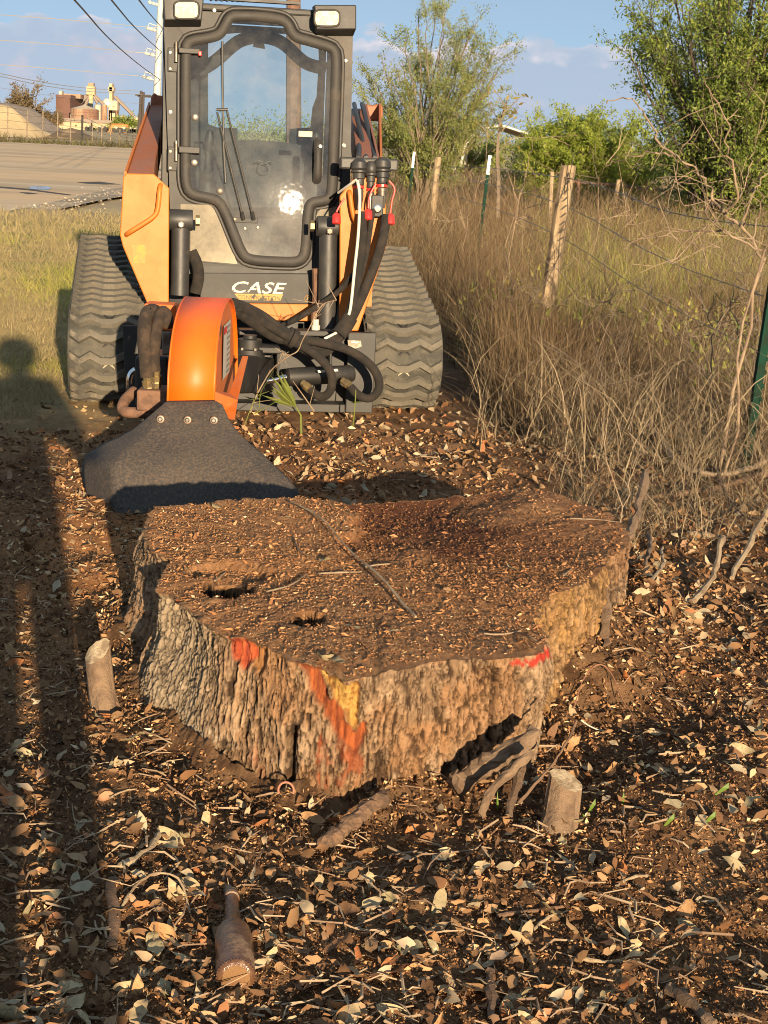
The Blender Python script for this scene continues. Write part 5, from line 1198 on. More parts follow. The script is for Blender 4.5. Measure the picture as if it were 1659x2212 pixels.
# swing cylinder
c0, c1_, c3p = lw(935, 1000, -.10), lw(1265, 985, -.02), lw(745, 1040, -.13)
sw = gb(MB().lathe(c0, c1_ - c0, [(-.01, .03), (0, .043), (.03, .046), (.10, .046), (np.linalg.norm(c1_ - c0) - .02, .046), (np.linalg.norm(c1_ - c0), .036)], 18), 'swing_cylinder', M['black'], smooth=True)
gb(MB().cyl(c0, c3p, .016, 12), 'cylinder_rod', M['chrome'], sw, smooth=True)
gb(MB().prism([lw(x, y, -.165) for x, y in ((1085, 968), (1185, 960), (1190, 972), (1090, 980))], (0, .004, 0)), 'cylinder_label', M['white'], sw)
for x, y, x2, y2 in ((1010, 1030, 1060, 1075), (1210, 1018, 1260, 1055)):
    p, q = lw(x, y, -.14), lw(x2, y2, -.19); ln = np.linalg.norm(q - p)
    gb(MB().lathe(p, q - p, [(0, .018), (ln * .3, .018), (ln * .32, .023), (ln * .6, .023), (ln * .62, .017), (ln, .017)], 8), 'cylinder_fitting', M['brass'], sw)
# --- hoses
def hose(pts, r, m='hose', name='hydraulic_hose', conv=c2_):
    P = smooth_path([lw(x, y, d, conv) for x, y, d in pts], 3); o = gb(MB().tube(P, r, 10), name, M[m], smooth=True); return o
hose([(660, 632, -.5), (720, 650, -.4), (800, 690, -.30), (880, 750, -.26), (960, 800, -.26)], .027)
hose([(672, 665, -.48), (740, 710, -.38), (820, 770, -.28), (890, 810, -.25), (960, 812, -.25)], .027)
hose([(690, 650, -.5), (760, 690, -.36), (850, 750, -.30), (950, 805, -.28)], .022)
hose([(940, 800, -.24), (1020, 815, -.24), (1120, 830, -.23), (1240, 862, -.22), (1340, 925, -.22), (1395, 1000, -.22), (1395, 1075, -.22), (1345, 1115, -.22), (1290, 1095, -.21), (1250, 1050, -.19)], .022)
hose([(940, 815, -.25), (1020, 850, -.26), (1100, 905, -.27), (1155, 975, -.27), (1160, 1060, -.26), (1120, 1105, -.24), (1075, 1092, -.22), (1055, 1070, -.19)], .022)
hose([(1310, 175, .055), (1312, 320, .0), (1290, 480, -.04), (1265, 620, -.06), (1235, 720, -.08), (1180, 800, -.12), (1120, 850, -.16), (1040, 860, -.2), (950, 815, -.23)], .023)
hose([(1432, 190, .055), (1410, 330, .0), (1350, 500, -.04), (1290, 640, -.06), (1240, 740, -.08), (1190, 810, -.12), (1140, 870, -.16), (1080, 890, -.2), (1000, 850, -.23)], .025)
hose([(1364, 160, .055), (1350, 240, .03), (1330, 400, .0), (1290, 540, -.02), (1260, 640, -.03)], .014)
hose([(1270, 480, .0), (1200, 570, .05), (1080, 650, .1), (980, 712, .12), (900, 745, .14)], .015)
hose([(1250, 700, -.10), (1225, 745, -.11), (1190, 790, -.13)], .040, name='hose_sleeve')
hose([(930, 790, -.25), (975, 818, -.25)], .048, name='hose_sleeve')
hose([(1285, 15, .05), (1296, 60, .03), (1298, 130, .02), (1290, 300, -.03), (1272, 450, -.06), (1258, 600, -.09), (1246, 690, -.11), (1200, 770, -.13), (1120, 810, -.14)], .008, 'white', 'white_cable')
hose([(1280, 10, .06), (1240, 40, .10), (1190, 75, .2)], .007, 'white', 'white_cable')
gb(MB().lathe(lw(1075, 770, .05), (0, 0, 1), [(0, .022), (.03, .022), (.032, .016), (.06, .016)], 8), 'locking_pin', M['white'])
# ------------------------------------------------------------------ grass, weeds, trees
def blades(name, base, h, wdt, lean, droop, m, rnd, seg=3):
    """thin tapering strips; base (N,3), lean (N,2) sideways travel of the tip"""
    N = len(base); ang = rng.random(N) * math.pi; sd = np.stack([np.cos(ang), np.sin(ang) * .5, np.zeros(N)], 1)
    V = np.zeros((N, seg + 1, 2, 3))
    for k in range(seg + 1):
        t = k / seg; c = base.copy(); c[:, 0] += lean[:, 0] * t ** 1.7; c[:, 1] += lean[:, 1] * t ** 1.7; c[:, 2] += h * (t - droop * t ** 3)
        wv = (wdt * (1 - t * .85))[:, None] * sd * .5; V[:, k, 0] = c - wv; V[:, k, 1] = c + wv
    V = V.reshape(-1, 3); o = (np.arange(N) * (seg + 1) * 2)[:, None]
    F = np.concatenate([(o + np.array([[2 * k, 2 * k + 1, 2 * k + 3, 2 * k + 2]])) for k in range(seg)], 0)
    return mesh_np(name, V, F, m, rnd=np.repeat(rnd, (seg + 1) * 2))
def scatter_px(n, x0, x1, y0, y1, pw=1.0):
    x = x0 + (x1 - x0) * rng.random(n); y = y0 + (y1 - y0) * rng.random(n) ** pw
    d = np.stack([(x - CX) / FPX, -(y - CY) / FPX, -np.ones(n)], 1) @ _M.T; t = -EYE / d[:, 2]; P = d * t[:, None]; P[:, 2] = 0
    return P, x, y
straw = rnd_mat('dry_straw', [(0, (0.045, 0.035, 0.021)), (.30, (0.131, 0.105, 0.060)), (.62, (0.295, 0.244, 0.145)), (.85, (0.377, 0.311, 0.194)), (1, (0.107, 0.084, 0.048))], .85, .3)
brownw = rnd_mat('brown_weed', [(0, (0.066, 0.043, 0.025)), (.4, (0.119, 0.078, 0.043)), (.8, (0.181, 0.127, 0.069)), (1, (0.257, 0.200, 0.112))], .9, .2)
greeng = rnd_mat('green_grass', [(0, (0.150, 0.182, 0.036)), (.5, (0.300, 0.308, 0.066)), (1, (0.510, 0.434, 0.120))], .7, .4)
def field_mask(P):
    """right of the loader and the litter strip"""
    fx = np.interp(P[:, 1], [5.6, 6.4, 7.2, 8.0, 9.0, 12, 20, 60], [1.75, 1.25, .75, .52, .50, .1, -.9, -6])
    return (P[:, 0] > fx) & (P[:, 1] > 5.8)
P, px_, py_ = scatter_px(64000, 640, 2100, 352, 990, .9); k = field_mask(P) & (P[:, 1] < 75); P = P[k]
P[:, 2] = np.where(P[:, 1] < 26, gh(P[:, 0], P[:, 1]), -.06); Dd = P[:, 1]
patch = fbm(P[:, 0] * 1.5, P[:, 1] * .8, 4, 101)
h = (.30 + .55 * rng.random(len(P))) * np.interp(Dd, [6, 7.5, 9.5, 14, 30, 70], [.20, .42, .80, 1.05, 1.15, 1.05]) * (.35 + 1.25 * patch)
lean = rng.normal(0, 1, (len(P), 2)) * (h * .35)[:, None]
isb = patch + .25 * rng.random(len(P)) > .66
wd = np.maximum(.0035, Dd * .00042) * (.7 + .6 * rng.random(len(P)))
for sel, nm, mm in ((~isb, 'dry_grass', straw), (isb, 'brown_weeds', brownw)):
    tag(blades(nm, P[sel], h[sel], wd[sel], lean[sel], .25 * rng.random(sel.sum()), mm, np.clip(patch[sel] * .6 + .5 * rng.random(sel.sum()) - .1, 0, 1)), kind='stuff')
N = 2600; q = np.stack([.55 + .75 * rng.random(N), 7.9 + .95 * rng.random(N), np.zeros(N)], 1); q[:, 2] = gh(q[:, 0], q[:, 1]); hq = (.40 + .38 * rng.random(N)) * np.interp(q[:, 1], [7.9, 8.5], [.6, 1.0])
tag(blades('post_weeds', q, hq, .0035 + .002 * rng.random(N), rng.normal(0, .18, (N, 2)) * hq[:, None], .25 * rng.random(N), brownw, rng.random(N)), kind='stuff')
# seed heads and side sprigs on the weeds: many short strips at the upper half of stems
n2_ = 20000; i = rng.integers(0, len(P), n2_); q = P[i].copy(); f_ = .45 + .55 * rng.random(n2_); q[:, 0] += lean[i, 0] * f_ ** 1.7; q[:, 1] += lean[i, 1] * f_ ** 1.7; q[:, 2] += h[i] * f_ * .85
hh_ = h[i] * (.08 + .16 * rng.random(n2_)); tag(blades('weed_sprigs', q, hh_, wd[i] * 1.1, rng.normal(0, 1, (n2_, 2)) * (hh_ * 1.1)[:, None], .3 * rng.random(n2_), brownw, rng.random(n2_), 2), kind='stuff')
# greener grass under the trees
P, px_, py_ = scatter_px(9000, 1150, 2000, 520, 800); k = field_mask(P) & (fbm(P[:, 0] * .7, P[:, 1] * .5, 3, 133) > .45); P = P[k]; P[:, 2] = gh(P[:, 0], P[:, 1]); h = .25 + .5 * rng.random(len(P))
tag(blades('green_grass', P, h, np.maximum(.004, P[:, 1] * .0004), rng.normal(0, .16, (len(P), 2)), .2 * rng.random(len(P)), greeng, rng.random(len(P))), kind='stuff')
# tangle of thin grey twigs in front of the weeds
N = 8500; P, px_, py_ = scatter_px(N * 2, 940, 2000, 560, 1090, .8); fx_ = np.interp(P[:, 1], [4.9, 5.6, 6.4, 7.2, 8.0, 9.0, 12], [1.5, 1.15, .95, .65, .45, .45, .1]); P = P[(P[:, 0] > fx_ + .25 * rng.normal(0, 1, len(P))) & (P[:, 0] > .4)][:N]; P[:, 2] = gh(P[:, 0], P[:, 1]) + .25 * rng.random(len(P)) ** 1.5; h = (.05 + .55 * rng.random(len(P)) ** 1.3) * np.interp(P[:, 1], [5, 6.2, 7.5], [.35, .7, .95])
twigm = rnd_mat('grey_twigs', [(0, (0.088, 0.064, 0.040)), (.5, (0.168, 0.128, 0.079)), (1, (0.264, 0.212, 0.133))], .9, 0)
tag(blades('twig_tangle', P, h, .003 + .005 * rng.random(len(P)) ** 2, rng.normal(0, .30, (len(P), 2)), .5 * rng.random(len(P)), twigm, rng.random(len(P)), 4), kind='stuff')
P, px_, py_ = scatter_px(3600, 1180, 1950, 950, 1190); P = P[P[:, 0] > .70]; P[:, 2] = gh(P[:, 0], P[:, 1]) + .06 * rng.random(len(P)); h = .03 + .22 * rng.random(len(P)) ** 2
tag(blades('low_twigs', P, h, .002 + .004 * rng.random(len(P)) ** 2, rng.normal(0, .16, (len(P), 2)), .6 * rng.random(len(P)), twigm, rng.random(len(P)), 4), kind='stuff')
# yellow green leaves hanging on in the brush
P, px_, py_ = scatter_px(5200, 980, 1900, 560, 960); k = field_mask(P) & (fbm(P[:, 0] * 2.2 + 3, P[:, 1] * 1.4, 3, 171) > .60); P = P[k]; P[:, 2] = gh(P[:, 0], P[:, 1]) + .08 + .45 * rng.random(len(P)); h = .02 + .035 * rng.random(len(P))
tag(blades('brush_leaves', P, h, .014 + .012 * rng.random(len(P)), rng.normal(0, .025, (len(P), 2)), .2 * rng.random(len(P)), rnd_mat('brush_leaf', [(0, (.12, .15, .03)), (.6, (.26, .26, .06)), (1, (.36, .30, .07))], .6, .4), rng.random(len(P)), 2), kind='stuff')
# verge on the left: short dry grass with green tufts
N = 30000; P, px_, py_ = scatter_px(N, -260, 330, 402, 900, 1.0)
k = (P[:, 0] < np.interp(P[:, 1], [6, 7, 8.5, 10, 14, 30], [-2.0, -1.75, -1.75, -1.9, -2.0, -2.4])) & (P[:, 1] > 6.6); P = P[k]; P[:, 2] = np.where(P[:, 1] < 26, gh(P[:, 0], P[:, 1]), -.03); Dd = P[:, 1]; pt_ = fbm(P[:, 0] * 1.1, P[:, 1] * .6, 4, 141)
rdist = np.interp(P[:, 0], [-9, -6.2, -4.5, -3.2, -2.0], [22.2, 23.0, 24.6, 27, 28]); ok = Dd < rdist; P, Dd, pt_ = P[ok], Dd[ok], pt_[ok]
h = (.03 + .10 * rng.random(len(P))) * np.interp(Dd, [6, 9, 14, 24], [.45, .7, 1.3, 1.7]) * (.6 + .8 * pt_)
gsel = (pt_ + .20 * rng.random(len(P)) > .66) & (Dd > 8.5)
wd = np.maximum(.0035, Dd * .00045)
for sel, nm, mm in ((~gsel, 'verge_straw', rnd_mat('pale_verge_straw', [(0, (.13, .105, .045)), (.4, (.27, .215, .10)), (.8, (.42, .34, .17)), (1, (.22, .19, .075))], .85, .3)), (gsel, 'verge_grass', greeng)):
    tag(blades(nm, P[sel], h[sel], wd[sel], rng.normal(0, 1, (sel.sum(), 2)) * (h[sel] * .9)[:, None], .4 * rng.random(sel.sum()), mm, np.clip(.35 + .65 * rng.random(sel.sum()), 0, 1), 2), kind='stuff')
# weeds along the far yard fence and at the foot of the heaps
P, px_, py_ = scatter_px(3200, -260, 330, 300, 313); k = (P[:, 1] > 98) & (P[:, 1] < 150); P = P[k]; P[:, 1] = 104 + 6 * rng.random(len(P)); P[:, 0] = -34 + 25 * rng.random(len(P)); P[:, 2] = -.08; h = .2 + .6 * rng.random(len(P)) ** 2
tag(blades('fence_weeds', P, h, .06 + .05 * rng.random(len(P)), rng.normal(0, .3, (len(P), 2)), .2 * rng.random(len(P)), rnd_mat('far_weeds', [(0, (.06, .05, .025)), (.5, (.10, .08, .04)), (1, (.09, .105, .032))], .9, .2), rng.random(len(P)), 2), kind='stuff')
# sparse grass on the dirt strip of the verge edge
# ------------------------------------------------------------------ branching plants
def grow(out, tw, p, d, ln, r, lv, P_):
    """P_: levels, kids, spread, bend, up, ratio, segs"""
    n = P_['segs']; pts = [np.array(p)]; rr = [r]; d = np.array(d) / np.linalg.norm(d)
    for k_ in range(n):
        d = d + np.array([random.gauss(0, P_['bend']), random.gauss(0, P_['bend']), random.gauss(0, P_['bend']) + P_['up']]); d /= np.linalg.norm(d)
        pts.append(pts[-1] + d * ln / n); rr.append(r * (1 - .6 * (k_ + 1) / n))
    out.append((pts, rr))
    if lv >= P_['levels'] - P_.get('leaf_levels', 1): tw.append(pts)
    if lv < P_['levels']:
        for k_ in range(P_['kids'][lv]):
            f_ = .25 + .75 * (k_ + random.random()) / P_['kids'][lv]; j = f_ * n; a = min(int(j), n - 1); q = pts[a] + (pts[a + 1] - pts[a]) * (j - a)
            t_ = pts[a + 1] - pts[a]; t_ = t_ / np.linalg.norm(t_); v = np.random.default_rng(random.randrange(1 << 30)).normal(0, 1, 3); v -= t_ * v.dot(t_); v /= np.linalg.norm(v)
            s = P_['spread'] * (.6 + .8 * random.random()); grow(out, tw, q, t_ * math.cos(s) + v * math.sin(s), ln * P_['ratio'] * (.7 + .6 * random.random()), max(rr[a] * .6, P_.get('rmin', .004)), lv + 1, P_)
def tubes_np(name, br, m, par, sides=5):
    mb = MB()
    for pts, rr in br: mb.tube(pts, rr, sides if rr[0] > .012 else 3, cap=False)
    return mb.build(name, m, par, smooth=True)
def leaves_np(name, tw, per, size, off, m, par, asp=.38):
    P = np.array([p for t_ in tw for p in t_]); i = rng.integers(0, len(P), per); j = np.minimum(i + 1, len(P) - 1); f_ = rng.random((per, 1))
    nx_ = P[j]; same = (np.linalg.norm(nx_ - P[i], axis=1) < 1.0)[:, None]; c = np.where(same, P[i] * (1 - f_) + nx_ * f_, P[i]) + rng.normal(0, off, (per, 3))
    a = rng.normal(0, 1, (per, 3)); a[:, 2] += .4; a /= np.linalg.norm(a, axis=1)[:, None]; b = np.cross(a, rng.normal(0, 1, (per, 3))); b /= np.linalg.norm(b, axis=1)[:, None]
    s = (size * (.55 + .9 * rng.random(per)))[:, None]; V = np.stack([c - a * s * .5, c + b * s * asp * .5, c + a * s * .5, c - b * s * asp * .5], 1).reshape(-1, 3)
    F = np.arange(per * 4).reshape(-1, 4); r_ = rng.random(per) * .6 + .4 * fbm(c[:, 0] * 2.2, c[:, 2] * 2.2, 3, 201); return mesh_np(name, V, F, m, par, rnd=np.repeat(np.clip(r_, 0, 1), 4))
barkm = mat('grey_brown_twigs', (.13, .10, .07), .9, c2=(.20, .155, .11), scale=6)
darkbark = mat('dark_tree_bark', (.055, .042, .032), .9, c2=(.09, .07, .05), scale=5)
leafA = rnd_mat('olive_leaves', [(0, (0.123, 0.153, 0.040)), (.45, (0.206, 0.244, 0.070)), (.8, (0.288, 0.312, 0.100)), (1, (0.350, 0.340, 0.120))], .6, .4)
leafB = rnd_mat('lime_leaves', [(0, (0.161, 0.218, 0.028)), (.45, (0.265, 0.329, 0.048)), (.8, (0.359, 0.397, 0.076)), (1, (0.435, 0.407, 0.114))], .6, .45)
leafC = rnd_mat('green_leaves', [(0, (0.067, 0.109, 0.022)), (.45, (0.157, 0.217, 0.040)), (.8, (0.257, 0.304, 0.057)), (1, (0.347, 0.348, 0.078))], .55, .4)
def tree(name, label, cat, base, stems, P_, per, size, off, lm, bm, lay=None, asp=.38):
    t_ = empty(name, base); tag(t_, label, cat); br, tw = [], []
    for (dx_, dy_, dz_, ln, r) in stems: grow(br, tw, (random.gauss(0, .06), random.gauss(0, .06), -.05), (dx_, dy_, dz_), ln, r, 0, P_)
    tubes_np('trunk', br[:1] + [b for b in br[1:] if b[1][0] > P_.get('cut', .006)], bm, t_)
    tubes_np('twig_spray', [b for b in br[1:] if b[1][0] <= P_.get('cut', .006)] or br[-3:], bm, t_)
    leaves_np('crown', tw, per, size, off, lm, t_, asp); return t_
def fan_tree(name, label, cat, base, cen, rad, n, tl, per, size, off, lm, bm, seed, fill=.45, r0=.03, tw_n=6, asp=.38):
    """many stems fanning out of one foot; each ends somewhere in the crown's round outline"""
    r_ = random.Random(seed); t_ = empty(name, base); tag(t_, label, cat); br, sp_, tw = [], [], []; cen = np.array(cen) - np.array(base)
    for k_ in range(n):
        while True:
            u_ = np.array([r_.uniform(-1, 1), r_.uniform(-1, 1), r_.uniform(-1, 1)]); l_ = np.linalg.norm(u_)
            if fill < l_ <= 1: break
        u_ *= 1 + r_.uniform(-.12, .16); e = cen + u_ * np.array(rad); s0 = np.array([r_.gauss(0, .09), r_.gauss(0, .07), -.05]); m1 = s0 * .6 + e * .4 + np.array([-e[0] * .12 + r_.gauss(0, .07), r_.gauss(0, .07), .10 * max(e[2], .3)]); m2 = s0 * .25 + e * .75 + np.array([r_.gauss(0, .06), r_.gauss(0, .06), .06 * max(e[2], .3)])
        P = smooth_path([s0, m1, m2, e], 2); P = [p + np.array([r_.gauss(0, .012), r_.gauss(0, .012), r_.gauss(0, .008)]) for p in P]; m_ = len(P); rk = r0 * (.6 + .5 * r_.random()); br.append((P, [rk * (1 - .85 * i / m_) + .002 for i in range(m_)])); tw.append(P[int(m_ * .55):])
        for q in range(tw_n):
            i = r_.randrange(int(m_ * .30), m_); d = P[min(i + 1, m_ - 1)] - P[i - 1]; d = d / (np.linalg.norm(d) + 1e-6) + np.array([r_.gauss(0, .55), r_.gauss(0, .55), r_.gauss(.1, .45)]); d /= np.linalg.norm(d); L_ = tl * (.5 + r_.random()); c = P[i] + d * L_ * .5 + np.array([0, 0, r_.gauss(0, .04) * tl]); f_ = P[i] + d * L_
            sp_.append(([P[i], c, f_], [rk * .28, rk * .18, .0015])); tw.append([P[i] * .5 + c * .5, c, c * .5 + f_ * .5, f_])
            for q2 in range(2):
                d2 = d + np.array([r_.gauss(0, .6), r_.gauss(0, .6), r_.gauss(0, .5)]); g_ = c + d2 * L_ * .45; sp_.append(([c, g_], [rk * .15, .0012])); tw.append([c, g_])
    tubes_np('trunk', br, bm, t_); o = tubes_np('twig_spray', sp_, bm, t_, 3); leaves_np('crown', tw, per, size, off, lm, t_, asp); return t_
# one loose, rounded olive tree behind the loader
b_ = at(912, 372, 28.); c_ = at(945, 208, 28.)
fan_tree('mesquite_tree', 'loose rounded olive green tree with many thin stems right of the cab', 'tree', (b_[0], 28, 0), (c_[0], 28, c_[2]), (1.34, 1.0, 1.36), 84, .42, 66000, .040, .04, leafA, barkm, 5, .40, .022, 6)
# rounded lime green bush
b_ = at(1285, 420, 40.); c_ = at(1282, 345, 40.)
fan_tree('green_bush', 'broad rounded lime green bush beyond the carport and the field', 'bush', (b_[0], 40, .0), (c_[0], 40, c_[2] - .1), (2.05, 1.2, 1.28), 170, .34, 72000, .075, .06, leafB, barkm, 9, .55, .016, 5)
b_ = at(1150, 420, 46.); c_ = at(1168, 350, 46.)
fan_tree('green_bush', 'smaller green bush showing under the right end of the carport', 'bush', (b_[0], 46, .0), (c_[0], 46, c_[2] - .2), (1.0, .9, 1.05), 60, .34, 17000, .08, .06, leafA, barkm, 10, .5, .016, 5)
# big dense tree at the right edge
b_ = at(1545, 520, 24.); c_ = at(1600, 160, 24.)
fan_tree('huisache_tree', 'big dense green tree reaching out of the top right corner', 'tree', (b_[0], 24, 0), (c_[0] + .1, 24, c_[2] + .1), (1.85, 1.6, 2.15), 160, .55, 100000, .056, .055, leafC, darkbark, 14, .08, .032, 7)
b_ = at(1560, 500, 27.); c_ = at(1590, 420, 27.)
fan_tree('huisache_tree', 'dark low growth round the foot of the big right hand tree', 'tree', (b_[0], 27, 0), (c_[0], 27, c_[2]), (1.5, 1.0, 1.15), 50, .4, 26000, .06, .06, leafC, darkbark, 15, .3, .022, 6)
b_ = at(1600, 470, 33.); st_ = [(random.gauss(.2, .6), random.gauss(0, .5), 1.0, 1.6 + 1.0 * random.random(), .04) for k_ in range(14)]
tree('dark_thicket', 'darker thicket standing behind the foot of the big tree', 'bush', (b_[0] + .4, 33, 0), st_, dict(levels=2, kids=[7, 4], spread=.6, bend=.12, up=.02, ratio=.55, segs=4, rmin=.01, cut=.014, leaf_levels=1), 26000, .08, .14, leafC, darkbark)
b_ = at(1060, 372, 50.); st_ = [(random.gauss(0, .8), random.gauss(0, .4), 1.0, 1.0 + .4 * random.random(), .04) for k_ in range(10)]
tree('low_shrub', 'low olive shrub under and behind the carport roof', 'bush', (b_[0], 64, 0), st_, dict(levels=2, kids=[6, 4], spread=.5, bend=.1, up=.03, ratio=.5, segs=4, rmin=.01, cut=.014, leaf_levels=1), 7000, .13, .11, leafA, barkm)
# slender sapling before the carport
sap = empty('sapling', (*at(1073, 470, 17.)[:2], 0)); tag(sap, 'slender sapling with a few yellowish drooping leaves in front of the carport', 'sapling'); o_ = np.array(sap.location); br, tw = [], []
tr_ = [at(x, y, 17.) - o_ for x, y in ((1075, 470), (1077, 390), (1074, 340), (1076, 300), (1080, 262), (1092, 225), (1100, 200))]; br.append((tr_, [.022, .02, .018, .015, .012, .008, .004]))
for i_, pts in enumerate((((1074, 310), (1050, 285), (1030, 262)), ((1077, 290), (1100, 268), (1118, 252)), ((1080, 262), (1062, 238), (1052, 215)), ((1086, 245), (1112, 222), (1128, 205)), ((1075, 330), (1095, 312), (1112, 308)), ((1090, 228), (1078, 208), (1070, 198)))):
    q = [at(x, y, 17 + .2 * (-1) ** i_) - o_ for x, y in pts]; br.append((q, [.009, .006, .003])); tw.append(q)
tubes_np('trunk', br, barkm, sap); leaves_np('crown', tw, 80, .075, .045, rnd_mat('yellow_leaves', [(0, (.16, .14, .03)), (.6, (.34, .26, .06)), (1, (.24, .20, .05))], .6, .4), sap, .32)
# trees behind the gravel heap
for x, Y, n_, ln, lab in ((28, 185, 9, 6.2, 'brown half bare tree behind the left end of the gravel heap'), (75, 200, 7, 5.0, 'smaller brown tree behind the slope of the gravel heap'), (104, 230, 8, 3.6, 'low brown trees left of the brown mill block')):
    b_ = at(x, 300, Y); random.seed(x); tree('bare_tree', lab, 'tree', (b_[0], Y, 0), [(random.gauss(0, .6), random.gauss(0, .4), 1, ln * .72 * (.6 + .4 * random.random()), .12) for k_ in range(n_)], dict(levels=2, kids=[6, 5], spread=.5, bend=.1, up=.03, ratio=.45, segs=4, rmin=.05, cut=.06, leaf_levels=1), 5200, .30, .22, bpy.data.materials.get('brown_leaves') or rnd_mat('brown_leaves', [(0, (.10, .075, .04)), (.6, (.16, .12, .06)), (1, (.21, .16, .08))], .8, .3), barkm)
b_ = at(268, 300, 378.); random.seed(3); tree('dark_oak', 'dark green tree in front of the elevator tower', 'tree', (b_[0], 378, 0), [(random.gauss(0, .8), random.gauss(0, .4), 1, 1.6 + 1.2 * random.random(), .2) for k_ in range(12)], dict(levels=2, kids=[6, 4], spread=.6, bend=.1, up=.0, ratio=.5, segs=4, rmin=.08, cut=.1, leaf_levels=1), 4000, .6, .4, leafC, darkbark)
# far tree line on the horizon, right
for x, lab in ((700, 'low distant tree line seen left of the olive tree'), (1230, 'low distant tree line beyond the lime green bush')):
    b_ = at(x, 310, 260.); random.seed(x + 1); N = 9000; c = np.stack([b_[0] + rng.normal(0, 13, N), 260 + rng.normal(0, 4, N), np.abs(rng.normal(0, 1.7, N))], 1)
    o = leaves_np('tree_line', [list(c)], 9000, .42, .4, leafA, None, .6); tag(o, kind='stuff')
# ------------------------------------------------------------------ field fence: posts, wire
postm = mat('weathered_post_wood', (.33, .25, .15), .9, c2=(.20, .145, .088), scale=5, lo=.4, hi=.62, dirt=(.10, .075, .05), dscale=9, dlo=.60, dhi=.72, bump=.7, bscale=40, stretch=(6, 6, .7))
tgreen = mat('green_steel_post', (.008, .036, .024), .9, c2=(.014, .026, .018), scale=14, spec=.1); twhite = mat('white_post_tip', (.80, .78, .70), .5)
ff = empty('field_fence', (*at(1200, 590, 9.0)[:2], 0)); tag(ff, 'old cattle fence of split wood posts, steel posts and barbed wire beside the field', 'fence'); o_ = np.array(ff.location)
def fpost(x0, y0, x1, y1, Y, wpx, dY=0):
    b_, t2 = at(x0, y0, Y) - o_, at(x1, y1, Y + dY) - o_; dd = (t2 - b_); dd /= np.linalg.norm(dd); b_ = b_ - dd * (b_[2] + .15) / dd[2]; r = wpx * Y / FPX / 2; n = 9; path = [b_ + (t2 - b_) * k_ / 8 for k_ in range(9)]
    mb = MB(); P, T, Nn = frames(path); vs = []
    for i_ in range(9):
        B = T[i_].cross(Nn[i_])
        for k_ in range(n): a = 2 * math.pi * k_ / n; rk = r * (1 + .16 * math.sin(k_ * 2.3 + 1) + .05 * math.sin(i_ * 1.7 + k_)); vs.append(P[i_] + (Nn[i_] * math.cos(a) + B * math.sin(a)) * rk)
    vs[-n:] = [Vector(v) + Vector((0, 0, .012 * math.sin(k_ * 1.9))) for k_, v in enumerate(vs[-n:])]
    mb.add(vs, [(i_ * n + k_, i_ * n + (k_ + 1) % n, (i_ + 1) * n + (k_ + 1) % n, (i_ + 1) * n + k_) for i_ in range(8) for k_ in range(n)] + [tuple(range(8 * n, 9 * n))]); mb.build('wood_post', postm, ff); return b_, t2
tops = [fpost(1192, 580, 1226, 359, 9.0, 31), fpost(933, 470, 945, 340, 20., 14), fpost(838, 370, 843, 331, 30., 10), fpost(1187, 470, 1192, 372, 21, 9), fpost(1330, 430, 1336, 388, 34, 9), fpost(890, 360, 893, 345, 38, 6)]
def tpost(x0, y0, x1, y1, Y, wpx, tip):
    b_, t2 = at(x0, y0, Y) - o_, at(x1, y1, Y) - o_; dd = t2 - b_; dd /= np.linalg.norm(dd); b_ = b_ - dd * (b_[2] + .15) / dd[2]; s = wpx * Y / FPX; v = Vector(t2 - b_); rot = v.to_track_quat('Z', 'Y').to_matrix(); ln = v.length
    mb = MB(); mb.box(Vector(b_) + v * .5, (s, s * .18, ln), rot); mb.box(Vector(b_) + v * .5 + rot @ Vector((0, -s * .4, 0)), (s * .2, s * .62, ln), rot)
    for k_ in range(int(ln / .06)): mb.box(Vector(b_) + v * ((k_ + .5) * .06 / ln) + rot @ Vector((0, -s * .75, 0)), (s * .34, s * .2, .018), rot)
    po = mb.build('steel_post', tgreen, ff)
    if tip:
        tm = MB(); tm.box(Vector(b_) + v * (1 - tip / 2), (s * 1.06, s * .24, ln * tip + .004), rot); tm.box(Vector(b_) + v * (1 - tip / 2) + rot @ Vector((0, -s * .4, 0)), (s * .3, s * .7, ln * tip + .004), rot)
        for k_ in range(4): tm.box(Vector(b_) + v * (1 - tip * (k_ + .5) / 4) + rot @ Vector((s * .5, -s * .4, 0)), (s * .5, s * .3, .016), rot)
        tm.build('white_tip', twhite, po)
    return b_, t2
tops += [tpost(1033, 520, 1056, 336, 15., 8, .12), tpost(885, 400, 893, 328, 24., 6, .17), tpost(1602, 1015, 1664, 610, 6.75, 24, 0)]
# strands of barbed wire from post to post
wm = MB()
def strand(pts, r=.0022, barbs=0):
    P = smooth_path([at(x, y, Y) - o_ for x, y, Y in pts], 2); wm.tube(P, r, 4, cap=False)
    L_ = len(P)
    if barbs:
        for k_ in range(barbs):
            q = P[int((k_ + .5) / barbs * (L_ - 1))]
            for s in (-1, 1): wm.tube([q + np.array([.012 * s, 0, -.014]), q + np.array([-.012 * s, 0, .014])], .0018, 3)
strand([(843, 345, 30), (945, 362, 20), (1050, 360, 15), (1216, 384, 9), (1246, 388, 8.8), (1340, 416, 8.0), (1428, 456, 7.5), (1560, 480, 7.1), (1668, 490, 6.8)], .0025, 26)
strand([(843, 352, 30), (943, 378, 20), (1042, 395, 15), (1212, 432, 9), (1420, 560, 7.6), (1650, 640, 6.8)], .0022, 20)
strand([(938, 410, 20), (1036, 440, 15), (1203, 500, 9), (1400, 640, 7.6), (1640, 760, 6.8)], .0022)
for k_ in range(9): strand([(1206 + k_ * 2, 520 - k_ * 17, 8.94), (1222 + k_ * 1.2, 510 - k_ * 17, 8.94)], .002)
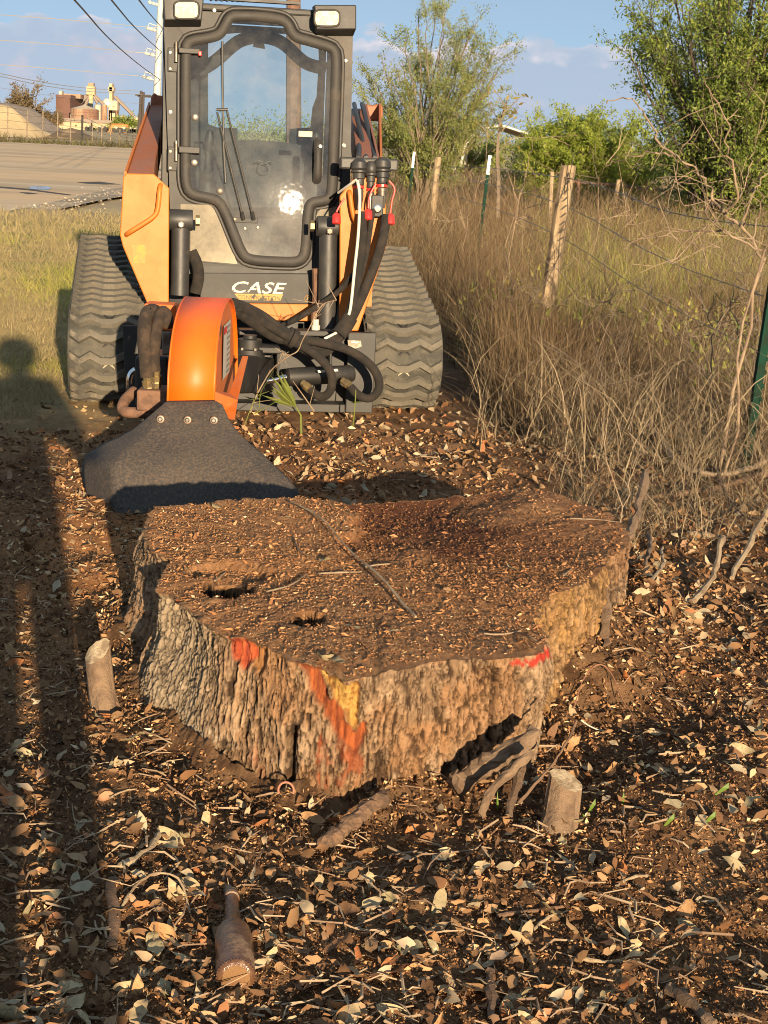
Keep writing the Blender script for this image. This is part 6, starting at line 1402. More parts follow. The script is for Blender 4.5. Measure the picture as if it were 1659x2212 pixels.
strand([(1228, 372, 8.95), (1236, 430, 8.9), (1242, 470, 8.85), (1228, 520, 8.9)], .002); strand([(1240, 330, 8.9), (1232, 372, 8.9), (1222, 420, 8.94)], .002)
wm.build('barbed_wire', M['steel'], ff)
pf = empty('pipe_fence', (*at(1250, 395, 46)[:2], 0)); tag(pf, 'dark pipe rail fence far across the field in front of the lime green bush', 'fence'); o2 = np.array(pf.location)
MB().tube([at(x, y, 38) - o2 for x, y in ((1235, 392), (1330, 400), (1440, 413), (1560, 428))], .035, 6).build('rail', M['rustpipe'], pf)
for x, y in ((1250, 393), (1336, 401), (1440, 413)): MB().tube([at(x, y - 6, 38) - o2, at(x - 2, y + 45, 38) - o2], .05, 6).build('post', M['rustpipe'], pf)
# ------------------------------------------------------------------ bare shrubs with pale branches at the right
palem = mat('pale_dead_branch', (.25, .185, .12), .85, c2=(.15, .105, .07), scale=8, var=.25, bump=.4, bscale=60)
greyb = mat('grey_dead_branch', (.13, .10, .07), .9, c2=(.075, .058, .042), scale=8, var=.25, bump=.4, bscale=60)
def q5(x, y): return (768 + x * .5370, y * .5370)
def q6(x, y): return (768 + x * .5370, 484 + y * .5370)
def shrub(label, paths, Y, m, conv, base_px, twigs=24, seed=1, name='bare_shrub'):
    bb = at(*conv(*base_px), Y); z = ground_z(bb[0], Y) if Y < 24 else 0; t_ = empty(name, (bb[0], Y, z)); tag(t_, label, 'shrub'); o_ = np.array(t_.location); r_ = random.Random(seed); first = True; tw = MB()
    for k_, (pts, r0, dY) in enumerate(paths):
        n = len(pts); P = smooth_path([at(*conv(x, y), Y + dY * i / max(1, n - 1) + r_.gauss(0, .03)) - o_ for i, (x, y) in enumerate(pts)], 2); P = [p + np.array([r_.gauss(0, .006), r_.gauss(0, .01), r_.gauss(0, .006)]) for p in P]; r0 *= .6
        if first and P[0][2] > .02: P = [np.array([P[0][0] - .10 * (1 - q / 7) + r_.gauss(0, .018), P[0][1] + r_.gauss(0, .02), -.05 + (P[0][2] + .05) * q / 7]) for q in range(7)] + P
        first = False
        MB().tube(P, [r0 * (1 - .7 * i / len(P)) for i in range(len(P))], 7).build('branch', m, t_, smooth=True)
        for q in range(twigs):
            i = r_.randrange(2, len(P)); d = np.array([r_.gauss(0, 1), r_.gauss(0, .6), r_.gauss(.4, .8)]); d /= np.linalg.norm(d); ln = .05 + .28 * r_.random(); a = P[i]; c = a + d * ln * .5 + np.array([0, 0, r_.gauss(0, .02)]); e = a + d * ln + np.array([r_.gauss(0, .04), 0, r_.gauss(.0, .05)])
            tw.tube([a, c, e], [max(.0018, r0 * .25), .002, .0012], 3, cap=False)
            if r_.random() < .5: d2 = d + np.array([r_.gauss(0, .6), r_.gauss(0, .6), r_.gauss(0, .6)]); tw.tube([c, c + d2 * ln * .4], [.0018, .001], 3, cap=False)
    o = tw.build('twig_spray', m, t_); o['kind'] = 'stuff'; return t_
shrub('tall bare shrub with long pale branches arching up against the big tree', [(((1640, 1040), (1560, 905), (1480, 868), (1430, 760), (1385, 690), (1270, 620), (1200, 520), (1150, 430), (1110, 385), (1010, 405)), .013, .3), (((1480, 868), (1540, 800), (1510, 650), (1490, 590), (1500, 470), (1405, 328)), .010, -.2), (((1270, 620), (1160, 612), (1070, 640), (1010, 665)), .007, .2), (((1560, 905), (1600, 780), (1640, 715), (1690, 650)), .008, .2), (((1540, 800), (1570, 740), (1600, 640), (1610, 560)), .006, .3)], 6.6, palem, q5, (1660, 1120), 5, 3)
shrub('low bare shrub whose pale branches lie nearly flat across the weeds', [(((1640, 1010), (1500, 940), (1400, 920), (1250, 940), (1150, 962), (1070, 1000)), .010, .2), (((1500, 940), (1380, 850), (1290, 800)), .006, .2), (((1400, 920), (1330, 990), (1270, 1060)), .006, -.1), (((1600, 985), (1620, 870), (1640, 780), (1590, 720)), .007, .2)], 6.4, palem, q5, (1670, 1120), 6, 5)
shrub('grey stemmed shrub standing close to the green steel post', [(((1590, 900), (1602, 700), (1606, 520), (1614, 400), (1634, 180), (1650, 80)), .009, .0), (((1600, 700), (1570, 560), (1545, 420), (1500, 300)), .008, .1), (((1612, 400), (1580, 280), (1520, 180)), .007, .1)], 7.0, greyb, q6, (1590, 960), 14, 7)
shrub('thin crooked shrub left of the green steel post', [(((1470, 830), (1425, 640), (1440, 430), (1400, 330), (1370, 150)), .009, .1), (((1425, 640), (1360, 520), (1330, 420)), .006, .1), (((1440, 430), (1500, 330), (1540, 200)), .006, .1)], 7.2, greyb, q6, (1480, 860), 16, 9)
shrub('small twiggy shrub with green leaves at its foot, in front of the weeds', [(((940, 860), (960, 760), (985, 650), (1040, 560)), .006, .0), (((960, 760), (920, 660), (900, 560)), .005, .1), (((985, 650), (1020, 620), (1060, 640)), .004, .1)], 7.3, greyb, q6, (935, 880), 12, 11)
shrub('brown bare shrub between the near wood post and the loader track', [(((690, 620), (700, 480), (690, 330), (720, 200)), .006, .1), (((700, 480), (640, 380), (600, 270)), .005, .1), (((690, 330), (760, 240), (800, 160)), .005, .1)], 8.6, greyb, q6, (690, 660), 18, 13)
shrub('grey shrub in the middle of the weeds right of the near wood post', [(((1060, 640), (1070, 480), (1040, 330), (1010, 230)), .007, .1), (((1070, 480), (1140, 380), (1190, 260)), .006, .1), (((1040, 330), (960, 300), (850, 296)), .005, .1)], 8.2, greyb, q6, (1060, 700), 20, 15)
shrub('dry bent stalks left of the sapling and the steel post', [(((640, 910), (680, 720), (712, 555)), .006, .1), (((600, 1000), (650, 830), (690, 690)), .005, .1), (((430, 1010), (470, 800), (520, 690)), .004, .1)], 9.5, palem, q5, (640, 1010), 6, 17)
shrub('upright dry stalks in the grass between the steel post and the near wood post', [(((960, 1000), (985, 850), (1050, 790)), .004, .1), (((1080, 920), (1165, 825)), .004, .1), (((1230, 900), (1280, 750), (1310, 580)), .004, .1)], 8.8, palem, q5, (960, 1090), 8, 19)
shrub('dead twig leaning on the back right edge of the stump', [(((1334 - 768) / .537, (1150 - 484) / .537), ((1356 - 768) / .537, (1060 - 484) / .537), ((1395 - 768) / .537, (953 - 484) / .537)) and ([((1334 - 768) / .537, (1160 - 484) / .537), ((1356 - 768) / .537, (1060 - 484) / .537), ((1395 - 768) / .537, (953 - 484) / .537)], .0045, .1)], 4.75, palem, q6, ((1330 - 768) / .537, (1180 - 484) / .537), 3, 21, 'dead_twig')
# plants in front of the loader
leafy = rnd_mat('palm_leaf', [(0, (.17, .20, .045)), (.5, (.30, .30, .09)), (1, (.42, .38, .16))], .6, .3)
YPm = 7.25; pb_ = at(*z5(600, 1180), YPm); ps = empty('palm_seedling', (pb_[0], YPm, ground_z(pb_[0], YPm))); tag(ps, 'small palm seedling with one pale green fan leaf in front of the grinder cylinder', 'palm seedling'); o_ = np.array(ps.location)
hub_ = at(*z5(552, 1045), YPm) - o_
MB().tube([(0, 0, -.03), (at(*z5(590, 1110), YPm) - o_), hub_], [.006, .005, .004], 6).build('leaf_stalk', leafy, ps)
for k_, (x, y) in enumerate(((388, 752), (430, 755), (345, 785), (350, 870), (345, 900), (270, 945), (455, 830), (500, 905))):
    e = at(*z5(x, y), YPm + .03 * (k_ - 3)) - o_; d = e - hub_; s = np.cross(d, [0, 1, 0]); s = s / np.linalg.norm(s) * .011; mdl = hub_ + d * .5
    MB().add([hub_, mdl + s, e, mdl - s, mdl + np.array([0, -.012, 0])], [(0, 1, 4), (1, 2, 4), (2, 3, 4), (3, 0, 4)]).build('leaf_blade', leafy, ps)
def wisp(name, label, cat, paths, Y, m, r=.004, tw=4, seed=2):
    b0 = at(*z5(*paths[0][0]), Y); t_ = empty(name, (b0[0], Y, ground_z(b0[0], Y))); tag(t_, label, cat); o_ = np.array(t_.location); r_ = random.Random(seed)
    for pts in paths:
        P = smooth_path([at(*z5(x, y), Y + r_.gauss(0, .02)) - o_ for x, y in pts], 2); mb = MB().tube(P, [r * (1 - .6 * i / len(P)) for i in range(len(P))], 5)
        for q in range(tw): a = P[r_.randrange(3, len(P))]; mb.tube([a, a + np.array([r_.gauss(0, .06), 0, r_.gauss(.03, .05)])], [r * .5, r * .2], 3)
        mb.build('stem', m, t_)
    return t_
wisp('bare_vine', 'bare grey vine leaning up across the grinder hoses', 'vine', [[(180, 1090), (200, 1000), (280, 850), (340, 750), (400, 690), (500, 620), (570, 590), (600, 500), (660, 400), (720, 270), (740, 170)], [(500, 620), (450, 615), (440, 590)], [(720, 270), (780, 190), (880, 170)]], 7.15, palem, .0045, 5, 3)
wisp('dry_stalk', 'straight dry stalk beside the palm seedling', 'stalk', [[(700, 1080), (640, 990), (525, 830)]], 7.3, palem, .004, 1, 4)
wisp('dry_stalk', 'thin stalks under the orange side of the grinder', 'stalk', [[(130, 1190), (200, 1010), (240, 940), (330, 915)], [(210, 1100), (300, 1050), (400, 990)], [(250, 1060), (255, 960), (268, 905)]], 7.0, leafy, .0025, 2, 5)
wisp('green_stalk', 'green stalk with buds at the right end of the mounting plate', 'stalk', [[(1010, 1250), (1030, 1080), (1040, 900)], [(1030, 1010), (1000, 1000)], [(1035, 1005), (1075, 1000)], [(1020, 1100), (1005, 1090)]], 7.5, leafy, .0045, 0, 6)

# unseen brush added behind and right of the photographer to dapple the near ground
for k_, (x, y, hh, lab) in enumerate(((1.35, -2.2, .62, 'low leafy bush added for shade behind the photographer'), (2.1, -2.6, .75, 'taller leafy bush added for shade behind the photographer, farther right'), (2.9, -3.0, .85, 'wide leafy bush added for shade far right behind the photographer'), (.75, -3.2, .55, 'small leafy bush added for shade straight behind the photographer'))):
    random.seed(40 + k_); tree('shade_bush', lab, 'bush', (x, y, -.08), [(random.gauss(0, .5), random.gauss(0, .4), 1, hh * (.5 + .3 * random.random()), .012) for q in range(9)], dict(levels=2, kids=[6, 4], spread=.6, bend=.12, up=.03, ratio=.5, segs=4, rmin=.002, cut=.004, leaf_levels=1), 2600, .045, .05, leafC, greyb)
# ------------------------------------------------------------------ wood chips, crumbs of soil
def shards(name, P, sz, m, flat=.35, rnd=None, elong=2.2):
    """irregular little chips: bent quads of two triangles with some thickness, tilted any way"""
    N = len(P); a = rng.normal(0, 1, (N, 3)); a[:, 2] *= flat; a /= np.linalg.norm(a, axis=1)[:, None]; b = np.cross(a, rng.normal(0, 1, (N, 3))); b /= np.linalg.norm(b, axis=1)[:, None]; c = np.cross(a, b)
    s = sz[:, None]; e = (1 + (elong - 1) * rng.random((N, 1))); j = lambda: .6 + .8 * rng.random((N, 1))
    V = np.stack([P - a * s * e * .5, P + b * s * .45 * j(), P + a * s * e * .5 * j(), P - b * s * .45 * j(), P + c * s * .35 * j()], 1).reshape(-1, 3); o = (np.arange(N) * 5)[:, None]
    F = np.concatenate([o + np.array([[0, 1, 4]]), o + np.array([[1, 2, 4]]), o + np.array([[2, 3, 4]]), o + np.array([[3, 0, 4]])]); return mesh_np(name, V, F, m, rnd=np.repeat(rng.random(N) if rnd is None else rnd, 5))
chipm = rnd_mat('wood_chips', [(0, (0.101, 0.055, 0.027)), (.35, (0.223, 0.127, 0.059)), (.7, (0.406, 0.254, 0.125)), (.92, (0.507, 0.364, 0.204)), (1, (0.669, 0.552, 0.363))], .9, 0)
soilm = rnd_mat('soil_crumbs', [(0, (0.069, 0.034, 0.015)), (.45, (0.175, 0.086, 0.037)), (.8, (0.325, 0.168, 0.073)), (.94, (0.475, 0.264, 0.123)), (1, (0.650, 0.444, 0.246))], .95, 0)
P, px_, py_ = scatter_px(88000, -160, 1880, 930, 2380, 1.0); k = ~in_base(P[:, 0], P[:, 1], -.02); P = P[k]; P[:, 2] = surf(P[:, 0], P[:, 1]) + .002
D_s = P[:, 1]; sz = np.clip(D_s * .0022, .004, .02) * (.6 + 1.1 * rng.random(len(P)) ** 2)
tag(shards('soil_crumbs', P, sz * .8, soilm, .8), kind='stuff')
P, px_, py_ = scatter_px(30000, -260, 1950, 860, 2420, 1.0); dch = np.exp(-(((P[:, 0] + .75) / .6) ** 2 + ((P[:, 1] - 5.1) / 1.0) ** 2)) + np.exp(-(((P[:, 0] + .05) / .6) ** 2 + ((P[:, 1] - 5.6) / .6) ** 2))
k = (rng.random(len(P)) < .30 + .5 * (np.hypot(P[:, 0] - .75, P[:, 1] - 3.7) < .35) + .9 * dch + .25 * np.exp(-((np.hypot(P[:, 0], P[:, 1] - 3.9) - .9) / .25) ** 2)) & ~in_base(P[:, 0], P[:, 1], -.02); P = P[k]; P[:, 2] = surf(P[:, 0], P[:, 1]) + .004
tag(shards('wood_chips', P, np.clip(P[:, 1] * .0024, .005, .02) * (.5 + 1.2 * rng.random(len(P)) ** 2), chipm, .5, elong=3.2), kind='stuff')
# sawdust and splinters lying on the cut top
N = 23000; a_ = (rng.random(N) - .5) * 2 * np.pi; r_ = np.sqrt(rng.random(N)) * np.interp(a_, th, RT) * .985; tx, ty = SC[0] + r_ * np.sin(a_), SC[1] - r_ * np.cos(a_)
qi = np.clip(((1 - r_ / np.interp(a_, th, Rr[-1])) * nk - 1).astype(int), 0, nk - 1); ti = np.clip(np.searchsorted(th, a_), 0, nth - 1); tz_ = Zt_[qi, ti]
dkp = dk[qi, ti]; hole_ = (h1 + h2)[qi, ti] > .01; kk = ~hole_; P = np.stack([tx, ty, tz_ + .003], 1)[kk]; dkp = dkp[kk]
topm = rnd_mat('sawdust_and_splinters', [(0, (.13, .056, .024)), (.3, (.25, .118, .05)), (.75, (.35, .18, .082)), (.96, (.42, .24, .115)), (.985, (.54, .38, .23)), (1, (.60, .47, .32))], .9, 0)
rn = np.clip(rng.random(len(P)) ** (1 + 1.6 * dkp) * (1 - .35 * dkp), 0, 1)
tag(shards('sawdust', P, .0018 + .0022 * rng.random(len(P)) + .008 * rng.random(len(P)) ** 16, topm, .45, rn, 3.0), kind='stuff')
# ------------------------------------------------------------------ fallen leaves
def leaf_shape(seed, L_=1.0, W_=.46, cols=2, rows=6):
    r_ = random.Random(seed); curl = r_.uniform(-.9, 1.5); fold = r_.uniform(-.1, .6); twist = r_.uniform(-.9, .9); lob = r_.choice([0, 0, .10, .20]); V = []
    for i in range(rows + 1):
        t = i / rows; wd = W_ * math.sin(math.pi * min(1, .04 + t * .96) ** .85) ** .75 * (1 + lob * math.sin(t * 14 + seed)) * (1 if 0 < i < rows else .12)
        y = (t - .5) * L_; zc_ = curl * L_ * .45 * ((t - .5) ** 2 * 2 - .25) + .05 * math.sin(t * 9 + seed); wd *= 1 + .10 * math.sin(t * 23 + seed * 3) * (lob > 0)
        for j in range(-1, 2): x = j * wd * .5; V.append((x + twist * .06 * math.sin(t * 3), y, zc_ + abs(j) * fold * wd * .5 + j * twist * wd * .35 * (t - .4)))
    F = [(i * 3 + j, i * 3 + j + 1, (i + 1) * 3 + j + 1, (i + 1) * 3 + j) for i in range(rows) for j in range(2)]
    # stalk
    b = len(V); V += [(-.012, -.5 * L_, V[1][2]), (.012, -.5 * L_, V[1][2]), (.006, -.72 * L_, V[1][2] + .04), (-.006, -.72 * L_, V[1][2] + .04)]; F.append((b, b + 1, b + 2, b + 3))
    return np.array(V), np.array(F)
SH = [leaf_shape(s, 1.0, W_, rows=9) for s, W_ in zip(range(14), [.40, .50, .36, .46, .55, .42, .38, .60, .44, .48, .34, .52, .45, .40])]
SM = [leaf_shape(s + 40, 1.0, W_, rows=4) for s, W_ in zip(range(8), [.42, .5, .36, .48, .55, .4, .45, .38])]
kinds = [('pale', rnd_mat('pale_leaf', [(0, (0.352, 0.268, 0.151)), (.5, (0.440, 0.348, 0.206)), (1, (0.396, 0.324, 0.186))], .7, .15, True, (.30, .21, .12)), 'pale buff fallen leaf lying on the dark soil'),
         ('grey', rnd_mat('grey_leaf', [(0, (0.252, 0.200, 0.112)), (.5, (0.348, 0.289, 0.167)), (1, (0.290, 0.246, 0.137))], .7, .15, True, (.19, .15, .10)), 'grey green fallen leaf, underside up, on the dark soil'),
         ('tan', rnd_mat('tan_leaf', [(0, (0.333, 0.189, 0.085)), (.5, (0.437, 0.263, 0.128)), (1, (0.380, 0.210, 0.095))], .7, .15, True, (.18, .10, .05)), 'tan brown fallen leaf on the dark soil'),
         ('brown', rnd_mat('brown_leaf', [(0, (.13, .07, .036)), (.5, (.20, .105, .05)), (1, (.16, .085, .045))], .75, .1, True, (.08, .045, .025)), 'dark brown curled fallen leaf on the dark soil'),
         ('rust', rnd_mat('rust_leaf', [(0, (.36, .13, .045)), (.5, (.42, .17, .06)), (1, (.32, .12, .05))], .7, .15, True, (.20, .09, .04)), 'rust orange fallen leaf on the dark soil')]
KW = [.27, .24, .25, .17, .07]
lmesh = {}
for ki, (kn, km, lab) in enumerate(kinds):
    for si, (V, F) in enumerate(SH):
        me = bpy.data.meshes.new('fallen_leaf'); me.from_pydata(V.tolist(), [], F.tolist()); me.polygons.foreach_set('use_smooth', [True] * len(F)); me.materials.append(km); lmesh[ki, si] = me
def leaf_density(P):
    x, y = P[:, 0], P[:, 1]
    d = .55 + .65 * (fbm(x * 3, y * 3, 3, 301) - .35)
    d = d * np.where((x > .55) & (y < 2.9) & (x < 1.6), .40, 1)                    # barer soil at the lower right
    d = d + .6 * ((y > 4.3) & (x > .2)) + .5 * ((y > 5.2) & (y < 7.7) & (x > -.6)) + .35 * (y < 2.75) * (x < .5)
    d = d - .40 * ((x < -.75) & (y > 3.4) & (y < 6.5))
    d = d * np.where((x < -1.2) & (y > 6.8), .25, 1)
    return np.clip(d, .05, 1)
def put_leaf(ki, si, x, y, z, size, tilt=.6, lab=None, grp='fallen leaves on the dark soil', yaw=None):
    o = link(bpy.data.objects.new('fallen_leaf', lmesh[ki, si])); o.location = (x, y, z); o.scale = (size,) * 3
    o.rotation_euler = (random.gauss(0, tilt), random.gauss(0, tilt), random.random() * 6.283 if yaw is None else yaw); return tag(o, lab or kinds[ki][2], 'leaf', grp)
random.seed(21)
P, px_, py_ = scatter_px(2600, -60, 1720, 1480, 2330, .9); k = (rng.random(len(P)) < leaf_density(P)) & ~in_base(P[:, 0], P[:, 1], .01); P = P[k][:268]
loose = []
for p in P:
    ki = int(rng.choice(5, p=KW)); s = random.uniform(.033, .064) * (1.12 if random.random() < .12 else 1); z = surf_z(p[0], p[1]); si = random.randrange(14); loose.append((put_leaf(ki, si, p[0], p[1], z + .001 + random.random() * .014, s), ki, si, s, p))
# a few singled-out leaves, on the stump and round it
def one(x, y, z0, ki, si, size, lab, tilt=.25, yaw=None):
    p = ground_pt(x, y, z0); z = top_z(p[0], p[1]) if z0 > .1 else surf_z(p[0], p[1]); put_leaf(ki, si, p[0], p[1], z + .012, size, tilt, lab, None, yaw)
one(467, 1100, .3, 1, 4, .05, 'grey green round leaf on the back left rim of the stump'); one(620, 1124, .3, 0, 1, .03, 'small pale leaf near the back of the stump top')
one(700, 1218, .3, 1, 3, .05, 'grey leaf beside the dead branch on the stump'); one(758, 1365, .3, 1, 9, .045, 'grey curled leaf on the stump top between hole and notch'); one(730, 1440, .3, 1, 11, .05, 'grey leaf at the front notch of the stump', .4)
one(700, 1432, .3, 1, 6, .05, 'pale grey leaf left of the front notch of the stump', .5); one(1138, 1386, .3, 0, 4, .055, 'cream curled leaf on the front right corner of the stump', .2, 1.4); one(850, 1378, .3, 0, 8, .03, 'small buff leaf right of the front hole of the stump')
one(383, 1165, .3, 4, 1, .035, 'small rust leaf near the left edge of the stump'); one(1105, 1225, .3, 1, 5, .045, 'narrow grey leaf on the right part of the stump top', .2, 1.3); one(1090, 1265, .3, 3, 8, .03, 'brown leaf on the right part of the stump top'); one(966, 1282, .3, 2, 7, .035, 'tan leaf in the middle of the stump top'); one(520, 1205, .3, 2, 2, .03, 'tan sliver of leaf behind the left hole of the stump'); one(1042, 1130, .3, 0, 10, .04, 'pale strip of leaf in the dark hollow of the stump', .2)
# each leaf's words: size, outline, bend, colour, and where it lies from the nearest thing one can find
KN = ['buff', 'grey green', 'tan', 'dark brown', 'rust orange']
def bend_word(seed):
    r_ = random.Random(seed); curl = r_.uniform(-.9, 1.5); fold = r_.uniform(-.1, .6); return 'cupped' if curl > .6 else 'arched' if curl < -.3 else 'folded' if fold > .3 else 'flat'
def wide_word(si): wv = [.40, .50, .36, .46, .55, .42, .38, .60, .44, .48, .34, .52, .45, .40][si]; return 'narrow' if wv < .41 else 'broad' if wv > .49 else 'oval'
LM = [(505, 2030, 'the brown bottle'), (240, 1980, 'the flat bark strip'), (340, 1935, 'the arched twig'), (310, 1850, 'the thick pale branch'), (1215, 1760, 'the right sapling stub'), (210, 1480, 'the left sapling stub'), (1080, 1640, 'the thick root snag'), (760, 1775, 'the broken front root'), (617, 1735, 'the rubber ring'), (1150, 2010, 'the forked twig'), (1490, 2175, 'the corner stick'), (1310, 2066, 'the level pale twig'), (1365, 1915, 'the short pale twig'), (1060, 2165, 'the dark bark scrap'), (120, 2180, 'the long bottom stick'), (1540, 1790, 'the grass shoots'), (1290, 1560, 'the looping vine'), (700, 2120, 'the bare middle ground'), (60, 1840, 'the left edge splinter'), (900, 1900, 'the long runner'), (1560, 1560, 'the right edge'), (1580, 2020, 'the lower right edge')]
LMG = [ground_pt(x, y) for x, y, _ in LM]; words = {}
for o, ki, si, s, p in loose:
    j = min(range(len(LM)), key=lambda i: np.hypot(p[0] - LMG[i][0], p[1] - LMG[i][1])); dx_, dy_ = p[0] - LMG[j][0], p[1] - LMG[j][1]; dd = math.hypot(dx_, dy_)
    side = ('right of' if dx_ > 0 else 'left of') if abs(dx_) > abs(dy_) * .7 else ('behind' if dy_ > 0 else 'in front of')
    sw = 'small' if s < .045 else 'large' if s > .06 else 'mid-sized'; dw = 'close' if dd < .10 else 'farther'
    lab = f"{sw} {wide_word(si)} {bend_word(si)} {KN[ki]} leaf, {dw} {side} {LM[j][2]}"; words.setdefault(lab, []).append((dd, o))
for lab, os_ in words.items():
    os_.sort(key=lambda q: q[0])
    for i, (dd, o) in enumerate(os_): o['label'] = lab if len(os_) == 1 else lab.replace(' leaf,', ' leaf,' + (' nearest one' if i == 0 else ' next one' if i == 1 else ' outer one'))
# the many smaller and farther leaves
def leaf_mass(name, P, z, size, tilt, rampm):
    N = len(P); si = rng.integers(0, len(SM), N); nv = len(SM[0][0]); fv = SM[0][1]; base = np.array([s[0] for s in SM])[si]; base = base * size[:, None, None]
    e = rng.normal(0, tilt, (N, 2)); yw = rng.random(N) * 6.283; cx_, sx_ = np.cos(e[:, 0]), np.sin(e[:, 0]); cy_, sy_ = np.cos(e[:, 1]), np.sin(e[:, 1]); cz, sz_ = np.cos(yw), np.sin(yw)
    X_, Y_, Z_ = base[..., 0], base[..., 1], base[..., 2]; Y1 = Y_ * cx_[:, None] - Z_ * sx_[:, None]; Z1 = Y_ * sx_[:, None] + Z_ * cx_[:, None]; X2 = X_ * cy_[:, None] + Z1 * sy_[:, None]; Z2 = -X_ * sy_[:, None] + Z1 * cy_[:, None]
    V = np.stack([X2 * cz[:, None] - Y1 * sz_[:, None] + P[:, :1], X2 * sz_[:, None] + Y1 * cz[:, None] + P[:, 1:2], Z2 + z[:, None]], -1).reshape(-1, 3); F = (fv[None] + (np.arange(N) * nv)[:, None, None]).reshape(-1, 4)
    return tag(mesh_np(name, V, F, rampm, rnd=np.repeat(rng.random(N), nv), smooth=True), kind='stuff')
litterm = rnd_mat('leaf_litter', [(0, (.44, .36, .23)), (.14, (.33, .28, .19)), (.30, (.36, .23, .12)), (.52, (.25, .14, .065)), (.74, (.14, .075, .036)), (.90, (.20, .10, .045)), (.95, (.40, .15, .055)), (1, (.42, .35, .24))], .75, .12)
P, px_, py_ = scatter_px(14000, -400, 2050, 850, 2420, 1.05); k = (rng.random(len(P)) < leaf_density(P) * np.interp(P[:, 1], [2, 3.9, 4.5], [.50, .55, 1.0])) & ~in_base(P[:, 0], P[:, 1], .0); P = P[k]
size = np.where(rng.random(len(P)) < np.where(P[:, 1] > 4.2, .30, .68), .012 + .022 * rng.random(len(P)), .03 + .028 * rng.random(len(P))) * np.interp(P[:, 1], [2, 4, 8], [.85, 1, 1.15])
brokenm = rnd_mat('broken_leaf_bits', [(0, (0.106, 0.055, 0.026)), (.5, (0.200, 0.109, 0.053)), (.85, (0.312, 0.184, 0.095)), (1, (0.450, 0.322, 0.189))], .85, .1)
big = (size > .029) | (P[:, 1] > 4.2)
for sel, nm, mm in ((big, 'leaf_litter', litterm), (~big, 'broken_leaves', brokenm)): leaf_mass(nm, P[sel], surf(P[sel, 0], P[sel, 1]) + .004 + .014 * rng.random(sel.sum()), size[sel], .65, mm)
P, px_, py_ = scatter_px(3500, 900, 2050, 740, 1000, 1.0); P = P[field_mask(P)]; leaf_mass('field_litter', P, surf(P[:, 0], P[:, 1]) + .02 + .1 * rng.random(len(P)), .03 + .03 * rng.random(len(P)), .7, litterm)
# twig litter
N = 950; P, px_, py_ = scatter_px(N, -300, 1950, 900, 2400); k = ~in_base(P[:, 0], P[:, 1], .0); P = P[k]; mb = MB()
for p in P:
    a = random.random() * 6.283; ln = random.uniform(.02, .11); d = np.array([math.cos(a), math.sin(a), random.gauss(0, .12)]); z = surf_z(p[0], p[1]) + .012; c = np.array([p[0], p[1], z]); bnd = np.array([random.gauss(0, .012), random.gauss(0, .012), .006]); r0 = random.uniform(.0010, .0028)
    mb.tube([c - d * ln / 2, c + bnd, c + d * ln / 2], [r0, r0, r0 * .6], 4)
tag(mb.build('twig_litter', mat('litter_twig', (.36, .27, .175), .9, c2=(.20, .13, .08), scale=5, lo=.4, hi=.6)), kind='stuff')
# ------------------------------------------------------------------ single sticks, stubs, roots
stickm = mat('pale_stick', (.33, .25, .155), .85, c2=(.21, .145, .085), scale=14, bump=.5, bscale=120); darkst = mat('dark_stick_bark', (.17, .10, .058), .9, c2=(.10, .06, .035), scale=20, bump=.7, bscale=120)
rootm = mat('root_bark', (.21, .14, .085), .9, c2=(.125, .08, .05), scale=16, bump=.9, bscale=90, dirt=(.14, .08, .04), dscale=9)
def stick(label, pts, r_full, m=stickm, cat='stick', name='fallen_stick', z0=0.0, lift=None, taper=.5, flat=1.0, sd=0, sides=7):
    r = r_full * .8; r_ = random.Random(len(label) + sd); P = []
    for i, (x, y) in enumerate(pts):
        p = ground_pt(x, y, z0); z = (top_z(p[0], p[1]) if z0 > .1 else surf_z(p[0], p[1])) + r * .7 + .004 + (lift[i] if lift else 0); P.append(np.array([p[0], p[1], z]) + np.array([r_.gauss(0, r * .3), r_.gauss(0, r * .3), 0]))
    o = P[0].copy(); P = smooth_path(P, 2); n = len(P); P = [p + np.array([r_.gauss(0, r * .22), r_.gauss(0, r * .22), r_.gauss(0, r * .12)]) for p in P]; kn_ = [1 + .16 * r_.gauss(0, 1) + (.35 if r_.random() < .08 else 0) for _ in P]; mb = MB().tube([p - o for p in P], [r * (1 - taper * i / n) * kn_[i] for i in range(n)], sides, flat=flat); b = mb.build(name, m, smooth=True); b.location = o; return tag(b, label, cat)
def stick3(label, pts, r, m, cat, name, taper=.3, sides=9, sd=0):
    r_ = random.Random(len(label) + sd); P = [at(x, y, Y) for x, y, Y in pts]; o = P[0].copy(); P = smooth_path(P, 2); n = len(P); P = [p + np.array([r_.gauss(0, r * .12), r_.gauss(0, r * .12), r_.gauss(0, r * .12)]) for p in P]
    b = MB().tube([p - o for p in P], [r * (1 - taper * i / n) * (1 + .10 * r_.gauss(0, 1)) for i in range(n)], sides); b.V = [tuple(c + r_.gauss(0, r * .11) for c in v) for v in b.V]; b = b.build(name, m); b.location = o; return tag(b, label, cat)
A8 = lambda *p: [(x * .529, 1645.8 + y * .529) for x, y in p]; A9 = lambda *p: [(822.9 + x * .504, 1645.8 + y * .504) for x, y in p]; A15 = lambda *p: [(1097.2 + x * .3386, 932.6 + y * .3386) for x, y in p]; A7 = lambda *p: [(219.4 + x * .7606, 1014.9 + y * .7606) for x, y in p]
stick('long pale stick along the bottom left edge of the ground', A8((-40, 1015), (150, 1040), (380, 1055), (600, 1075)), .006); stick('short thick pale branch curving beside the broad buff leaf', A8((495, 452), (560, 420), (625, 370), (658, 312)), .0085, taper=.1)
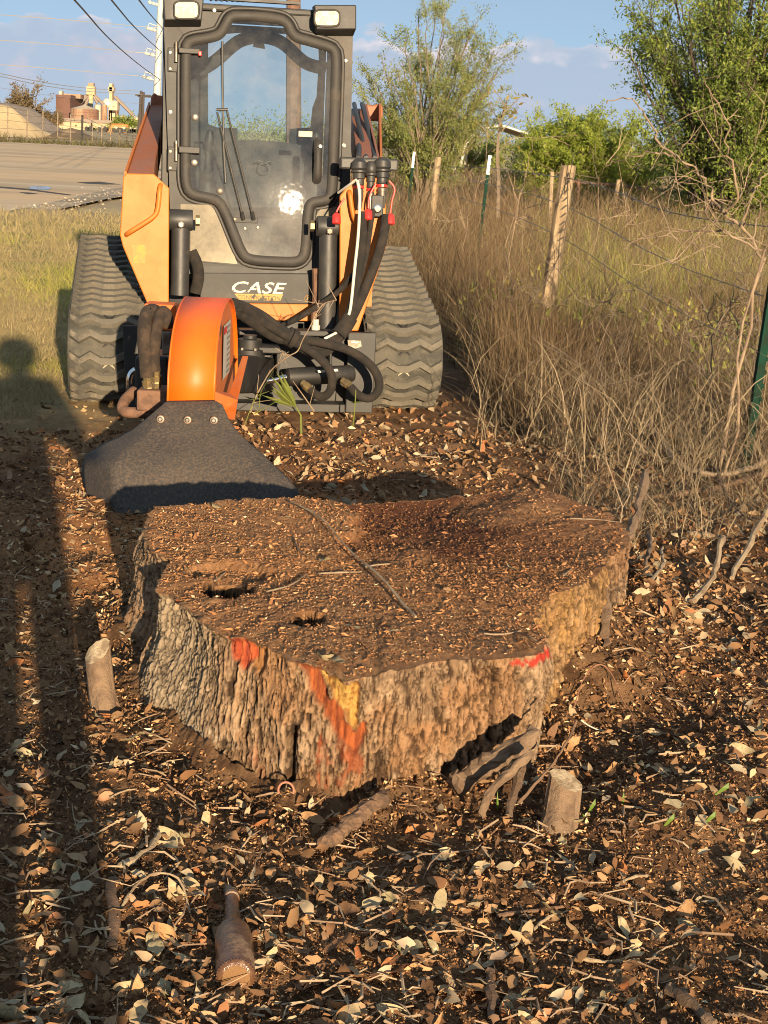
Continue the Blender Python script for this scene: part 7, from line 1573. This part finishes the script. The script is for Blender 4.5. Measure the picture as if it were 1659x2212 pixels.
stick('thin arched twig left of the bottle', A8((500, 628), (540, 575), (600, 540), (690, 530), (745, 545), (778, 615)), .004, lift=[0, .01, .03, .03, .02, 0]); stick('flat brown strip of bark left of the bottle', A8((445, 525), (455, 600), (470, 720), (475, 770)), .014, darkst, taper=.3, flat=.45)
stick('thin pale twig at the lower left edge', A8((-20, 782), (100, 745), (235, 712)), .0035); stick('pale upright stick at the left edge near the corner', A8((92, 840), (98, 950), (105, 1065)), .006, taper=.2); stick('straight bleached twig just left of the bottle neck', A8((715, 487), (790, 510), (860, 527)), .0035, taper=.2); stick('pale splinter at the far left edge', A8((0, 420), (35, 445), (68, 472)), .005, taper=.3)
stick('twig forking towards the long bottom stick', A8((20, 1000), (140, 975), (285, 955)), .004); stick('thin twig below the flat bark strip', A8((380, 862), (450, 890), (510, 915)), .003); stick('pale twig under the buff leaf near the stump foot', A8((445, 165), (500, 142), (560, 130)), .003)
stick3('thick grey root snag pointing up at the right foot of the stump', [(985, 1698, 3.10), (1035, 1664, 3.09), (1095, 1628, 3.08), (1157, 1590, 3.10)], .0235, rootm, 'root', 'broken_root', .12, 11); stick3('thin curved root below the thick root snag', [(1038, 1762, 2.95), (1058, 1712, 2.96), (1098, 1668, 2.97), (1150, 1626, 3.0)], .0085, rootm, 'root', 'thin_root', -.1)
stick('leaning root stub under a long runner', [(1098, 1790), (1112, 1752), (1128, 1722)], .013, rootm, 'root', 'root_stub', lift=[0, .03, .05], taper=.2)
stick3('long thin runner rising to the right of the stump foot', [(1120, 1735, 2.88), (1150, 1700, 2.9), (1192, 1655, 2.94), (1225, 1604, 2.98), (1246, 1556, 3.02)], .0035, darkst, 'root', 'root_runner', .3, 6); stick('long fine runner across the bare soil', A9((-60, 445), (150, 437), (330, 435), (440, 370), (540, 260)), .0025, darkst, 'root', 'root_runner')
stick('forked twig on bare soil right of the centre', A9((560, 795), (610, 745), (700, 680), (742, 655)), .005); stick('thick stick at the bottom right corner', A9((1240, 965), (1310, 1040), (1420, 1140)), .013, rootm, taper=.1); stick('dark upright scrap of bark at the bottom edge', A9((462, 930), (470, 1020), (478, 1130)), .011, darkst, taper=.2); stick('pale twig lying level right of the pair of curled leaves', A9((840, 835), (980, 848), (1100, 830)), .0045)
stick('short pale twig on the dark bare soil', A9((1008, 570), (1060, 525), (1140, 505)), .0045); stick('brown flat stick pointing into the dark hollow', A9((500, 665), (600, 640), (780, 638)), .006, darkst); stick('thin bent twig at the lower right', A9((1150, 850), (1190, 790), (1275, 768)), .003); stick('bleached splinter near the right edge', A9((1375, 597), (1455, 588)), .004)
stick('thick dark root standing beside the right end of the stump', A15((862, 560), (830, 650), (800, 720), (752, 800)), .017, rootm, 'root', 'broken_root', lift=[.18, .13, .09, .05], taper=-.2); stick('knobbly root right of the stump lobe', A15((878, 930), (880, 1010), (850, 1120), (842, 1185)), .011, rootm, 'root', 'thin_root', lift=[.08, .06, .03, 0])
stick('pale hooked root right of the stump', A15((868, 1290), (900, 1215), (960, 1120), (985, 1080), (945, 1040), (968, 985)), .009, stickm, 'root', 'hooked_root', lift=[0, .01, .02, .04, .06, .07]); stick('bent branch with a cut end at the right', A15((1345, 905), (1318, 985), (1290, 1055), (1170, 1160)), .014, stickm, lift=[.10, .06, .03, 0], taper=.3)
stick('thick weathered stick at the right edge', A15((1645, 700), (1540, 810), (1435, 965)), .016, stickm, lift=[.1, .06, .0]); stick('long crooked fallen branch below the green steel post', A15((845, 185), (930, 200), (1010, 285), (1150, 375), (1400, 402), (1560, 360), (1680, 350)), .013, palem, 'branch', 'fallen_branch', lift=[.15, .13, .08, .05, .05, .06, .08], taper=-.2)
stick('dark fallen branch lying under the crooked one', A15((780, 455), (1000, 452), (1300, 462), (1500, 430), (1680, 395)), .011, darkst, 'branch', 'fallen_branch', lift=[.01, .03, .04, .05, .06], taper=-.3); stick('short pale log end under the fallen branches', A15((1150, 690), (1260, 700), (1370, 705)), .014, stickm, taper=.1); stick('thin branch hanging across the right litter', A15((1320, 450), (1385, 560), (1500, 640), (1640, 690)), .008, darkst, 'branch', 'fallen_branch', lift=[.1, .06, .04, .04])
stick('looping reddish vine right of the stump foot', A15((415, 1840), (460, 1760), (560, 1722), (650, 1740), (720, 1810), (790, 1850), (815, 1930)), .0022, mat('reddish_vine', (.22, .11, .065), .7), 'vine', 'dry_vine', lift=[.01, .02, .025, .02, .015, .01, 0]); stick('white straw on the soil right of the stump foot', A15((465, 1868), (560, 1885), (650, 1900)), .003, M['white'], 'straw', 'straw_piece')
# on the stump
stick('dead branch lying across the stump top', A7((540, 105), (630, 160), (700, 240), (795, 330), (850, 385), (892, 432)), .0032, stickm, 'branch', 'dead_branch', .3, [.012, .02, .012, .022, .010, .006], -.3)
for k_, (pts, lab) in enumerate(((((545, 195), (560, 240), (620, 258), (690, 290)), 'thin dark twig curving off left of the dead branch'), (((615, 295), (680, 292), (740, 290)), 'pale straight twig crossing the dead branch'), (((470, 350), (540, 332), (580, 300)), 'bent twig left of the dead branch on the stump'), (((1085, 472), (1140, 468), (1190, 460)), 'pale twig beside the cream leaf on the stump'), (((745, 275), (780, 268), (820, 265)), 'short twig right of the dead branch'), (((1310, 300), (1335, 283)), 'short white splinter at the right of the stump top'), (((320, 300), (352, 275)), 'small twig standing in the left hole of the stump'), (((1330, 140), (1400, 146), (1478, 156)), 'thin straw across the right rim of the stump'))):
    stick(lab, A7(*pts), .0032, palem if k_ != 0 else darkst, 'twig', 'loose_twig', .3, sd=k_)
# cut sapling stubs
def stub(label, b, t, r, zt_):
    p0 = ground_pt(*b, 0); p0[2] = surf_z(p0[0], p0[1]) - .03; d = ray(*t); k_ = (p0[1] + .02 - 0) / d[1]; p1 = np.array([0, 0, EYE]) + d * k_; p1[1] += .03; e = empty('sapling_stub', p0); tag(e, label, 'stub'); ax = p1 - p0; n = 22
    mb = MB(); P, T, Nn = frames([np.zeros(3), ax * .3, ax * .6, ax]); vs = []
    for i in range(4):
        B = T[i].cross(Nn[i])
        for k2 in range(n): a = 2 * math.pi * k2 / n; q = P[i] + (Nn[i] * math.cos(a) + B * math.sin(a)) * r * (1.12 - .06 * i + .05 * math.sin(k2 * 2.7) + .03 * math.sin(k2 * 5.1 + i)); q = Vector(q) + (Vector((0, 0, .042 * (q.y / r))) if i == 3 else Vector((0, 0, 0))); vs.append(q)
    mb.add(vs, [(i * n + k2, i * n + (k2 + 1) % n, (i + 1) * n + (k2 + 1) % n, (i + 1) * n + k2) for i in range(3) for k2 in range(n)]); mb.build('bark', rootm, e, smooth=True)
    MB().add(vs[-n:], [tuple(range(n))]).build('cut_end', mat('cut_wood_face', (.42, .33, .21), .9, c2=(.24, .17, .10), scale=40, bump=.6, bscale=120), e)
stub('cut sapling stub leaning out of the soil by the right front of the stump', (1200, 1815), (1222, 1752), .037, .1); stub('cut pale topped sapling stub standing left of the stump', (234, 1535), (205, 1468), .033, .15)
# roots of the stump running into the soil, buttress at the front
stick3('broken root lying at the front foot of the stump', [(702, 1826, 2.84), (722, 1806, 2.86), (750, 1786, 2.89), (775, 1764, 2.92), (805, 1742, 2.96), (834, 1716, 3.01)], .017, darkst, 'root', 'broken_root', .05, 9)
stick('slab of bark leaning at the right foot of the stump', A15((560, 1530), (590, 1600), (600, 1650)), .018, rootm, 'bark', 'bark_slab', lift=[.05, .03, .0], taper=.1, flat=.4)
# rubber ring
p = ground_pt(618, 1735, .0); rg_ = MB().tube([np.array([.0165 * math.cos(a), 0, .018 * math.sin(a)]) for a in np.linspace(-.4, 3.6, 18)], .0024, 6).build('rubber_ring', mat('pink_rubber', (.36, .14, .09), .6), smooth=True); rg_.location = (p[0], p[1] - .02, surf_z(p[0], p[1]) + .012); tag(rg_, 'pink rubber ring stuck upright in the soil at the stump foot', 'ring')
# brown glass bottle
bt, bn = ground_pt(510, 2100, .03), ground_pt(500, 1925, .02); bt[2] = surf_z(bt[0], bt[1]) + .020; bn[2] = surf_z(bn[0], bn[1]) + .016; ax = bn - bt; ln = np.linalg.norm(ax); R0_ = .0335
bo = empty('glass_bottle', bt); tag(bo, 'dirty brown glass bottle half sunk in the leaves at the bottom', 'bottle')
prof = [(0, R0_ * .80), (.004, R0_ * .95), (.012, R0_), (ln * .25, R0_), (ln * .42, R0_), (ln * .49, R0_ * .94), (ln * .55, R0_ * .76), (ln * .60, R0_ * .56), (ln * .66, R0_ * .46), (ln * .93, R0_ * .37), (ln * .935, R0_ * .45), (ln * .965, R0_ * .45), (ln * .97, R0_ * .40), (ln, R0_ * .40)]
bm_ = mat('dirty_brown_glass', (.11, .055, .03), .16, c2=(.07, .033, .018), scale=14, dirt=(.24, .145, .08), dscale=22, dlo=.46, dhi=.66, spec=.6, bump=.3, bscale=140)
MB().lathe((0, 0, 0), ax, prof, 28).build('body', bm_, bo, smooth=True)
kn = MB(); axn = Vector(ax).normalized(); upv = Vector((0, 0, 1)); N0 = (upv - axn * upv.dot(axn)).normalized(); B0 = axn.cross(N0)
for k_ in range(36): a = k_ / 36 * 2 * math.pi; c = axn * .005 + (N0 * math.cos(a) + B0 * math.sin(a)) * R0_ * .97; kn.box(c, (.0022, .003, .0022))
kb = kn.build('knurled_base', bm_, bo); kb['kind'] = 'stuff'
MB().lathe(Vector(ax) * .0 - axn * .0005, axn, [(0, R0_ * .7), (.003, R0_ * .78)], 24).build('base_plug', soilm and mat('packed_soil', (.22, .12, .05), .95, c2=(.14, .07, .03), bump=.8), bo)
# grass shoots
shm = rnd_mat('green_shoot', [(0, (.13, .22, .03)), (1, (.24, .33, .06))], .5, .4)
for x, y, x2, y2 in ((1262, 1790, 1252, 1755), (1342, 1770, 1345, 1730), (1432, 1815, 1452, 1775), (1518, 1812, 1540, 1775), (1540, 1762, 1568, 1720), (1075, 1760, 1075, 1705), (1270, 1780, 1282, 1752)):
    p = ground_pt(x, y); z = surf_z(p[0], p[1]); e = at(x2, y2, p[1] + .01); h_ = max(.03, e[2] - z); s = .0028
    o = MB().add([(-s, 0, 0), (s, 0, 0), (e[0] - p[0] + s * .6, 0, h_ * .6), ((e[0] - p[0]) * .6 - s, 0, h_ * .6), ((e[0] - p[0]) * 1.1, .004, h_)], [(0, 1, 2, 3), (3, 2, 4)]).build('grass_shoot', shm); o.location = (p[0], p[1], z); tag(o, 'green grass shoot ' + {1262: 'leaning left just right of the sapling stub', 1342: 'standing upright alone right of the sapling stub', 1432: 'leaning right, left one of the slanting trio', 1518: 'leaning right, lower right one of the slanting trio', 1540: 'leaning right, uppermost of the slanting trio', 1075: 'tall and thin beside the curved root', 1270: 'leaning right just beside the sapling stub'}[x], 'grass shoot', 'grass shoots in the lower right soil')
# ------------------------------------------------------------------ the photographer, standing behind the phone: casts the long shadow on the left
def person():
    bx, by = .155, -.46
    J = dict(pel=(0, 0, .93), sp=(0, .01, 1.12), ch=(0, .02, 1.30), nk=(0, .03, 1.43), hd0=(0, .04, 1.50), hd=(0, .05, 1.60), hl=(-.08, 0, .90), kl=(-.08, .02, .50), al=(-.08, -.02, .09), fl=(-.09, .13, .04), hr=(.08, 0, .90), kr=(.08, .02, .50), ar=(.08, -.02, .09), fr=(.09, .13, .04),
             sl=(-.18, .01, 1.37), el=(-.25, .10, 1.10), wl=(-.20, .34, 1.20), sr=(.18, .01, 1.37), er=(.27, .10, 1.10), wr=(-.02, .34, 1.20))
    r = dict(pel=.15, sp=.14, ch=.16, nk=.06, hd0=.075, hd=.10, hl=.095, kl=.055, al=.042, fl=.04, hr=.095, kr=.055, ar=.042, fr=.04, sl=.075, el=.05, wl=.034, sr=.075, er=.05, wr=.034)
    E = [('pel', 'sp'), ('sp', 'ch'), ('ch', 'nk'), ('nk', 'hd0'), ('hd0', 'hd'), ('pel', 'hl'), ('hl', 'kl'), ('kl', 'al'), ('al', 'fl'), ('pel', 'hr'), ('hr', 'kr'), ('kr', 'ar'), ('ar', 'fr'), ('ch', 'sl'), ('sl', 'el'), ('el', 'wl'), ('ch', 'sr'), ('sr', 'er'), ('er', 'wr')]
    # hands: palm and five fingers each, closed round the phone
    for s, wn, x0 in ((-1, 'wl', -.20), (1, 'wr', -.02)):
        p = np.array(J[wn]); cdir = np.array([.06 * -s, .03, .03]); J['p' + wn] = tuple(p + np.array([.03 * -s * .6, .03, .04])); r['p' + wn] = .026; E.append((wn, 'p' + wn))
        for k, (dx_, dz_, ln) in enumerate(((0, -.020, .05), (0, .0, .062), (0, .02, .065), (0, .038, .055), (.0, .05, .045))):
            a = np.array(J['p' + wn]) + np.array([0, .012, dz_ * .8]); b = a + np.array([-s * .03, .02, .004]) * ln / .06; c = b + np.array([-s * .026, -.008, .004])
            for nm, q, rr in ((f'{wn}{k}a', a, .010), (f'{wn}{k}b', b, .009), (f'{wn}{k}c', c, .008)): J[nm] = tuple(q); r[nm] = rr
            E.extend([('p' + wn, f'{wn}{k}a'), (f'{wn}{k}a', f'{wn}{k}b'), (f'{wn}{k}b', f'{wn}{k}c')])
    names = list(J); me = bpy.data.meshes.new('body'); me.from_pydata([J[n] for n in names], [(names.index(a), names.index(b)) for a, b in E], [])
    cl = mat('dark_jacket', (.05, .055, .07), .9); me.materials.append(cl); root = empty('person', (bx, by, 0)); root.scale = (1.0, 1.1, 1.17); tag(root, 'standing photographer in a dark hooded jacket holding up a phone', 'person')
    o = link(bpy.data.objects.new('body', me), root); sk = o.modifiers.new('Skin', 'SKIN'); lay = me.skin_vertices[0] if me.skin_vertices else None
    if lay is None: bm = bmesh.new(); bm.from_mesh(me); bm.verts.layers.skin.verify(); bm.to_mesh(me); bm.free(); lay = me.skin_vertices[0]
    for i, n in enumerate(names): lay.data[i].radius = (r[n], r[n] * (.72 if n in ('sp', 'ch', 'pel') else 1)); 
    lay.data[0].use_root = True; o.modifiers.new('Subdivision', 'SUBSURF').levels = 1; o.modifiers['Subdivision'].render_levels = 1
    hm = MB(); hm.lathe((0, .03, 1.47), (0, .05, 1), [(0, .10), (.05, .125), (.12, .13), (.17, .10), (.20, .05)], 16); hm.build('hood', cl, root, smooth=True)
    fm_ = mat('skin', (.45, .28, .2), .6); f = MB(); f.lathe((0, .10, 1.55), (0, 1, -.05), [(-.05, .07), (0, .085), (.03, .07), (.045, .03)], 14); f.lathe((0, .135, 1.545), (0, 1, -.3), [(0, .014), (.025, .012), (.03, .004)], 8); f.build('face', fm_, root, smooth=True)
    e = MB()
    for s in (-1, 1): e.lathe((s * .032, .138, 1.575), (0, 1, 0), [(0, .010), (.006, .006)], 8)
    e.box((0, .14, 1.512), (.04, .01, .006)); e.build('eyes_and_mouth', DRK, root)
    ph = MB().box((-.12, .40, 1.42), (.15, .009, .075)).build('phone', M['black'], None, bevel=.004); ph.location = (bx, by, 0); tag(ph, 'black phone held up in both hands', 'phone')
person()
